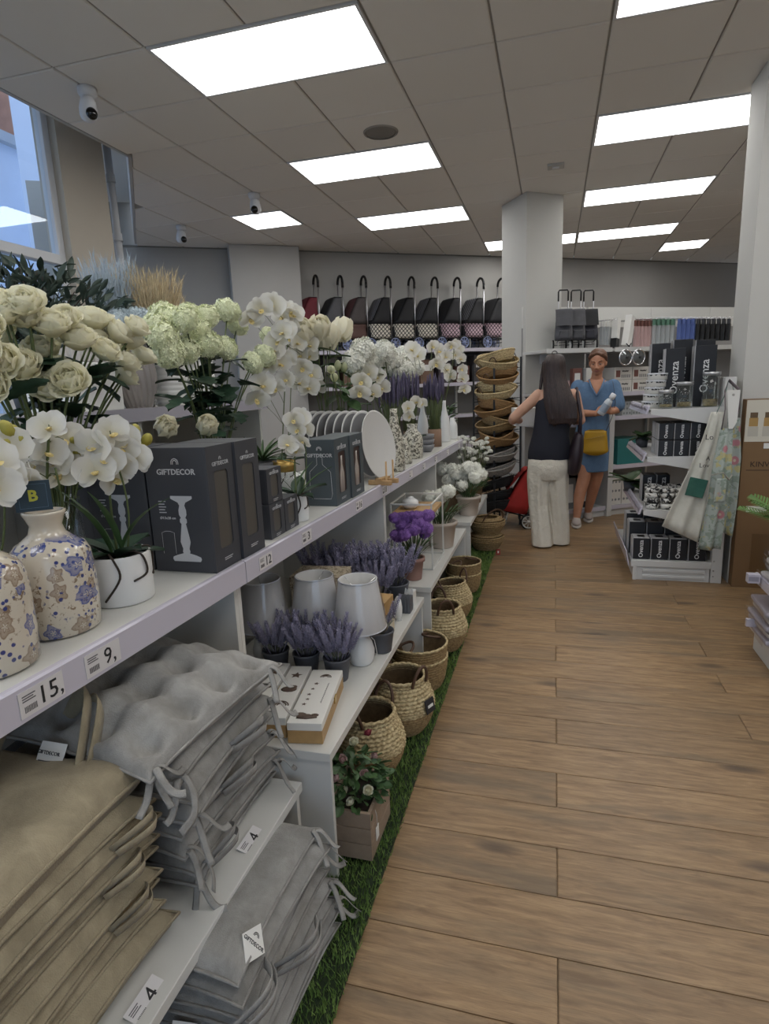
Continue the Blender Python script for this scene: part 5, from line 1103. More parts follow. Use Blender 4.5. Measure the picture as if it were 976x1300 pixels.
specs = [(NYL('deepred', (98, 28, 38)), NYL('red', (128, 34, 40)), NYL('deepred', (98, 28, 38)), 'dark red shopping trolley, first from the pilaster'), (GRY, NYL('navy', (34, 42, 66)), BLK, 'grey and navy shopping trolley, second from the pilaster'), (NYL('greybrown', (66, 60, 60)), NYL('brown', (82, 58, 52)), NYL('maroon', (74, 40, 42)), 'brown shopping trolley with maroon flap'),
         (BLK, DGW, DGF, 'black trolley with white diamond base and patterned flap, fourth from the pilaster'), (BLK, DGW, BLK, 'black trolley with white diamond base and plain flap, fifth from the pilaster'), (BLK, DGW, diamond('grey_diamond_flap', (40, 40, 44), (92, 92, 98), 40), 'black trolley with pale diamond flap, sixth from the pilaster'),
         (BLK, DGP, BLK, 'black trolley with mauve diamond base and plain flap, seventh from the pilaster'), (BLK, DGP, DGF, 'black trolley with mauve diamond base and patterned flap, eighth from the pilaster'), (BLK, DGP, BLK, 'black trolley partly hidden by the middle column')]
for (a, b_, c, lb), tt in zip(specs, (.265, .60, .93, 1.28, 1.63, 1.98, 2.33, 2.70, 3.04)):
    trolley(lb, along(tt, .17, 1.926), rad(42), a, b_, c, 'shopping trolleys on the long wall shelf')
# ================================================================ TALL SHELVING RIGHT OF THE COLUMN
P0 = Vector((.571, 6.679, 0))
def wp(t_, n_, z): p = P0+U*t_+N*n_; return (p.x, p.y, z)
wsx = thing('kitchenware_shelving', 'tall white shelving with kitchenware to the right of the middle column', 'shelving', (P0.x, P0.y, 0), RZ)
bays = [(-.78, -.012), (.012, .83), (.83, 1.65), (1.65, 2.5)]
for (x0, x1), zs in zip(bays, ((.1, .53, 1.0, 1.31, 1.735), (.1, .53, 1.045, 1.29, 1.735), (.1, .53, 1.045, 1.29, 1.735), (.1, .53, 1.045, 1.29, 1.735))):
    for z in zs:
        MB().box(x0+.004, x1-.004, 0, .45, z-.028, z).ob('shelf_board', METW, wsx, bevel=.002); MB().box(x0+.004, x1-.004, -.008, 0, z-.034, z+.010).ob('price_strip', RAILM if z < 1.7 else METW, wsx)
    MB().box(x0+.001, x1-.001, .45, .465, 0, 1.98).ob('back_panel', M('pale_back_panel', (150, 148, 146), .6), wsx); MB().box(x0+.0015, x1-.0015, .44, .465, 1.98, 2.19).ob('top_panel', M('white_top_panel', (214, 213, 208), .5), wsx); MB().box(x0, x1, .012, .03, .0, .072).ob('kick_panel', METW, wsx)
MB().box(-.03, .03, -.03, .45, 0, 1.30).ob('end_panel', METW, wsx, bevel=.002)
for x in (.83, 1.65): MB().box(x-.012, x+.012, .40, .44, 0, 1.98).ob('upright', METW, wsx)
for i, (tt, gm) in enumerate(((-.46, GRY), (-.31, GRY), (-.16, NYL('dotted', (52, 52, 60))))):
    trolley(['small grey folding trolley next to the middle column', 'small grey folding trolley, middle of three beside the column', 'small dark folding trolley at the kitchenware side'][i], wp(tt, -.2, 1.737), RZ+rad(62), gm, gm, BLK if i == 2 else gm, 'small folding trolleys', RIMW, .56, 0, True)
# hanging packs on hooks
def pack(lb, tt, wd, dp, z0, z1, card, body, lean=0, n_=-.16, hook=True, gr='hanging kitchen tool packs'):
    o = thing('hanging_pack', lb, 'tool pack', wp(tt, n_, z1), RZ+rad(35), gr)
    h = z1-z0; T = TR((0, 0, 0), (0, lean, 0))
    MB().box(-wd/2, wd/2, -dp/2, dp/2, -h*.22, 0, T).ob('header_card', card, o); MB().box(-wd*.42, wd*.42, -dp*.7, dp*.7, -h, -h*.22, T).ob('blister', body, o, bevel=.002)
    if hook: MB().tube([(0, .28, .012), (0, -.06, .012), (0, -.075, .02)], .003, 5).ob('hook', CHROME, o)
    return o
PKC = {'white': PAPER, 'black': BLACKP, 'grey': M('pack_grey', (120, 122, 124), .5), 'silver': M('pack_silver', (164, 168, 170), .35), 'blue': M('pack_blue', (84, 104, 164), .5), 'dark': M('pack_dark', (48, 48, 54), .45), 'rust': M('pack_rust', (116, 76, 68), .6), 'green': M('pack_green', (90, 130, 110), .5), 'pink': M('pack_pink', (186, 158, 156), .6)}
ordn = ['first', 'second', 'third', 'fourth', 'fifth', 'sixth', 'seventh', 'eighth']
seqs = [('grey and white', 'white', 'silver', [-.02, .02, .06], .085, .02, 1.78, 2.01), ('rust patterned', 'rust', 'pink', [.40, .445, .49, .535, .58], .09, .02, 1.75, 2.02), ('silver grey', 'green', 'silver', [.64, .70, .76, .82, .88], .1, .024, 1.75, 2.03), ('blue', 'blue', 'blue', [.97, 1.03, 1.09, 1.15], .1, .028, 1.82, 2.03), ('dark grey', 'dark', 'black', [1.22, 1.29, 1.36, 1.43, 1.50, 1.57, 1.64], .11, .026, 1.80, 2.03)]
for nm, c, b_, tts, wd, dp, z0, z1 in seqs:
    for i, tt in enumerate(tts): pack(f'{nm} pack on the kitchenware hooks, {ordn[i]} of its colour from the trolleys', tt, wd, dp, z0, z1, PKC[c], PKC[b_])
o = thing('grater_box', 'white tilted carton with a black side among the hanging packs', 'box', wp(.27, -.17, 1.9), 0, None, (0, rad(18), RZ+rad(30))); MB().box(-.05, .05, -.07, .0, -.15, .17).ob('carton', PAPER, o, bevel=.002); MB().box(.051, .056, -.07, 0, -.15, .17).ob('side_panel', PKC['dark'], o)
o = thing('grater_box', 'white carton with black base next to the tilted carton', 'box', wp(.12, -.17, 1.9), 0, None, (0, rad(6), RZ+rad(30))); MB().box(-.04, .04, -.06, .0, -.06, .14).ob('carton', PAPER, o, bevel=.002); MB().box(-.04, .04, -.06, 0, -.155, -.061).ob('base', BLACKP, o)
o = thing('small_tongs', 'small black clip hanging low beside the tilted carton', 'tool', wp(.20, -.02, 1.78), RZ); MB().tube([(-.03, 0, 0), (0, -.01, -.03), (.03, 0, 0)], .006, 6).ob('arms', BLACKP, o); MB().ball((0, -.01, -.03), .012).ob('joint', BLACKP, o)
for i, tt in enumerate((.13, .29)):
    o = thing('round_strainer', f'round chrome rimmed glass lid hanging under the shelf edge, {"left" if i == 0 else "right"} one', 'lid', wp(tt, .03, 1.64), RZ, 'chrome rimmed lids'); T = TR((0, 0, 0), (PI/2, 0, 0))
    MB().tube([(.075*cos(2*PI*k/36), 0, .075*sin(2*PI*k/36)) for k in range(36)], .008, 8, closed=True).ob('rim', CHROME, o); MB().lathe([(0, .02), (.03, .016), (.073, 0)], 30, T).ob('disc', M('lid_glass', (120, 124, 126), .1, metal=.6), o); MB().cyl((0, 0), .014, .018, .04, 14, T).ob('knob', BLACKP, o)
# cartons on the lower boards
def carton(lb, tt, n_, z, wd, dp, h, mt, mark=None, gr=None, rz=0, cat='box', name='carton_box'):
    o = thing(name, lb, cat, wp(tt, n_, z), RZ+rz, gr); MB().box(-wd/2, wd/2, 0, dp, 0, h).ob('carton', mt, o, bevel=.002)
    if mark == 'plate':
        MB().box(-wd*.42, -wd*.18, -.0015, -.0002, h*.2, h*.75).ob('photo_print', PKC['rust'], o); q_ = MB()
        for k in range(5): q_.box(-wd*.1+wd*.11*k, -wd*.04+wd*.11*k, -.0015, -.0002, h*.15, h*.4)
        q_.ob('small_pictures', PKC['grey'], o); MB().tube([(wd*(-.08+.018*k), -.001, h*(.68+.07*sin(k*1.9))) for k in range(22)], .003, 4).ob('print_script', INK, o)
    if mark == 'grid':
        q_ = MB()
        for i in range(3):
            for j in range(3): q_.lathe([(0, 0), (wd*.10, 0)], 12, TR((-wd*.31+wd*.31*i, -.001, h*(.18+.32*j)), (PI/2, 0, 0)))
        tag(q_.ob('print', PKC['grey'], o), kind='stuff')
    if mark == 'frame': MB().box(-wd*.3, wd*.3, -.0015, -.0002, h*.2, h*.8).ob('picture', PAPER, o)
    return o
for i, (tt, z) in enumerate(((.175, 1.291), (.40, 1.291), (.175, 1.421), (.40, 1.421))):
    carton(f'white carton with printed lettering, {["lower left","lower right","upper left","upper right"][i]} of four above the seated bag', tt, -.05, z, .215, .2, .125, M('white_carton', (206, 202, 196), .6), 'plate', 'white cartons on the kitchenware shelf') if 0 else carton(f'white carton with printed lettering, {["lower left","lower right","upper left","upper right"][i]} of four beside the woman in blue', tt, -.05, z, .215, .2, .125, M('white_carton', (206, 202, 196), .6), 'plate', 'white cartons on the kitchenware shelf')
for i in range(3): carton(f'pale carton with round cup print, {ordn[i]} from the white end panel', .24+.125*i, -.05, 1.046, .12, .2, .15, PKC['silver'], 'grid', 'cup cartons')
carton('teal storage bin on the low kitchenware shelf', .32, -.06, .531, .34, .3, .27, M('teal_plastic', (42, 112, 112), .4), None, None, 0, 'bin', 'storage_bin')
for i in range(3): carton(f'white carton with printed grid on the bottom shelf, {ordn[i]} from the white end panel', .14+.15*i, -.05, .101, .14, .2, .3, MATS.get('white_carton') or PAPER, 'grid', 'cartons on the bottom shelf')
for i, (tt, c, h) in enumerate(((-.62, 'rust', .14), (-.50, 'pink', .12), (-.36, 'rust', .24), (-.20, 'white', .24))): carton(['brown photo frame at the column end of the shelf', 'pink photo frame beside the column end', 'tall brown photo frame between two pale ones', 'pale photo frame with round print behind the long haired woman'][i], tt, -.08, 1.311, .11, .05, h, PKC[c], 'frame', 'photo frames on the shelf', 0, 'photo frame', 'photo_frame')
for i, tt in enumerate((-.6, -.42, -.24)): carton(f'dark carton behind the two women on a low shelf, {ordn[i]} from the column', tt, -.08, .101, .15, .2, .33, PKC['dark' if i % 2 == 0 else 'grey'], 'frame', 'dark cartons behind the women')
for i, tt in enumerate((-.6, -.4, -.2)): carton(f'pale carton on the middle board behind the women, {ordn[i]} from the column', tt, -.08, 1.001, .16, .2, .2, PKC['silver'], 'frame', 'pale cartons behind the women')
# ================================================================ RIGHT GONDOLA WITH BLACK BOXES
gd = thing('gondola', 'white gondola end with sloped shelf brackets holding black boxes and jars', 'shelving', (0, 0, 0)); Y0, Y1 = 4.5, 5.46
SHZ = ((1.22, .642), (.895, .634), (.515, .626))
for z, xf in SHZ:
    MB().box(xf, 1.14, Y0, Y1, z-.018, z).ob('shelf_board', METW, gd, bevel=.002)
    for y in (Y0, Y1-.006): MB().prism([(xf, z+.001), (1.14, z+.012), (1.14, z-.115), (1.02, z-.105), (xf, z-.03)], y-.005, y+.001, 'y').ob('bracket', METW, gd)
    MB().prism([(xf-.002, z+.028), (xf-.016, z+.022), (xf-.034, z-.03), (xf-.02, z-.03)], Y0+.01, Y1, 'y').ob('price_strip', RAILM, gd)
    for k in range(6):
        y = Y0+.06+.15*k; MB().box(-.0015, .0, -.05, .05, -.02, .02, TR((xf-.0265, y, z-.003), (0, rad(-19), 0))).ob('price_label', M('label_grey', (150, 146, 158), .4), gd)
MB().box(.56, 1.14, Y0, Y1, .10, .148).ob('base_deck', METW, gd, bevel=.003); MB().box(.585, 1.08, Y0+.012, Y1, 0, .10).ob('base_box', METW, gd)
for z in (.028, .072): MB().box(.64, 1.05, Y0+.004, Y0+.012, z-.012, z+.012).ob('base_rib', METW, gd, bevel=.004)
MB().box(.575, .60, Y0, Y0+.03, 0, .10).ob('base_foot', METW, gd, bevel=.002); MB().prism([(.556, .15), (.54, .215), (.46, .24), (.468, .252), (.548, .226), (.562, .15)] if 0 else [(.55, .11), (.53, .215), (.522, .215), (.542, .11)], Y0+.005, Y1, 'y').ob('base_price_strip', RAILM, gd)
MB().box(1.085, 1.155, Y0-.002, Y0+.05, 0, 1.42).ob('upright', METW, gd, bevel=.003); MB().box(1.14, 1.16, Y0+.05, Y1, 0, 1.42).ob('back_panel', METW, gd); MB().box(1.085, 1.155, Y1-.05, Y1, 0, 1.42).ob('upright', METW, gd)
for z in (.05, .09, .16): MB().cyl((0, 0), .006, 0, .002, 10, TR((1.10, Y0-.003, z), (PI/2, 0, 0))).ob('bolt', GRID, gd)
BXB = M('black_carton', (20, 20, 24), .45); BXS = M('grey_carton_side', (176, 176, 178), .5); WINK = M('white_print_ink', (214, 214, 214), .6)
def ovbox(lb, x, y, z, wd, dp, h, gr, txt=True, vert=True, lid=False):
    o = thing('black_box', lb, 'box', (x, y, z), 0, gr); MB().box(.002, wd, .0, dp, 0, h).ob('carton', BXB, o, bevel=.0015); MB().box(-.002, .002, .001, dp-.001, .001, h-.001).ob('side_panel', BXS, o)
    if lid: MB().box(.004, wd-.002, .002, dp-.002, h, h+.002).ob('top_panel', BXS, o); MB().box(wd*.3, wd*.75, dp*.3, dp*.7, h+.002, h+.004).ob('lid_slot', BXB, o)
    if txt: ob('brand_word', text_me('Ovenza', min(h*.27, .075) if vert else wd*.2, WINK, bold=.0006), o, (wd/2, -.0012, h/2), (PI/2, -PI/2 if vert else 0, 0))
    return o
rows = 'lower', 'upper'
for r_ in range(2):
    for c in range(4):
        ovbox(f'black printed carton on the second gondola shelf, {rows[r_]} row, {ordn[c]} from aisle', .705+.101*c, 4.535, .896+.116*r_, .094, .13, .112, 'black cartons on the second gondola shelf')
        if c < 3: ovbox(f'black carton behind the {rows[r_]} front row of the second shelf, {ordn[c]} from aisle', .705+.101*c, 4.69, .896+.116*r_, .094, .13, .112, 'black cartons further back on the second shelf', False)
for c in range(4): ovbox(f'black printed carton in the gondola base front row, {ordn[c]} from the aisle', .572+.123*c, 4.53, .149, .112, .13, .155, 'black cartons in the base front row', True, True, True)
for c in range(4): ovbox(f'taller black carton in the second row of the gondola base, {ordn[c]} from aisle', .56+.123*c, 4.69, .149, .112, .13, .24, 'black cartons in the base second row', True, False, True)
for c in range(3): ovbox(f'black carton in the rear base row, {ordn[c]} from the aisle', .555+.123*c, 4.85, .149, .112, .13, .27, 'black cartons in the base rear row', False, True, True)
for c in range(2): ovbox(f'black printed carton at the back of the third shelf, {ordn[c]} from the aisle', .66+.1*c, 4.86, .516, .09, .13, .2, 'black cartons on the third shelf', True)
# patterned cups between them
t = NT('black_white_blobs'); n1 = t.noise(t.coord(rnd=True), 28, 3, .55, .6); t.set(Base_Color=t.mix(lin((212, 210, 204)), lin((24, 24, 26)), t.ramp(n1, [(.52, 0), (.55, 1)])), Roughness=.4); BLOB = t.m
CUP = MB().lathe([(0, 0), (.036, 0), (.046, .012), (.050, .04), (.046, .04), (.042, .014), (0, .006)], 20).mesh('cup', BLOB)
n_c = 0
for i in range(4):
    for j in range(2):
        for k in range(4):
            n_c += 1; o = ob('patterned_bowl', CUP, None, (.69+.098*i+.01*j, 4.58+.11*j, .517+.038*k), (0, 0, k)); tag(o, f'spotted black-white bowl, {["lowest","second","third","top"][k]} of {["front","rear"][j]} stack {ordn[i]} from the aisle, third shelf', 'bowl', 'spotted bowls on the third shelf')
# top shelf: tins, jars, tall boxes
t = NT('white_tin_print'); v = t.coord(); sp = t.n('ShaderNodeSeparateXYZ', {0: v}).outputs[2]; n1 = t.noise(v, 60, 2); bandm = t.ramp(t.n('ShaderNodeMath', {0: t.n('ShaderNodeMath', {0: sp, 1: 22.0}, operation='MULTIPLY').outputs[0], 1: 1.0}, operation='PINGPONG').outputs[0], [(.5, 0), (.6, 1)]); t.set(Base_Color=t.mix(lin((206, 204, 198)), lin((40, 40, 42)), t.n('ShaderNodeMath', {0: t.ramp(n1, [(.47, 0), (.5, 1)]), 1: bandm}, operation='MULTIPLY').outputs[0]), Roughness=.35); TINM = t.m
for k in range(5):
    o = thing('printed_tin', f'white tin with black print, {ordn[k]} from below in the leaning stack', 'tin', (.682+.008*k, 4.78, 1.222+.049*k), .3*k, 'stack of white tins', (0, rad(2), .3*k)); MB().lathe([(0, 0), (.064, 0), (.066, .003), (.066, .036)], 28).ob('body', TINM, o); MB().lathe([(.066, .036), (.068, .037), (.068, .046), (0, .047)], 28).ob('lid', PVC, o)
for i, (x, h, r_) in enumerate(((.752, .115, .048), (.868, .165, .052), (1.03, .225, .054))):
    o = thing('storage_jar', ['smallest glass jar beside the leaning white tins', 'middle sized glass jar before the tall black boxes', 'tallest glass jar at the upright end of the gondola'][i], 'jar', (x, 4.62, 1.222), 0, 'glass jars on the gondola top'); MB().lathe([(0, 0), (r_, 0), (r_, h-.01), (r_-.004, h-.01), (r_-.004, .006), (0, .006)], 26).ob('glass_body', CLEAR, o); MB().lathe([(r_*.9, h-.012), (r_+.002, h-.01), (r_+.002, h+.012), (0, h+.013)], 26).ob('lid', M('jar_lid_steel', (176, 176, 178), .3, metal=.8), o); MB().lathe([(r_*.8, .01), (r_-.008, .012), (r_-.008, h*.24), (0, h*.25)], 20).ob('contents', M('jar_beans', (150, 132, 92), .8, var=.5, vs_=70), o)
for i, (x, y, h, wd) in enumerate(((.76, 4.78, .41, .13), (.95, 4.78, .42, .14), (.70, 5.02, .46, .13), (.85, 5.02, .48, .13), (1.0, 5.02, .47, .13))): ovbox(f'tall black printed carton on the gondola top shelf, {["front row near the tins","front row near the upright","rear row nearest the aisle","rear row middle","rear row near the upright"][i]}', x, y, 1.222, wd, .1, h, 'tall black cartons on the gondola top')
for i, (x, c) in enumerate(((1.05, 'silver'), (1.09, 'pink'))): o = thing('upright_pack', f'{["clear glass pack","pale floral pack"][i]} standing behind the jars near the upright', 'pack', (x, 4.93, 1.222)); MB().box(-.03, .03, 0, .05, 0, .36).ob('pack', PKC[c], o, bevel=.002); MB().box(-.02, .02, -.0015, 0, .25, .33).ob('label', PAPER, o)
# greenery at the far end of the gondola
for i, (x, y, z, s_) in enumerate(((.68, 5.15, .896, .8), (.62, 5.3, .516, 1.5))):
    o = thing('leafy_plant', ['small green plant in a grey pot on the second gondola shelf', 'large leaved green plant on the third gondola shelf'][i], 'plant', (x, y, z)); MB().lathe([(0, 0), (.04, 0), (.05, .08), (.044, .08), (0, .07)], 20).ob('pot', POTG, o)
    for k in range(14 if i else 22): a = k*2.4; ob('leaf', BIGL if i else SMALLL, o, (0, 0, .07), out((cos(a), sin(a), .4+jit(.5))), (1.35 if i else 3.2)*random.uniform(.8, 1.1))
# aprons on a hook of the upright
def cloth(rows, nu=15, amp=.012, waves=3.0, sd=0):
    """cloth between left and right edge polylines, folded along its width"""
    nz = snoise(sd); b = MB(); m = len(rows)
    def f(u, v):
        t_ = v*(m-1); i = min(int(t_), m-2); k = t_-i; l = Vector(rows[i][0]).lerp(Vector(rows[i+1][0]), k); r_ = Vector(rows[i][1]).lerp(Vector(rows[i+1][1]), k)
        p = l.lerp(r_, u); d = Vector((.25, -1, 0)).normalized(); return p+d*(amp*(.4+v)*sin(2*PI*waves*u+1.5*nz(.2*v, u*.1)+sd)+.012*nz(u*.12, v*.2))
    b.grid(f, nu*2, 22); return b
CANV = fabric('canvas_cloth', (196, 194, 182), (208, 206, 196)); t = NT('floral_cloth'); v = t.coord()
vo = t.n('ShaderNodeTexVoronoi', {'Vector': v, 'Scale': 11.0}).outputs; c = t.mix(lin((170, 178, 172)), lin((140, 152, 140)), t.ramp(t.noise(v, 26, 3, .6), [(.5, 0), (.56, 1)])); c = t.mix(c, lin((186, 178, 130)), t.ramp(t.noise(v, 19, 2), [(.6, 0), (.64, 1)]))
fl = t.n('ShaderNodeMath', {0: t.ramp(vo['Distance'], [(.28, 1), (.36, 0)]), 1: t.ramp(t.n('ShaderNodeSeparateColor', {0: vo['Color']}).outputs[0], [(.55, 0), (.6, 1)])}, operation='MULTIPLY').outputs[0]
c = t.mix(c, lin((184, 124, 132)), fl); c = t.mix(c, lin((206, 190, 170)), t.n('ShaderNodeMath', {0: t.ramp(vo['Distance'], [(.08, 1), (.13, 0)]), 1: fl}, operation='MULTIPLY').outputs[0]); t.set(Base_Color=c, Roughness=.85); FLOR = t.m; TEALC = fabric('teal_cloth', (44, 92, 80), (58, 106, 92))
ap = thing('apron', 'white canvas apron with a teal pocket hanging from the gondola upright', 'apron', (0, 0, 0), 0, 'hanging aprons')
r1 = [((1.00, 4.44, 1.20), (1.07, 4.42, 1.20)), ((.945, 4.40, 1.02), (1.06, 4.41, 1.0)), ((.87, 4.37, .82), (1.03, 4.40, .78)), ((.72, 4.34, .445), (.955, 4.37, .33))]
cl = cloth(r1, 16, .010, 2.0, 1).ob('cloth', CANV, ap); cl.modifiers.new('thick', 'SOLIDIFY').thickness = .002
pk = cloth([((.885, 4.385-.028, .78), (.995, 4.40-.032, .755)), ((.855, 4.372-.028, .66), (.965, 4.385-.03, .635))], 8, .003, 1, 1).ob('pocket', TEALC, ap); pk.modifiers.new('thick', 'SOLIDIFY').thickness = .003
for wd, p, s_ in (('Lo', (.985, 4.362, 1.04), .05), ('A', (.985, 4.36, .90), .04), ('Lov', (.965, 4.358, .855), .042)): ob('apron_word', text_me(wd, s_, INK), ap, p, (PI/2, 0, rad(4)))
MB().tube([(1.03, 4.43, 1.19), (1.07, 4.43, 1.30), (1.10, 4.48, 1.40)], .011, 6, flat=(1, .15)).ob('neck_strap', TEALC, ap)
ap2 = thing('apron', 'pale grey apron with pink flowers hanging in front of the white one', 'apron', (0, 0, 0), 0, 'hanging aprons')
r2 = [((1.045, 4.36, 1.10), (1.115, 4.35, 1.10)), ((1.01, 4.33, .9), (1.12, 4.335, .88)), ((.985, 4.315, .6), (1.105, 4.32, .58)), ((.945, 4.30, .29), (1.085, 4.31, .30))]
cl = cloth(r2, 16, .014, 1.6, 3).ob('cloth', FLOR, ap2); cl.modifiers.new('thick', 'SOLIDIFY').thickness = .002
pk = cloth([((1.025, 4.29, .78), (1.085, 4.292, .78)), ((1.015, 4.288, .62), (1.08, 4.29, .63))], 8, .003, 1, 1).ob('pocket', FLOR, ap2); pk.modifiers.new('thick', 'SOLIDIFY').thickness = .003
MAUV = M('mauve_strap', (112, 100, 104), .85)
for x0, x1 in ((1.05, 1.062), (1.115, 1.142)): MB().tube([(x0, 4.352, 1.09), (x1, 4.352, 1.22), (x1+.002, 4.40, 1.34), (1.10, 4.47, 1.40)], .014, 6, flat=(1, .15)).ob('neck_strap', MAUV, ap2); MB().tube([(1.0, 4.30, .80), (1.06, 4.28, .82), (1.1, 4.29, .77), (1.12, 4.31, .80)], .005, 6).ob('waist_tie', CANV, ap2)
ap3 = thing('apron', 'second pink flowered apron showing behind, next to the cardboard box', 'apron', (0, 0, 0), 0, 'hanging aprons')
r3 = [((1.10, 4.42, 1.16), (1.165, 4.41, 1.16)), ((1.11, 4.42, .9), (1.185, 4.40, .9)), ((1.10, 4.41, .6), (1.18, 4.39, .6)), ((1.09, 4.40, .41), (1.165, 4.385, .37))]
cl = cloth(r3, 12, .010, 1.5, 5).ob('cloth', FLOR, ap3); cl.modifiers.new('thick', 'SOLIDIFY').thickness = .002; MB().tube([(1.13, 4.41, 1.15), (1.14, 4.42, 1.26), (1.12, 4.46, 1.37)], .011, 6, flat=(1, .15)).ob('neck_strap', FLOR, ap3)
o = thing('header_card', 'tall blank white card hanging with the aprons', 'card', (1.098, 4.335, 1.14), .1); MB().prism([(-.038, .20), (.040, .20), (.034, .0), (.012, -.045), (-.012, -.045)], -.001, .001, 'y').ob('card', PAPER, o); MB().cyl((0, 0), .008, 0, .002, 12, TR((0, -.001, .17), (PI/2, 0, 0))).ob('hole', GRID, o)
# tall cardboard box before the right column
CARD = M('brown_cardboard', (124, 96, 66), .8, var=.05, vs_=5); kb = thing('cardboard_box', 'tall brown cardboard box with a printed panel of bamboo torches', 'box', (1.205, 4.44, 0))
MB().box(0, .46, 0, .085, 0, 1.275).ob('carton', CARD, kb, bevel=.003); MB().box(.004, .456, -.0015, 0, 1.0, 1.27).ob('picture_panel', M('picture_pale', (206, 200, 186), .5), kb)
tan = M('picture_tan', (168, 134, 78), .5); pal = M('picture_ivory', (186, 180, 168), .5)
for k in range(5):
    x = .05+.085*k; MB().box(x-.026, x+.026, -.0025, -.0016, 1.10, 1.155).ob('picture_basket', tan, kb); MB().box(x-.022, x+.022, -.0025, -.0016, 1.155, 1.19).ob('picture_flame', M('picture_dark', (96, 74, 48), .5), kb); MB().box(x-.03, x+.03, -.0025, -.0016, 1.035, 1.098).ob('picture_glass', pal, kb)
MB().box(.12, .25, -.003, -.0016, .955, .99).ob('price_card', PAPER, kb); ob('price_number', text_me('24', .03, INK), kb, (.205, -.0035, .972), R_NY)
ob('brand_word', text_me('KINVARA', .05, M('dark_brown_print', (58, 42, 30), .7)), kb, (.155, -.001, .85), R_NY); MB().box(.03, .3, -.0012, 0, .81, .814).ob('print_line', MATS['dark_brown_print'], kb); MB().box(.05, .17, -.0015, 0, .53, .57).ob('shipping_label', PAPER, kb); MB().box(.10, .30, -.001, 0, .02, .38).ob('tape', M('brown_tape', (112, 86, 58), .35), kb)
# ================================================================ RIGHT EDGE: shelf with wrapped packs, palm
rs = thing('low_display', 'white low display shelf with wrapped packs at the right edge of the photo', 'shelving', (1.03, 2.6, 0))
MB().box(.02, .6, 0, .80, 0, .11).ob('base', METW, rs, bevel=.003); MB().box(0, .6, -.01, .82, .11, .135).ob('base_deck', METW, rs, bevel=.002); MB().box(.03, .6, -.01, .8, .40, .42).ob('shelf_board', METW, rs); MB().box(.58, .6, -.01, .82, .135, .9).ob('back_panel', METW, rs)
MB().box(.0, .012, -.01, .80, .375, .425).ob('price_strip', RAILM, rs)
MB().box(-.06, -.005, .70, .74, .395, .44).ob('price_flag', RAILM, rs); MB().box(-.05, -.0, .70, .72, .16, .20).ob('price_flag', RAILM, rs); MB().box(-.058, -.012, .6985, .6998, .405, .43).ob('flag_label', M('label_grey', (150, 146, 158), .4), rs)
PKW = M('pack_linen', (186, 180, 176), .5, var=.05); PKL = M('pack_lilac_grey', (164, 158, 166), .4)
def wrapped(lb, x, y, z, h, mt, gr, rz=0):
    o = thing('wrapped_pack', lb, 'pack', (x, y, z), rz, gr); MB().box(0, .4, 0, .3, .002, h-.004).ob('folded_cloth', mt, o, bevel=.01)
    nz = snoise(int(z*1000)); b = MB(); b.grid(lambda u, v: (-.006+.41*v, .01+.31*u-.012, h-.001+.003*nz(u*.7, v*.7)), 14, 14); b.grid(lambda u, v: (-.012+.004*nz(u, v), .31*u, h*v), 14, 4); b.ob('plastic_wrap', PLASTIC, o)
    return o
for k in range(5): wrapped(f'clear wrapped textile pack on the low display, {ordn[k]} from the base board up', 1.03+.012*(k % 2)-.02, 3.10+.005*k, .137+.034*k, .032, PKW if k % 2 else PKL, 'wrapped packs on the low display', jit(.05))
for k in range(4): wrapped(f'clear wrapped textile pack on the upper board, {ordn[k]} from the board up', 1.05+.01*(k % 2), 3.05+.004*k, .422+.036*k, .034, PKL if k % 2 else PKW, 'wrapped packs on the upper board', jit(.05))
o = thing('white_box', 'white box corner showing above the palm at the right edge', 'box', (1.175, 3.42, .70)); MB().box(0, .3, -.1, .1, 0, .16).ob('carton', PAPER, o, bevel=.004); MB().box(-.0015, 0, -.05, .05, .05, .1).ob('label', PKL, o)
o = thing('plate_pile_box', 'pale lidded box under the white box corner at the right edge', 'box', (1.16, 3.2, .572)); MB().box(0, .3, -.14, .3, 0, .10).ob('carton', PKL, o, bevel=.004); MB().box(-.004, .302, -.142, .302, .10, .126).ob('lid', PAPER, o, bevel=.003)
pal = thing('potted_palm', 'green palm plant with feathery fronds at the right edge of the photo', 'palm', (1.42, 3.90, 0)); MB().lathe([(0, 0), (.11, 0), (.14, .26), (.128, .26), (0, .24)], 24).ob('pot', POTG, pal)
PALMG = M('palm_green', (92, 128, 62), .5, var=.2, rnd=.1)
def frond(L, n=16):
    b = MB(); pts = [(0, L*k/10, -.18*L*(k/10)**2) for k in range(11)]; b.tube(pts, [.005-.0004*k for k in range(11)], 5)
    for k in range(n):
        v = .2+.8*k/n; y = L*v; z = -.18*L*v*v; ln = .16*L*2*math.sin(PI*min(1, .15+.85*v))**.7
        for s_ in (-1, 1):
            b.add([(0, y-.006, z), (s_*ln*.5, y+ln*.35, z+.01), (s_*ln, y+ln*.75, z-.02), (s_*ln*.5, y+ln*.35+.016, z+.008), (0, y+.010, z)], [(0, 1, 3, 4), (1, 2, 3)] if s_ > 0 else [(0, 4, 3, 1), (1, 3, 2)])
    return b.mesh('frond', PALMG)
FR = frond(.42)
for k in range(11): a = k*2.4+.4; ob('frond', FR, pal, (0, 0, .50), out((cos(a), sin(a), .65+jit(.35))), random.uniform(.75, 1.0))
MB().lathe([(.016, .24), (.014, .4), (.010, .52), (0, .52)], 10).ob('trunk', STEMB, pal)
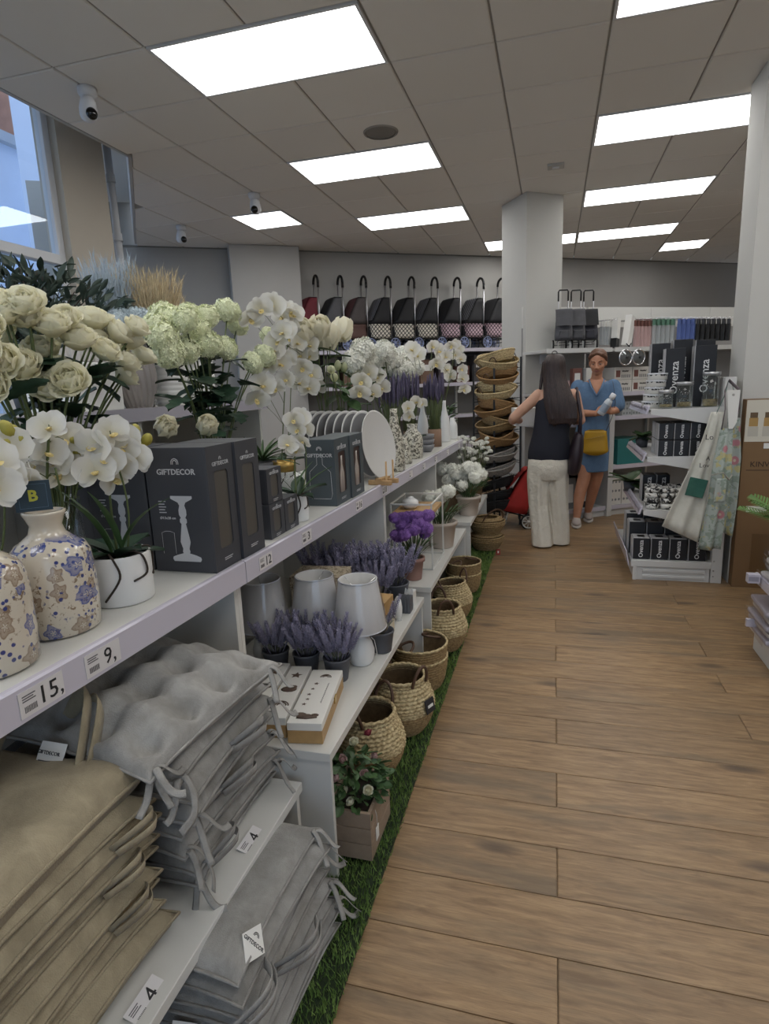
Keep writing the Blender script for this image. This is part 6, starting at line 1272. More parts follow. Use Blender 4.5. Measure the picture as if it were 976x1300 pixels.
# ================================================================ BASKET RACK behind the end of the long shelf
rk = thing('basket_rack', 'black wire rack stacked with woven trays beyond the long shelf', 'rack', (-.55, 6.05, 0)); rz_ = rad(-8)
pts = [(-.21, -.02), (0.0, -.13), (.235, .12), (.02, .24)]
for x, y in pts: MB().box(x-.009, x+.009, y-.009, y+.009, 0, 1.68 if y > 0 else 1.62).ob('post', BLACKM, rk)
lv = [.12, .36, .50, .64, .80, .95, 1.10, 1.26, 1.40, 1.55]
wr = MB()
for z in lv:
    for a, b_ in zip(pts, pts[1:]+pts[:1]): wr.tube([(a[0], a[1], z), (b_[0], b_[1], z+.03)], .0028, 4)
    for k in range(1, 8): f_ = k/8; a = Vector((*pts[0], z)).lerp(Vector((*pts[1], z)), f_); b_ = Vector((*pts[3], z)).lerp(Vector((*pts[2], z)), f_); wr.tube([a, b_+Vector((0, 0, .03))], .0022, 4)
    for k in range(1, 5): f_ = k/5; wr.tube([(pts[0][0]+(pts[1][0]-pts[0][0])*f_, pts[0][1]+(pts[1][1]-pts[0][1])*f_, z), (pts[0][0]+(pts[1][0]-pts[0][0])*f_, pts[0][1]+(pts[1][1]-pts[0][1])*f_-.01, z+.07)], .0022, 4)
wr.tube([(.06, .2, 1.66), (.08, .16, 1.74), (.16, .14, 1.74), (.22, .1, 1.62)], .004, 5); wr.tube([(.03, .2, 1.66), (.05, .16, 1.71), (.14, .14, 1.71), (.2, .1, 1.60)], .004, 5)
wr.ob('wire_shelves', BLACKM, rk)
TRAY = [(.155, 0), (.185, .03), (.205, .06), (.215, .085)]
trc = {'pale': SEAG, 'brown': NT('x').m if 0 else SEAB, 'grey': M('grey_wicker', (148, 144, 138), .85, var=.25, vs_=60, bump=.5, bs=70), 'black': M('black_wicker', (26, 26, 28), .8, var=.3, vs_=60), 'honey': M('honey_wicker', (150, 118, 78), .85, var=.25, vs_=60, bump=.5, bs=70)}
trm = braid(lerp_prof(TRAY), 6, 60, .006, 130, 4); TM = {}
for nm, mt in trc.items(): TM[nm] = (trm.mesh('body', mt), MB().lathe([(0, .004), (.15, .004), (.18, .03), (.208, .08)], 36).mesh('inside', mt), MB().tube([(.214*cos(2*PI*k/60), .214*sin(2*PI*k/60), .086) for k in range(60)], .009, 6, closed=True).mesh('rim', mt))
seq = [(.13, 'black'), (.24, 'black'), (.37, 'black'), (.51, 'grey'), (.655, 'grey'), (.815, 'honey'), (.965, 'brown'), (1.115, 'honey'), (1.275, 'pale'), (1.42, 'honey'), (1.565, 'pale')]
tn = ['lowest', 'second', 'third', 'fourth', 'fifth', 'sixth', 'seventh', 'eighth', 'ninth', 'tenth', 'topmost']
for k, (z, nm) in enumerate(seq):
    o = thing('woven_tray', f'{ {"pale": "pale straw", "grey": "washed grey", "black": "black", "honey": "honey brown", "brown": "olive brown"}[nm]} woven tray, {tn[k]} in the black wire rack', 'tray', (-.545+jit(.012), 6.09, z+.02), 0, 'woven trays in the wire rack', (rad(-13)+jit(.05), rad(-7)+jit(.05), .3*k)); o.scale = (.92, .92, 1)
    for me, n_ in zip(TM[nm], ('body', 'inside', 'rim')): ob(n_, me, o)
    if k > 2:
        o2 = dup(o, (o.location.x+jit(.006), o.location.y, o.location.z+.032), None, o['label'].replace('woven tray, ', 'woven tray nested inside the ').replace(' in the black wire rack', ' one of the rack'), None, (o.rotation_euler.x+jit(.02), o.rotation_euler.y+jit(.02), .7*k))
    if k > 7: ob('handle', HND, o, (0, .2, .07), (0, .3, PI/2)); ob('handle', HND, o, (0, -.2, .07), (0, .3, PI/2))
# red trolley beside the woman
rt = trolley('bright red soft shopping trolley standing beside the long haired woman', (-.30, 6.12, 0), rad(8), NYL('poppy', (176, 46, 42)), NYL('poppy', (176, 46, 42)), NYL('poppy', (176, 46, 42)), None, RIMW, .84, rad(12))
# ================================================================ TALL DISPLAY BEHIND THE FLOWERS (left)
rr = thing('rear_shelf', 'high white shelf behind the flowers carrying vases and dried grasses', 'shelving', (-2.05, 1.6, 0))
MB().box(-.40, .38, -1.9, 1.75, 1.372, 1.395).ob('shelf_board', WHITE, rr, bevel=.002); MB().box(.38, .392, -1.9, 1.75, 1.345, 1.40).ob('price_rail', RAILM, rr)
for y in (-1.8, -.6, .6, 1.7): MB().box(-.38, .36, y-.012, y+.012, 0, 1.371).ob('side_panel', WHITE, rr)
MB().box(-.40, -.385, -1.9, 1.75, 0, 1.371).ob('back_panel', WHITE, rr)
TZ = 1.396
def ribbed(lb, loc, prof, mt, ribs, depth, twist, gr=None, horiz=False, name='ribbed_vase'):
    fp = lerp_prof(prof); b = MB()
    def f(u, v):
        r_, z = fp(v); k = (abs(sin(PI*ribs*v))**.7 if horiz else .5+.5*cos(2*PI*(ribs*u+twist*v))); r_ -= depth*(1-k); return (r_*cos(2*PI*u), r_*sin(2*PI*u), z)
    b.grid(f, 40 if horiz else ribs*6, 96 if horiz else 28, None, True, True); o = thing(name, lb, 'vase', loc, 0, gr); b.ob('body', mt, o)
    r0, z0 = prof[-1]; MB().lathe([(r0-.002, z0-.004), (r0+.002, z0+.003), (r0-.007, z0+.003), (r0-.012, z0-.03), (0, z0-.05)], 36).ob('mouth', mt, o); MB().cyl((0, 0), prof[0][0]*.96, .0, .004, 30).ob('foot', mt, o); return o
ribbed('grey twisted ribbed vase on the rear shelf beside the snowball flowers', (-1.85, 2.42, TZ), [(.058, .0), (.082, .07), (.092, .15), (.076, .24), (.055, .30)], M('grey_twist_ceramic', (150, 144, 142), .6), 18, .011, 1.1)
for i, (x, y, h) in enumerate(((-1.84, 2.66, .35), (-1.83, 2.90, .37), (-1.98, 2.60, .33))): ribbed(f'white vase with stacked horizontal rings, {["nearest the grey twisted vase","farthest one on the rear shelf","standing behind the grey vase"][i]}', (x, y, TZ), [(.07, 0), (.086, h*.3), (.086, h*.7), (.074, h)], WCER, 16, .008, 0, 'ringed white vases', True)
o = thing('white_planter_cube', 'white square planter box on the rear shelf behind the roses', 'planter', (-1.84, 2.03, TZ)); MB().box(-.11, .11, -.14, .14, 0, .19).ob('body', WCER, o, bevel=.006); MB().box(-.095, .095, -.125, .125, .19, .193).ob('soil', SOIL, o)
o = thing('ribbed_planter', 'pale ribbed round planter on the rear shelf below the dark bush', 'planter', (-1.98, 2.23, TZ)); q_ = MB(); q_.grid(lambda u, v: ((.12+.006*cos(2*PI*u*30))*cos(2*PI*u), (.12+.006*cos(2*PI*u*30))*sin(2*PI*u), .31*v), 180, 3, None, True, True); q_.ob('body', M('pale_ceramic', (206, 202, 196), .5), o); MB().lathe([(.124, .305), (.126, .315), (.11, .315), (.11, .28), (0, .28)], 40).ob('mouth', MATS['pale_ceramic'], o)
def heads(lb, base, pts, me, sc, leafs=6):
    o = thing('hydrangea_bouquet', lb, 'flowers', base); b = MB()
    for p in pts: b.tube([(0, 0, .0), (p[0]*.5, p[1]*.5, p[2]*.5), p], .004, 5); ob('bloom', me, o, p, (jit(.4), jit(.4), jit(3)), sc*random.uniform(.9, 1.1))
    b.ob('stems', STEMB, o)
    for k in range(leafs): a = k*2.4; ob('leaf', BIGL, o, (0, 0, pts[0][2]*.75), out((cos(a), sin(a), -.1+jit(.3))), .8)
    return o
heads('pale blue hydrangea heads in the grey twisted vase', (-1.85, 2.42, TZ+.27), [(.0, -.08, .10), (.05, .0, .12), (-.06, .02, .13), (.0, .10, .09), (.08, .08, .07), (.07, -.06, .06), (-.02, -.15, .08)], PBL_ME, 1.05, 14)
heads('white hydrangea heads in the ringed vase, next to the pale blue ones', (-1.84, 2.66, TZ+.31), [(.0, -.07, .07), (.05, .0, .09), (-.05, .03, .1), (.03, .09, .05)], HYD_ME, 1.0, 8)
bu = thing('olive_bush', 'dense dark olive bush before the left window', 'bush', (-2.28, 2.32, TZ)); MB().lathe([(0, 0), (.12, 0), (.15, .2), (.138, .2), (0, .18)], 28).ob('pot', POTG, bu)
random.seed(77); tw = MB()
for k in range(90):
    a = k*2.4; e = random.uniform(.15, 1.3); L_ = random.uniform(.28, .5); d = Vector((cos(a)*sin(e), sin(a)*sin(e), cos(e)*.85)); p0 = Vector((0, 0, .22)); p1 = p0+d*L_; tw.tube([p0, p0.lerp(p1, .5)+Vector((0, 0, .02)), p1], .0022, 4)
    for j in range(7 if k < 42 else 0): q_ = p0.lerp(p1, .5+.08*j); d2 = (d+Vector((jit(.8), jit(.8), jit(.6)))).normalized(); ob('leaf', OLIVE, bu, q_, out(d2, jit(2)), random.uniform(1.0, 1.7))
tw.ob('twigs', STEMB, bu); lm = MB(); base_me = OLIVE
ov = [v_.co.copy() for v_ in OLIVE.vertices]; of = [tuple(p_.vertices) for p_ in OLIVE.polygons]
for k in range(900):
    a = random.uniform(0, 2*PI); e = random.uniform(.1, 1.5); L_ = random.uniform(.14, .5); d = Vector((cos(a)*sin(e), sin(a)*sin(e), cos(e)*.85)); p_ = Vector((0, 0, .22))+d*L_; d2 = (d+Vector((jit(.9), jit(.9), jit(.7)))).normalized()
    lm.add(ov, of, True, Matrix.Translation(p_) @ Euler(out(d2, jit(2))).to_matrix().to_4x4() @ Matrix.Scale(random.uniform(1.0, 1.6), 4))
tag(lm.ob('foliage', LEAFO, bu), kind='stuff')
for i, (x, y, h) in enumerate(((-2.22, 2.68, .60), (-2.16, 2.80, .56))):
    o = thing('eucalyptus_stem', f'upright blue-green eucalyptus stem, {["closer to the dark bush","closer to the dried grass"][i]}', 'plant', (x, y, TZ)); MB().tube([(0, 0, 0), (.01, 0, h*.5), (.0, .01, h)], .004, 5).ob('stem', STEM, o); MB().lathe([(0, 0), (.05, 0), (.055, .2), (.047, .2), (0, .19)], 20).ob('pot', WCER, o)
    for k in range(56): z = h*(.42+.58*k/56); a = k*2.4; ob('leaf', EUL, o, (0, 0, z), out((cos(a), sin(a), .35)), 1.5*(1.2-.5*k/56))
PAMP = M('pampas_straw', (196, 180, 148), .9, var=.15, vs_=20); PAMB = M('pale_grey_plume', (178, 190, 200), .9, var=.1)
def plume(lb, base, n, L, mt, spread):
    o = thing('pampas_grass', lb, 'dried grass', base); MB().lathe([(0, 0), (.06, 0), (.07, .22), (.06, .22), (0, .2)], 24).ob('vase', WCER, o); b = MB()
    for k in range(n):
        a = k*2.4; e = spread*math.sqrt((k+.5)/n); r_ = random.uniform(.75, 1); p1 = Vector((cos(a)*e, sin(a)*e, L*r_)); p0 = Vector((.02*cos(a), .02*sin(a), .18)); b.tube([p0, p0.lerp(p1, .5), p1], .0016, 3)
        for j in range(20):
            q_ = p0.lerp(p1, .5+.5*j/20); d = (p1-p0).normalized()*.05+Vector((jit(.02), jit(.02), jit(.01))); s_ = Vector((jit(1), jit(1), 0)).normalized()*.0024; b.add([q_-s_, q_+s_, q_+d], [(0, 1, 2)])
    tag(b.ob('plumes', mt, o), kind='stuff'); return o
plume('straw coloured pampas grass on the rear shelf', (-2.15, 3.02, TZ), 260, .72, PAMP, .19); plume('pale grey-blue feathery grass next to the straw pampas', (-2.28, 2.86, TZ), 180, .78, PAMB, .15)
# ================================================================ PEOPLE
def remesh(b, name, mat, parent, vox=.006, smooth=6, sf=.5):
    me = b.mesh(name, mat); o = bpy.data.objects.new(name, me); COL.objects.link(o)
    m1 = o.modifiers.new('r', 'REMESH'); m1.mode = 'VOXEL'; m1.voxel_size = vox; m1.use_smooth_shade = True
    m2 = o.modifiers.new('s', 'SMOOTH'); m2.iterations = smooth; m2.factor = sf
    bpy.context.view_layer.update(); dg = bpy.context.evaluated_depsgraph_get(); nm = bpy.data.meshes.new_from_object(o.evaluated_get(dg)); bpy.data.objects.remove(o)
    nm.name = name; nm.materials.clear(); nm.materials.append(mat); return ob(name, nm, parent)
def loft(b, secs, n=28, sub=4, T=None, fold=0, nf=9, seed=0):
    """closed loft through (cx, cy, z, rx, ry) sections"""
    pr = lerp5(secs); nz = snoise(seed); m = (len(secs)-1)*sub+1
    def f(u, v):
        cx_, cy_, z, rx, ry = pr(v); a = 2*PI*u; k = 1+fold*(.5+.5*sin(v*2))*sin(nf*a+3*nz(v*.5, .3))
        return (cx_+rx*k*cos(a), cy_+ry*k*sin(a), z+.0)
    o0 = len(b.v); b.grid(f, n, m, T, True, True)
    b.f.append(tuple(o0+k*m for k in range(n))); b.f.append(tuple(o0+k*m+m-1 for k in range(n))[::-1]); b.s += [True, True]
def lerp5(pts):
    def f(v):
        t_ = v*(len(pts)-1); i = min(int(t_), len(pts)-2); k = t_-i; a0 = pts[max(i-1, 0)]; a, b_, b1 = pts[i], pts[i+1], pts[min(i+2, len(pts)-1)]
        return tuple(.5*((2*a[j])+(-a0[j]+b_[j])*k+(2*a0[j]-5*a[j]+4*b_[j]-b1[j])*k*k+(-a0[j]+3*a[j]-3*b_[j]+b1[j])*k**3) for j in range(len(a)))
    return f
def limb(b, pts, rs, n=14):
    P = [Vector(p) for p in pts]; Q = []; R = []
    for i in range(len(P)-1):
        for k in range(5): Q.append(P[i].lerp(P[i+1], k/5)); R.append(rs[i]+(rs[i+1]-rs[i])*k/5)
    Q.append(P[-1]); R.append(rs[-1]); b.tube(Q, R, n)
    for p, r_ in zip(P, rs): b.ball(p, r_*.99, 12, 8)
def hand(b, wrist, fd, pn, side, curl=.6, L=.085):
    """palm, four bent fingers and a thumb; fd = finger direction, pn = palm normal, side = +1/-1 thumb side"""
    w_ = Vector(wrist); fd = Vector(fd).normalized(); pn = Vector(pn).normalized(); sd = fd.cross(pn).normalized()*side
    X = Matrix((sd, fd, pn)).transposed().to_4x4(); X.translation = w_
    loftp = MB(); b.ball((0, 0, 0), 1, 12, 8, X @ TR((0, L*.5, 0), (0, 0, 0), (.036, L*.58, .015)))
    for k, (o_, ln) in enumerate(((.026, .064), (.009, .074), (-.009, .069), (-.026, .054))):
        p = Vector((o_, L*.92, 0)); d = Vector((o_*.8, 1, 0)).normalized(); pts = [p-d*.02, p]; a = .2
        for s_ in (.42, .33, .25):
            a += curl*.75; q_ = pts[-1]+Vector((d.x*cos(a), d.y*cos(a), sin(a)))*ln*s_; pts.append(q_)
        b.tube([X @ p_ for p_ in pts], [.0095, .0095, .0088, .008, .0068], 8); b.ball(X @ pts[-1], .0068, 8, 6)
    tp = [Vector((.02, L*.25, 0)), Vector((.042, L*.5, .010)), Vector((.048, L*.78, .022)), Vector((.042, L*1.0, .03))]
    b.tube([X @ p_ for p_ in tp], [.012, .011, .0095, .008], 8); b.ball(X @ tp[-1], .008, 8, 6)
def skinm(name, c, c2):
    t = NT(name); n1 = t.noise(t.coord(), 14, 3); t.set(Base_Color=t.mix(lin(c), lin(c2), t.ramp(n1, [(.35, 0), (.7, 1)])), Roughness=.5, Subsurface_Weight=.12, Subsurface_Radius=(.012, .006, .004), Subsurface_Scale=.5); return t.m
SK1 = skinm('skin_fair', (196, 152, 128), (206, 162, 138)); SK2 = skinm('skin_tanned', (178, 126, 98), (190, 138, 110))
def hairm(name, c0, c1):
    t = NT(name); v = t.coord((90, 90, 3)); n1 = t.noise(v, 2.2, 4, .6); t.set(Base_Color=t.mix(lin(c0), lin(c1), t.ramp(n1, [(.35, 0), (.7, 1)])), Roughness=.42); t.bump(n1, .5, .008); return t.m
def head(b, c, s=1.0, face=(0, -1, 0), features=True):
    """cranium, jaw, nose, brow, lips, ears; face = looking direction"""
    f_ = Vector(face).normalized(); up = Vector((0, 0, 1)); r_ = f_.cross(up).normalized(); up = r_.cross(f_); X = Matrix((r_, f_, up)).transposed().to_4x4(); X.translation = Vector(c); X = X @ Matrix.Scale(s, 4)
    b.ball((0, 0, 0), 1, 20, 14, X @ TR((0, -.012, .03), (0, 0, 0), (.074, .092, .085))); b.ball((0, 0, 0), 1, 18, 12, X @ TR((0, .018, -.03), (0, 0, 0), (.062, .070, .082)))
    b.ball((0, 0, 0), 1, 12, 8, X @ TR((0, .052, -.088), (0, 0, 0), (.028, .028, .022)))
    for sx in (-1, 1):
        b.ball((0, 0, 0), 1, 10, 7, X @ TR((sx*.072, -.01, -.012), (0, 0, sx*.3), (.010, .020, .032))); b.ball((0, 0, 0), 1, 10, 7, X @ TR((sx*.038, .052, -.030), (0, 0, 0), (.024, .024, .022))); b.ball((0, 0, 0), 1, 10, 6, X @ TR((sx*.032, .075, .020), (0, 0, -sx*.25), (.026, .012, .009)))
    b.tube([X @ Vector(p) for p in ((0, .080, .012), (0, .094, -.012), (0, .106, -.032), (0, .098, -.042))], [.008*s, .010*s, .0145*s, .010*s], 10)
    for sx in (-1, 1): b.ball((0, 0, 0), 1, 8, 6, X @ TR((sx*.012, .092, -.038), (0, 0, 0), (.009, .010, .008)))
    return X
def facebits(o, X, lipm, browm):
    ey = MB(); ir = MB(); lid = MB(); lp = MB(); bw = MB()
    for sx in (-1, 1):
        c = Vector((sx*.031, .0745, .0)); ey.ball((0, 0, 0), 1, 12, 8, X @ TR(c, (0, 0, 0), (.0125, .009, .0085))); ir.ball((0, 0, 0), 1, 10, 6, X @ TR(c+Vector((0, .0075, -.002)), (0, 0, 0), (.0052, .003, .0055)))
        lid.tube([X @ (c+Vector((.015*k/4, .0085*(1-(k/4)**2)+.001, .0075*(1-(k/4)**2)))) for k in range(-4, 5)], .0028, 6)
        bw.tube([X @ Vector((sx*(.016+.034*k/5), .088-.010*(k/5)**1.5, .0225+.006*math.sin(PI*k/5*.8))) for k in range(6)], .0032, 6)
    lp.tube([X @ Vector((.024*k/5, .0875-.016*(k/5)**2, -.064+.002*abs(k)/5)) for k in range(-5, 6)], [.002+.0026*(1-(abs(k)/5)**2) for k in range(-5, 6)], 6); lp.tube([X @ Vector((.020*k/5, .0865-.016*(k/5)**2, -.0705)) for k in range(-5, 6)], [.002+.003*(1-(abs(k)/5)**2) for k in range(-5, 6)], 6)
    ey.ob('eyes', M('eye_white', (206, 200, 192), .3), o); ir.ob('irises', M('eye_brown', (44, 30, 24), .3), o); lid.ob('eyelids', MATS.get('lid') or SK2, o); lp.ob('lips', lipm, o); bw.ob('eyebrows', browm, o)
random.seed(3)
# ---- woman with long hair, seen from behind
p1 = thing('person', 'woman seen from behind in black sleeveless top and wide white trousers, long brown hair', 'person', (0, 5.40, 0))
b = MB(); loft(b, [(-.03, 0, .74, .15, .11), (-.03, 0, .86, .155, .115), (-.02, 0, 1.02, .125, .095), (0, 0, 1.2, .145, .10), (.02, 0, 1.32, .155, .085), (.02, 0, 1.375, .10, .065), (.01, .01, 1.41, .05, .05)])
limb(b, [(.01, .005, 1.37), (.0, .02, 1.47)], [.052, .048]); X1 = head(b, (0, .03, 1.545), 1.0, (-.35, 1, -.08))
limb(b, [(-.125, 0, 1.325), (-.335, .02, 1.135), (-.345, .06, 1.11)], [.052, .042, .04]); limb(b, [(-.335, .02, 1.135), (-.275, .235, 1.085)], [.041, .026]); hand(b, (-.275, .235, 1.085), (.3, 1, -.05), (.2, .1, 1), -1, .35)
limb(b, [(.165, 0, 1.32), (.225, .03, 1.10), (.15, .23, 1.08)], [.050, .040, .027]); hand(b, (.15, .23, 1.08), (-.6, 1, 0), (-.3, 0, 1), 1, .4)
for s_, (hx, kx, ax_, ay) in ((-1, (-.11, -.10, -.06, -.055)), (1, (.055, .06, .075, .04))): limb(b, [(hx, 0, .76), (kx, .01, .44), (ax_, ay, .09)], [.085, .055, .034])
for ax_, ay, dx in ((-.06, -.055, -.1), (.075, .04, .05)): limb(b, [(ax_, ay-.03, .04), (ax_+dx*.3, ay+.07, .035), (ax_+dx*.6, ay+.14, .028)], [.032, .034, .026])
remesh(b, 'body', SK1, p1, .006)
b = MB(); loft(b, [(-.03, 0, .775, .178, .128), (-.03, 0, .86, .176, .13), (-.02, 0, 1.0, .152, .116), (0, -.0, 1.14, .155, .116), (.015, 0, 1.25, .162, .108), (.02, 0, 1.325, .135, .092), (.02, 0, 1.37, .105, .07)], 32, 5, None, .02, 6, 5)
remesh(b, 'sleeveless_top', M('black_jersey', (24, 26, 38), .8, bump=.3, bs=18, bd=.006), p1, .008, 3)
TRM = M('white_linen', (214, 208, 194), .85, bump=.8, bs=11, bd=.03)
b = MB(); loft(b, [(-.035, 0, .60, .16, .115), (-.035, -.005, .70, .178, .135), (-.035, -.0, .80, .165, .122), (-.035, 0, .86, .150, .112)], 30, 4)
for hx, kx, ax_, ay, rr, sd in ((-.112, -.110, -.075, -.045, .094, 3), (.050, .060, .084, .035, .078, 8)): loft(b, [(ax_, ay, .012, rr, rr*1.12), (ax_*.8+kx*.2, ay*.7, .14, rr*.98, rr*1.08), (kx, .005, .40, rr*.98, rr*1.02), (hx, 0, .62, rr*1.08, rr*1.2), (hx, 0, .74, rr*.95, rr*1.15)], 34, 7, None, .07, 7, sd)
remesh(b, 'wide_trousers', TRM, p1, .007, 3)
SHM = M('tan_leather', (112, 88, 72), .6)
for ax_, ay, dx in ((-.06, -.055, -.1), (.075, .04, .05)):
    b = MB(); b.ball((0, 0, 0), 1, 18, 10, TR((ax_+dx*.25, ay+.045, .022), (0, 0, -dx*2), (.042, .118, .022))); b.ball((0, 0, 0), 1, 14, 8, TR((ax_+dx*.1, ay-.03, .045), (0, 0, 0), (.036, .045, .04))); b.ob('shoe', SHM, p1)
b = MB(); loft(b, [(0, .0, 1.66, .02, .03), (0, .0, 1.648, .062, .075), (0, -.004, 1.60, .088, .100), (0, -.012, 1.53, .094, .098), (.006, -.035, 1.46, .096, .082), (.02, -.07, 1.38, .108, .062), (.04, -.105, 1.28, .122, .042), (.055, -.118, 1.18, .118, .032), (.06, -.12, 1.085, .098, .018)], 40, 5, None, .03, 15, 2)
for k in range(16): x0 = -.05+.013*k; b.tube([(x0*.5, -.085, 1.42), (x0+.03, -.125, 1.25), (x0+.04+jit(.008), -.135, 1.13), (x0*.95+.045+jit(.01), -.125, 1.07+jit(.025))], [.012, .014, .012, .003], 6)
b.tube([(-.085, .03, 1.60), (-.10, .02, 1.48), (-.115, -.01, 1.36), (-.12, -.03, 1.24)], [.016, .018, .014, .004], 7)
remesh(b, 'hair', hairm('dark_brown_hair', (30, 22, 22), (66, 48, 44)), p1, .006, 2)
MB().tube([(.02*cos(2*PI*k/16), -.03, 1.665+.016*sin(2*PI*k/16)) for k in range(16)], .004, 6, closed=True).ob('hair_clip', BLACKP, p1)
# shoulder bag and the white box she holds
sb = thing('shoulder_bag', 'dark plum shoulder bag hanging at the side of the long haired woman', 'bag', (.205, 5.39, 0)); PLUM = M('plum_leather', (42, 30, 38), .5, bump=.2, bs=60)
b = MB(); loft(b, [(-.035, .0, .64, .035, .07), (-.03, .0, .68, .055, .125), (-.015, .0, .82, .06, .15), (.0, 0, .95, .045, .125), (.0, 0, 1.0, .028, .10)], 28, 4, None, .03, 5, 4); b.ob('pouch', PLUM, sb)
MB().tube([(.01, -.09, .98), (.015, -.075, 1.14), (-.015, -.045, 1.32), (-.025, .0, 1.375), (-.015, .045, 1.32), (.015, .075, 1.14), (.01, .09, .98)], .012, 7, flat=(.4, 1.2)).ob('strap', PLUM, sb)
wb = thing('white_box', 'plain white box held in front of the long haired woman', 'box', (-.235, 5.60, 1.03), rad(12)); MB().box(-.10, .10, -.03, .22, .02, .175).ob('carton', PAPER, wb, bevel=.003); MB().box(-.102, .102, -.032, .222, .14, .178).ob('lid', M('matt_white_lid', (220, 218, 212), .6), wb, bevel=.003)
# ---- woman in blue dress, facing the camera
p2 = thing('person', 'woman in knee-length blue denim dress with tied-back auburn hair, looking down', 'person', (.37, 6.33, 0))
b = MB(); loft(b, [(0, 0, .80, .14, .10), (0, 0, .95, .135, .10), (.01, 0, 1.1, .125, .095), (.015, 0, 1.26, .145, .10), (.02, 0, 1.37, .15, .08), (.025, 0, 1.42, .09, .06), (.028, -.01, 1.45, .05, .05)])
limb(b, [(.025, -.0, 1.41), (.03, -.025, 1.50)], [.054, .050]); X2 = head(b, (.032, -.04, 1.595), 1.02, (-.18, -1, -.22))
limb(b, [(-.15, 0, 1.37), (-.165, -.05, 1.12)], [.054, .043]); limb(b, [(-.165, -.05, 1.12), (.015, -.21, 1.115)], [.042, .028]); hand(b, (.015, -.21, 1.115), (1, -.35, .35), (.2, 1, .1), 1, .75)
limb(b, [(.19, 0, 1.36), (.215, -.05, 1.14)], [.054, .043]); limb(b, [(.215, -.05, 1.14), (.15, -.22, 1.13)], [.042, .028]); hand(b, (.15, -.22, 1.13), (-.7, -.3, .45), (.1, 1, .1), -1, .75)
limb(b, [(-.075, 0, .82), (-.06, -.07, .49), (-.105, -.10, .30), (-.125, -.13, .085)], [.09, .064, .056, .036]); limb(b, [(.065, 0, .82), (.06, .0, .49), (.025, .06, .30), (-.005, .13, .10)], [.09, .062, .055, .036])
limb(b, [(-.125, -.12, .05), (-.13, -.21, .035), (-.135, -.26, .03)], [.034, .034, .026]); limb(b, [(-.005, .14, .05), (.0, .05, .035), (.0, .0, .03)], [.034, .034, .026])
remesh(b, 'body', SK2, p2, .0055, 4)
MATS['lid'] = SK2; facebits(p2, X2, M('lip_rose', (150, 92, 82), .45), M('brow_brown', (84, 58, 44), .7))
b = MB(); loft(b, [(-.005, 0, .535, .172, .128), (-.0, 0, .70, .172, .132), (0, 0, .86, .168, .128), (.005, 0, 1.0, .150, .116), (.012, 0, 1.12, .146, .114), (.018, 0, 1.27, .160, .118), (.02, 0, 1.37, .150, .092), (.022, .012, 1.415, .115, .066)], 36, 6, None, .03, 7, 9)
limb(b, [(-.142, 0, 1.368), (-.172, -.045, 1.17)], [.072, .074], 16); limb(b, [(.182, 0, 1.362), (.222, -.045, 1.185)], [.072, .076], 16)
DEN = M('blue_denim', (92, 120, 152), .85, var=.08, vs_=30, bump=.5, bs=16, bd=.012); remesh(b, 'dress', DEN, p2, .0075, 4)
vn = MB(); vn.add([(-.035, -.128, 1.40), (.085, -.128, 1.40), (.030, -.137, 1.27), (-.03, -.07, 1.425), (.085, -.07, 1.425)], [(0, 1, 2), (0, 3, 4, 1)], True); vn.grid(lambda u, v: (.025+(u-.5)*.12*(1-v)*1.0, -.098-.026*v+.012*(1-abs(2*u-1))*-1*(1-v), 1.42-.15*v), 9, 7); vn2 = MB(); vn2.grid(lambda u, v: (.025+(u-.5)*.125*(1-v), -.086-.042*v**.6-.010*(1-(2*u-1)**2)*(1-v), 1.43-.155*v), 11, 9); vn2.ob('neckline_skin', SK2, p2)
cl = MB()
for s_ in (-1, 1): cl.tube([(.025+s_*.068, -.06, 1.435), (.025+s_*.052, -.118, 1.37), (.025, -.137, 1.275)], .010, 7, flat=(1, .4))
for k in range(3): cl.ball((.025, -.135+.004*k, 1.235-.06*k), .007, 8, 6)
cl.ob('collar', DEN, p2)
hr = MB(); Xh = X2; hr.ball((0, 0, 0), 1, 26, 16, Xh @ TR((0, -.022, .046), (0, 0, 0), (.083, .092, .082))); hr.ball((0, 0, 0), 1, 16, 10, Xh @ TR((0, -.06, .0), (0, 0, 0), (.072, .055, .085))); hr.ball((0, 0, 0), 1, 12, 8, Xh @ TR((0, -.115, .03), (0, 0, 0), (.035, .035, .04)))
for s_ in (-1, 1): hr.tube([Xh @ Vector(p) for p in ((0, .055, .098), (s_*.045, .058, .082), (s_*.076, .02, .05), (s_*.080, -.02, .0))], [.012, .016, .014, .008], 8)
remesh(hr, 'hair', hairm('auburn_hair', (84, 56, 42), (124, 88, 66)), p2, .005, 3)
SHG = M('grey_mesh_shoe', (164, 154, 148), .8, bump=.4, bs=150); SOLE = M('pale_sole', (196, 190, 184), .6)
for n_, (x, y) in enumerate(((-.13, -.185), (-.003, .085))):
    b = MB(); b.ball((0, 0, 0), 1, 20, 12, TR((x, y, .045), (0, 0, 0), (.046, .128, .036))); b.ball((0, 0, 0), 1, 16, 10, TR((x+.004, y+.07, .065), (0, 0, 0), (.042, .055, .046))); remesh(b, 'shoe', SHG, p2, .006, 3); MB().lathe([(0, .004), (.95, .004), (1, .012), (1, .024), (.9, .03), (0, .03)], 28, TR((x, y+.002, 0), (0, 0, 0), (.049, .132, 1))).ob('sole', SOLE, p2)
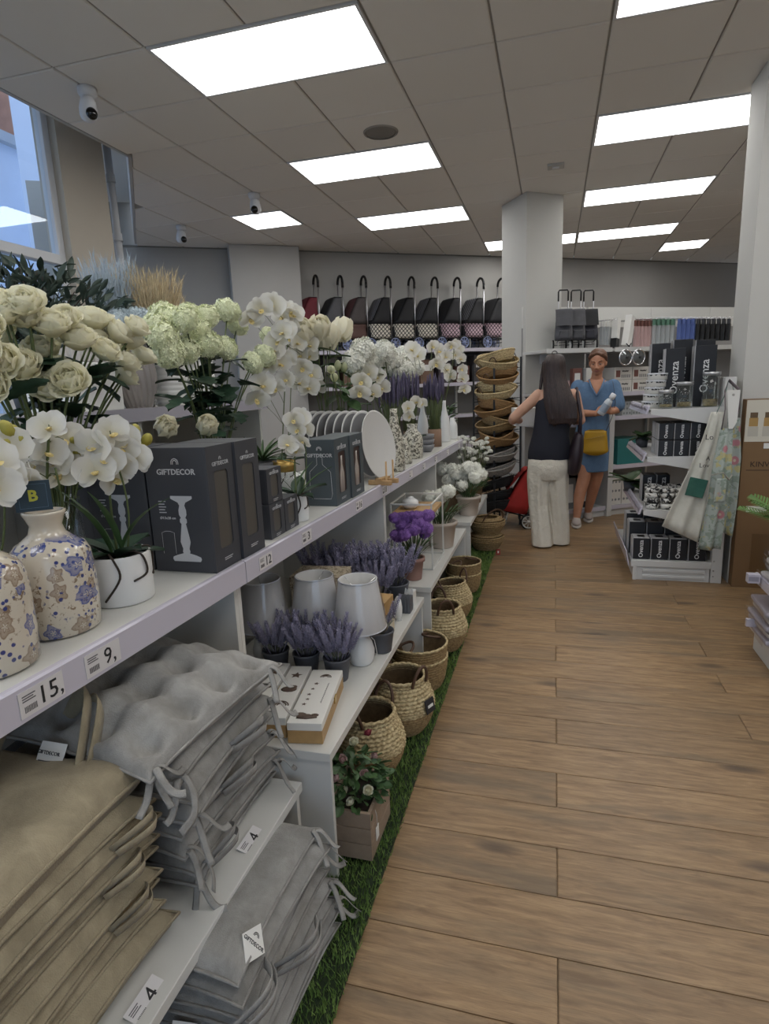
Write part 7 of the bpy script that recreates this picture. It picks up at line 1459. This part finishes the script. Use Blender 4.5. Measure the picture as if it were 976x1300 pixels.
MB().tube([(.025+.062*cos(2*PI*k/24), -.035-.055*sin(2*PI*k/24)*1.25, 1.425+.022*sin(2*PI*k/24)*-1) for k in range(24)], .0025, 5, closed=True).ob('necklace', M('gold_metal', (176, 146, 84), .35, metal=.8), p2)
yb = thing('crossbody_bag', 'mustard yellow crossbody bag worn by the woman in blue', 'bag', (.395, 6.155, .71), rad(-8)); YEL = M('mustard_leather', (176, 136, 26), .5, bump=.15, bs=80)
b = MB()
def fbag(u, v):
    z = .25*v; w_ = .128-.03*v; a = 2*PI*u; e = 4; c, s_ = cos(a), sin(a); r_ = (abs(c)**e+abs(s_)**e)**(-1/e); k = min(1, (v/.16+.02))**.45*min(1, (1-v)/.06+.35)**.4; return (w_*r_*c*k, (.05-.015*v)*r_*s_*k, z)
b.grid(fbag, 40, 18, None, True, True); b.f.append(tuple(k*18 for k in range(40))); b.f.append(tuple(k*18+17 for k in range(40))[::-1]); b.s += [True, True]; b.ob('pouch', YEL, yb)
MB().tube([(-.10, -.045, .165), (-.03, -.052, .172), (.05, -.05, .19), (.095, -.042, .2)], .0035, 6).ob('zip', M('gold_metal', (176, 146, 84), .35), yb)
MB().tube([(-.09, .0, .24), (-.11, .03, .36), (-.05, .05, .55), (.08, .07, .67)], .009, 6, flat=(1, .3)).ob('strap', YEL, yb) if 0 else MB().tube([(.095, .0, .24), (.14, .035, .36), (.165, .045, .50), (.15, .05, .62), (.13, .10, .705)], .009, 6, flat=(1, .3)).ob('strap', M('dark_bag_strap', (58, 62, 76), .6), yb)
bt = thing('spray_bottle', 'white and pale blue bottle held by the woman in blue', 'bottle', (.425, 6.085, 1.11), 0, None, (rad(6), rad(32), 0)); MB().lathe([(0, 0), (.033, 0), (.036, .005), (.036, .13), (.028, .155), (.018, .165), (.018, .175), (0, .175)], 26).ob('body', M('pale_blue_bottle', (196, 204, 212), .3), bt); MB().lathe([(.024, .172), (.026, .175), (.026, .215), (.02, .222), (0, .222)], 22).ob('cap', PVC, bt); MB().lathe([(.0365, .03), (.0368, .035), (.0368, .105), (.0365, .11)], 26).ob('label', M('label_blue', (150, 164, 182), .4), bt)
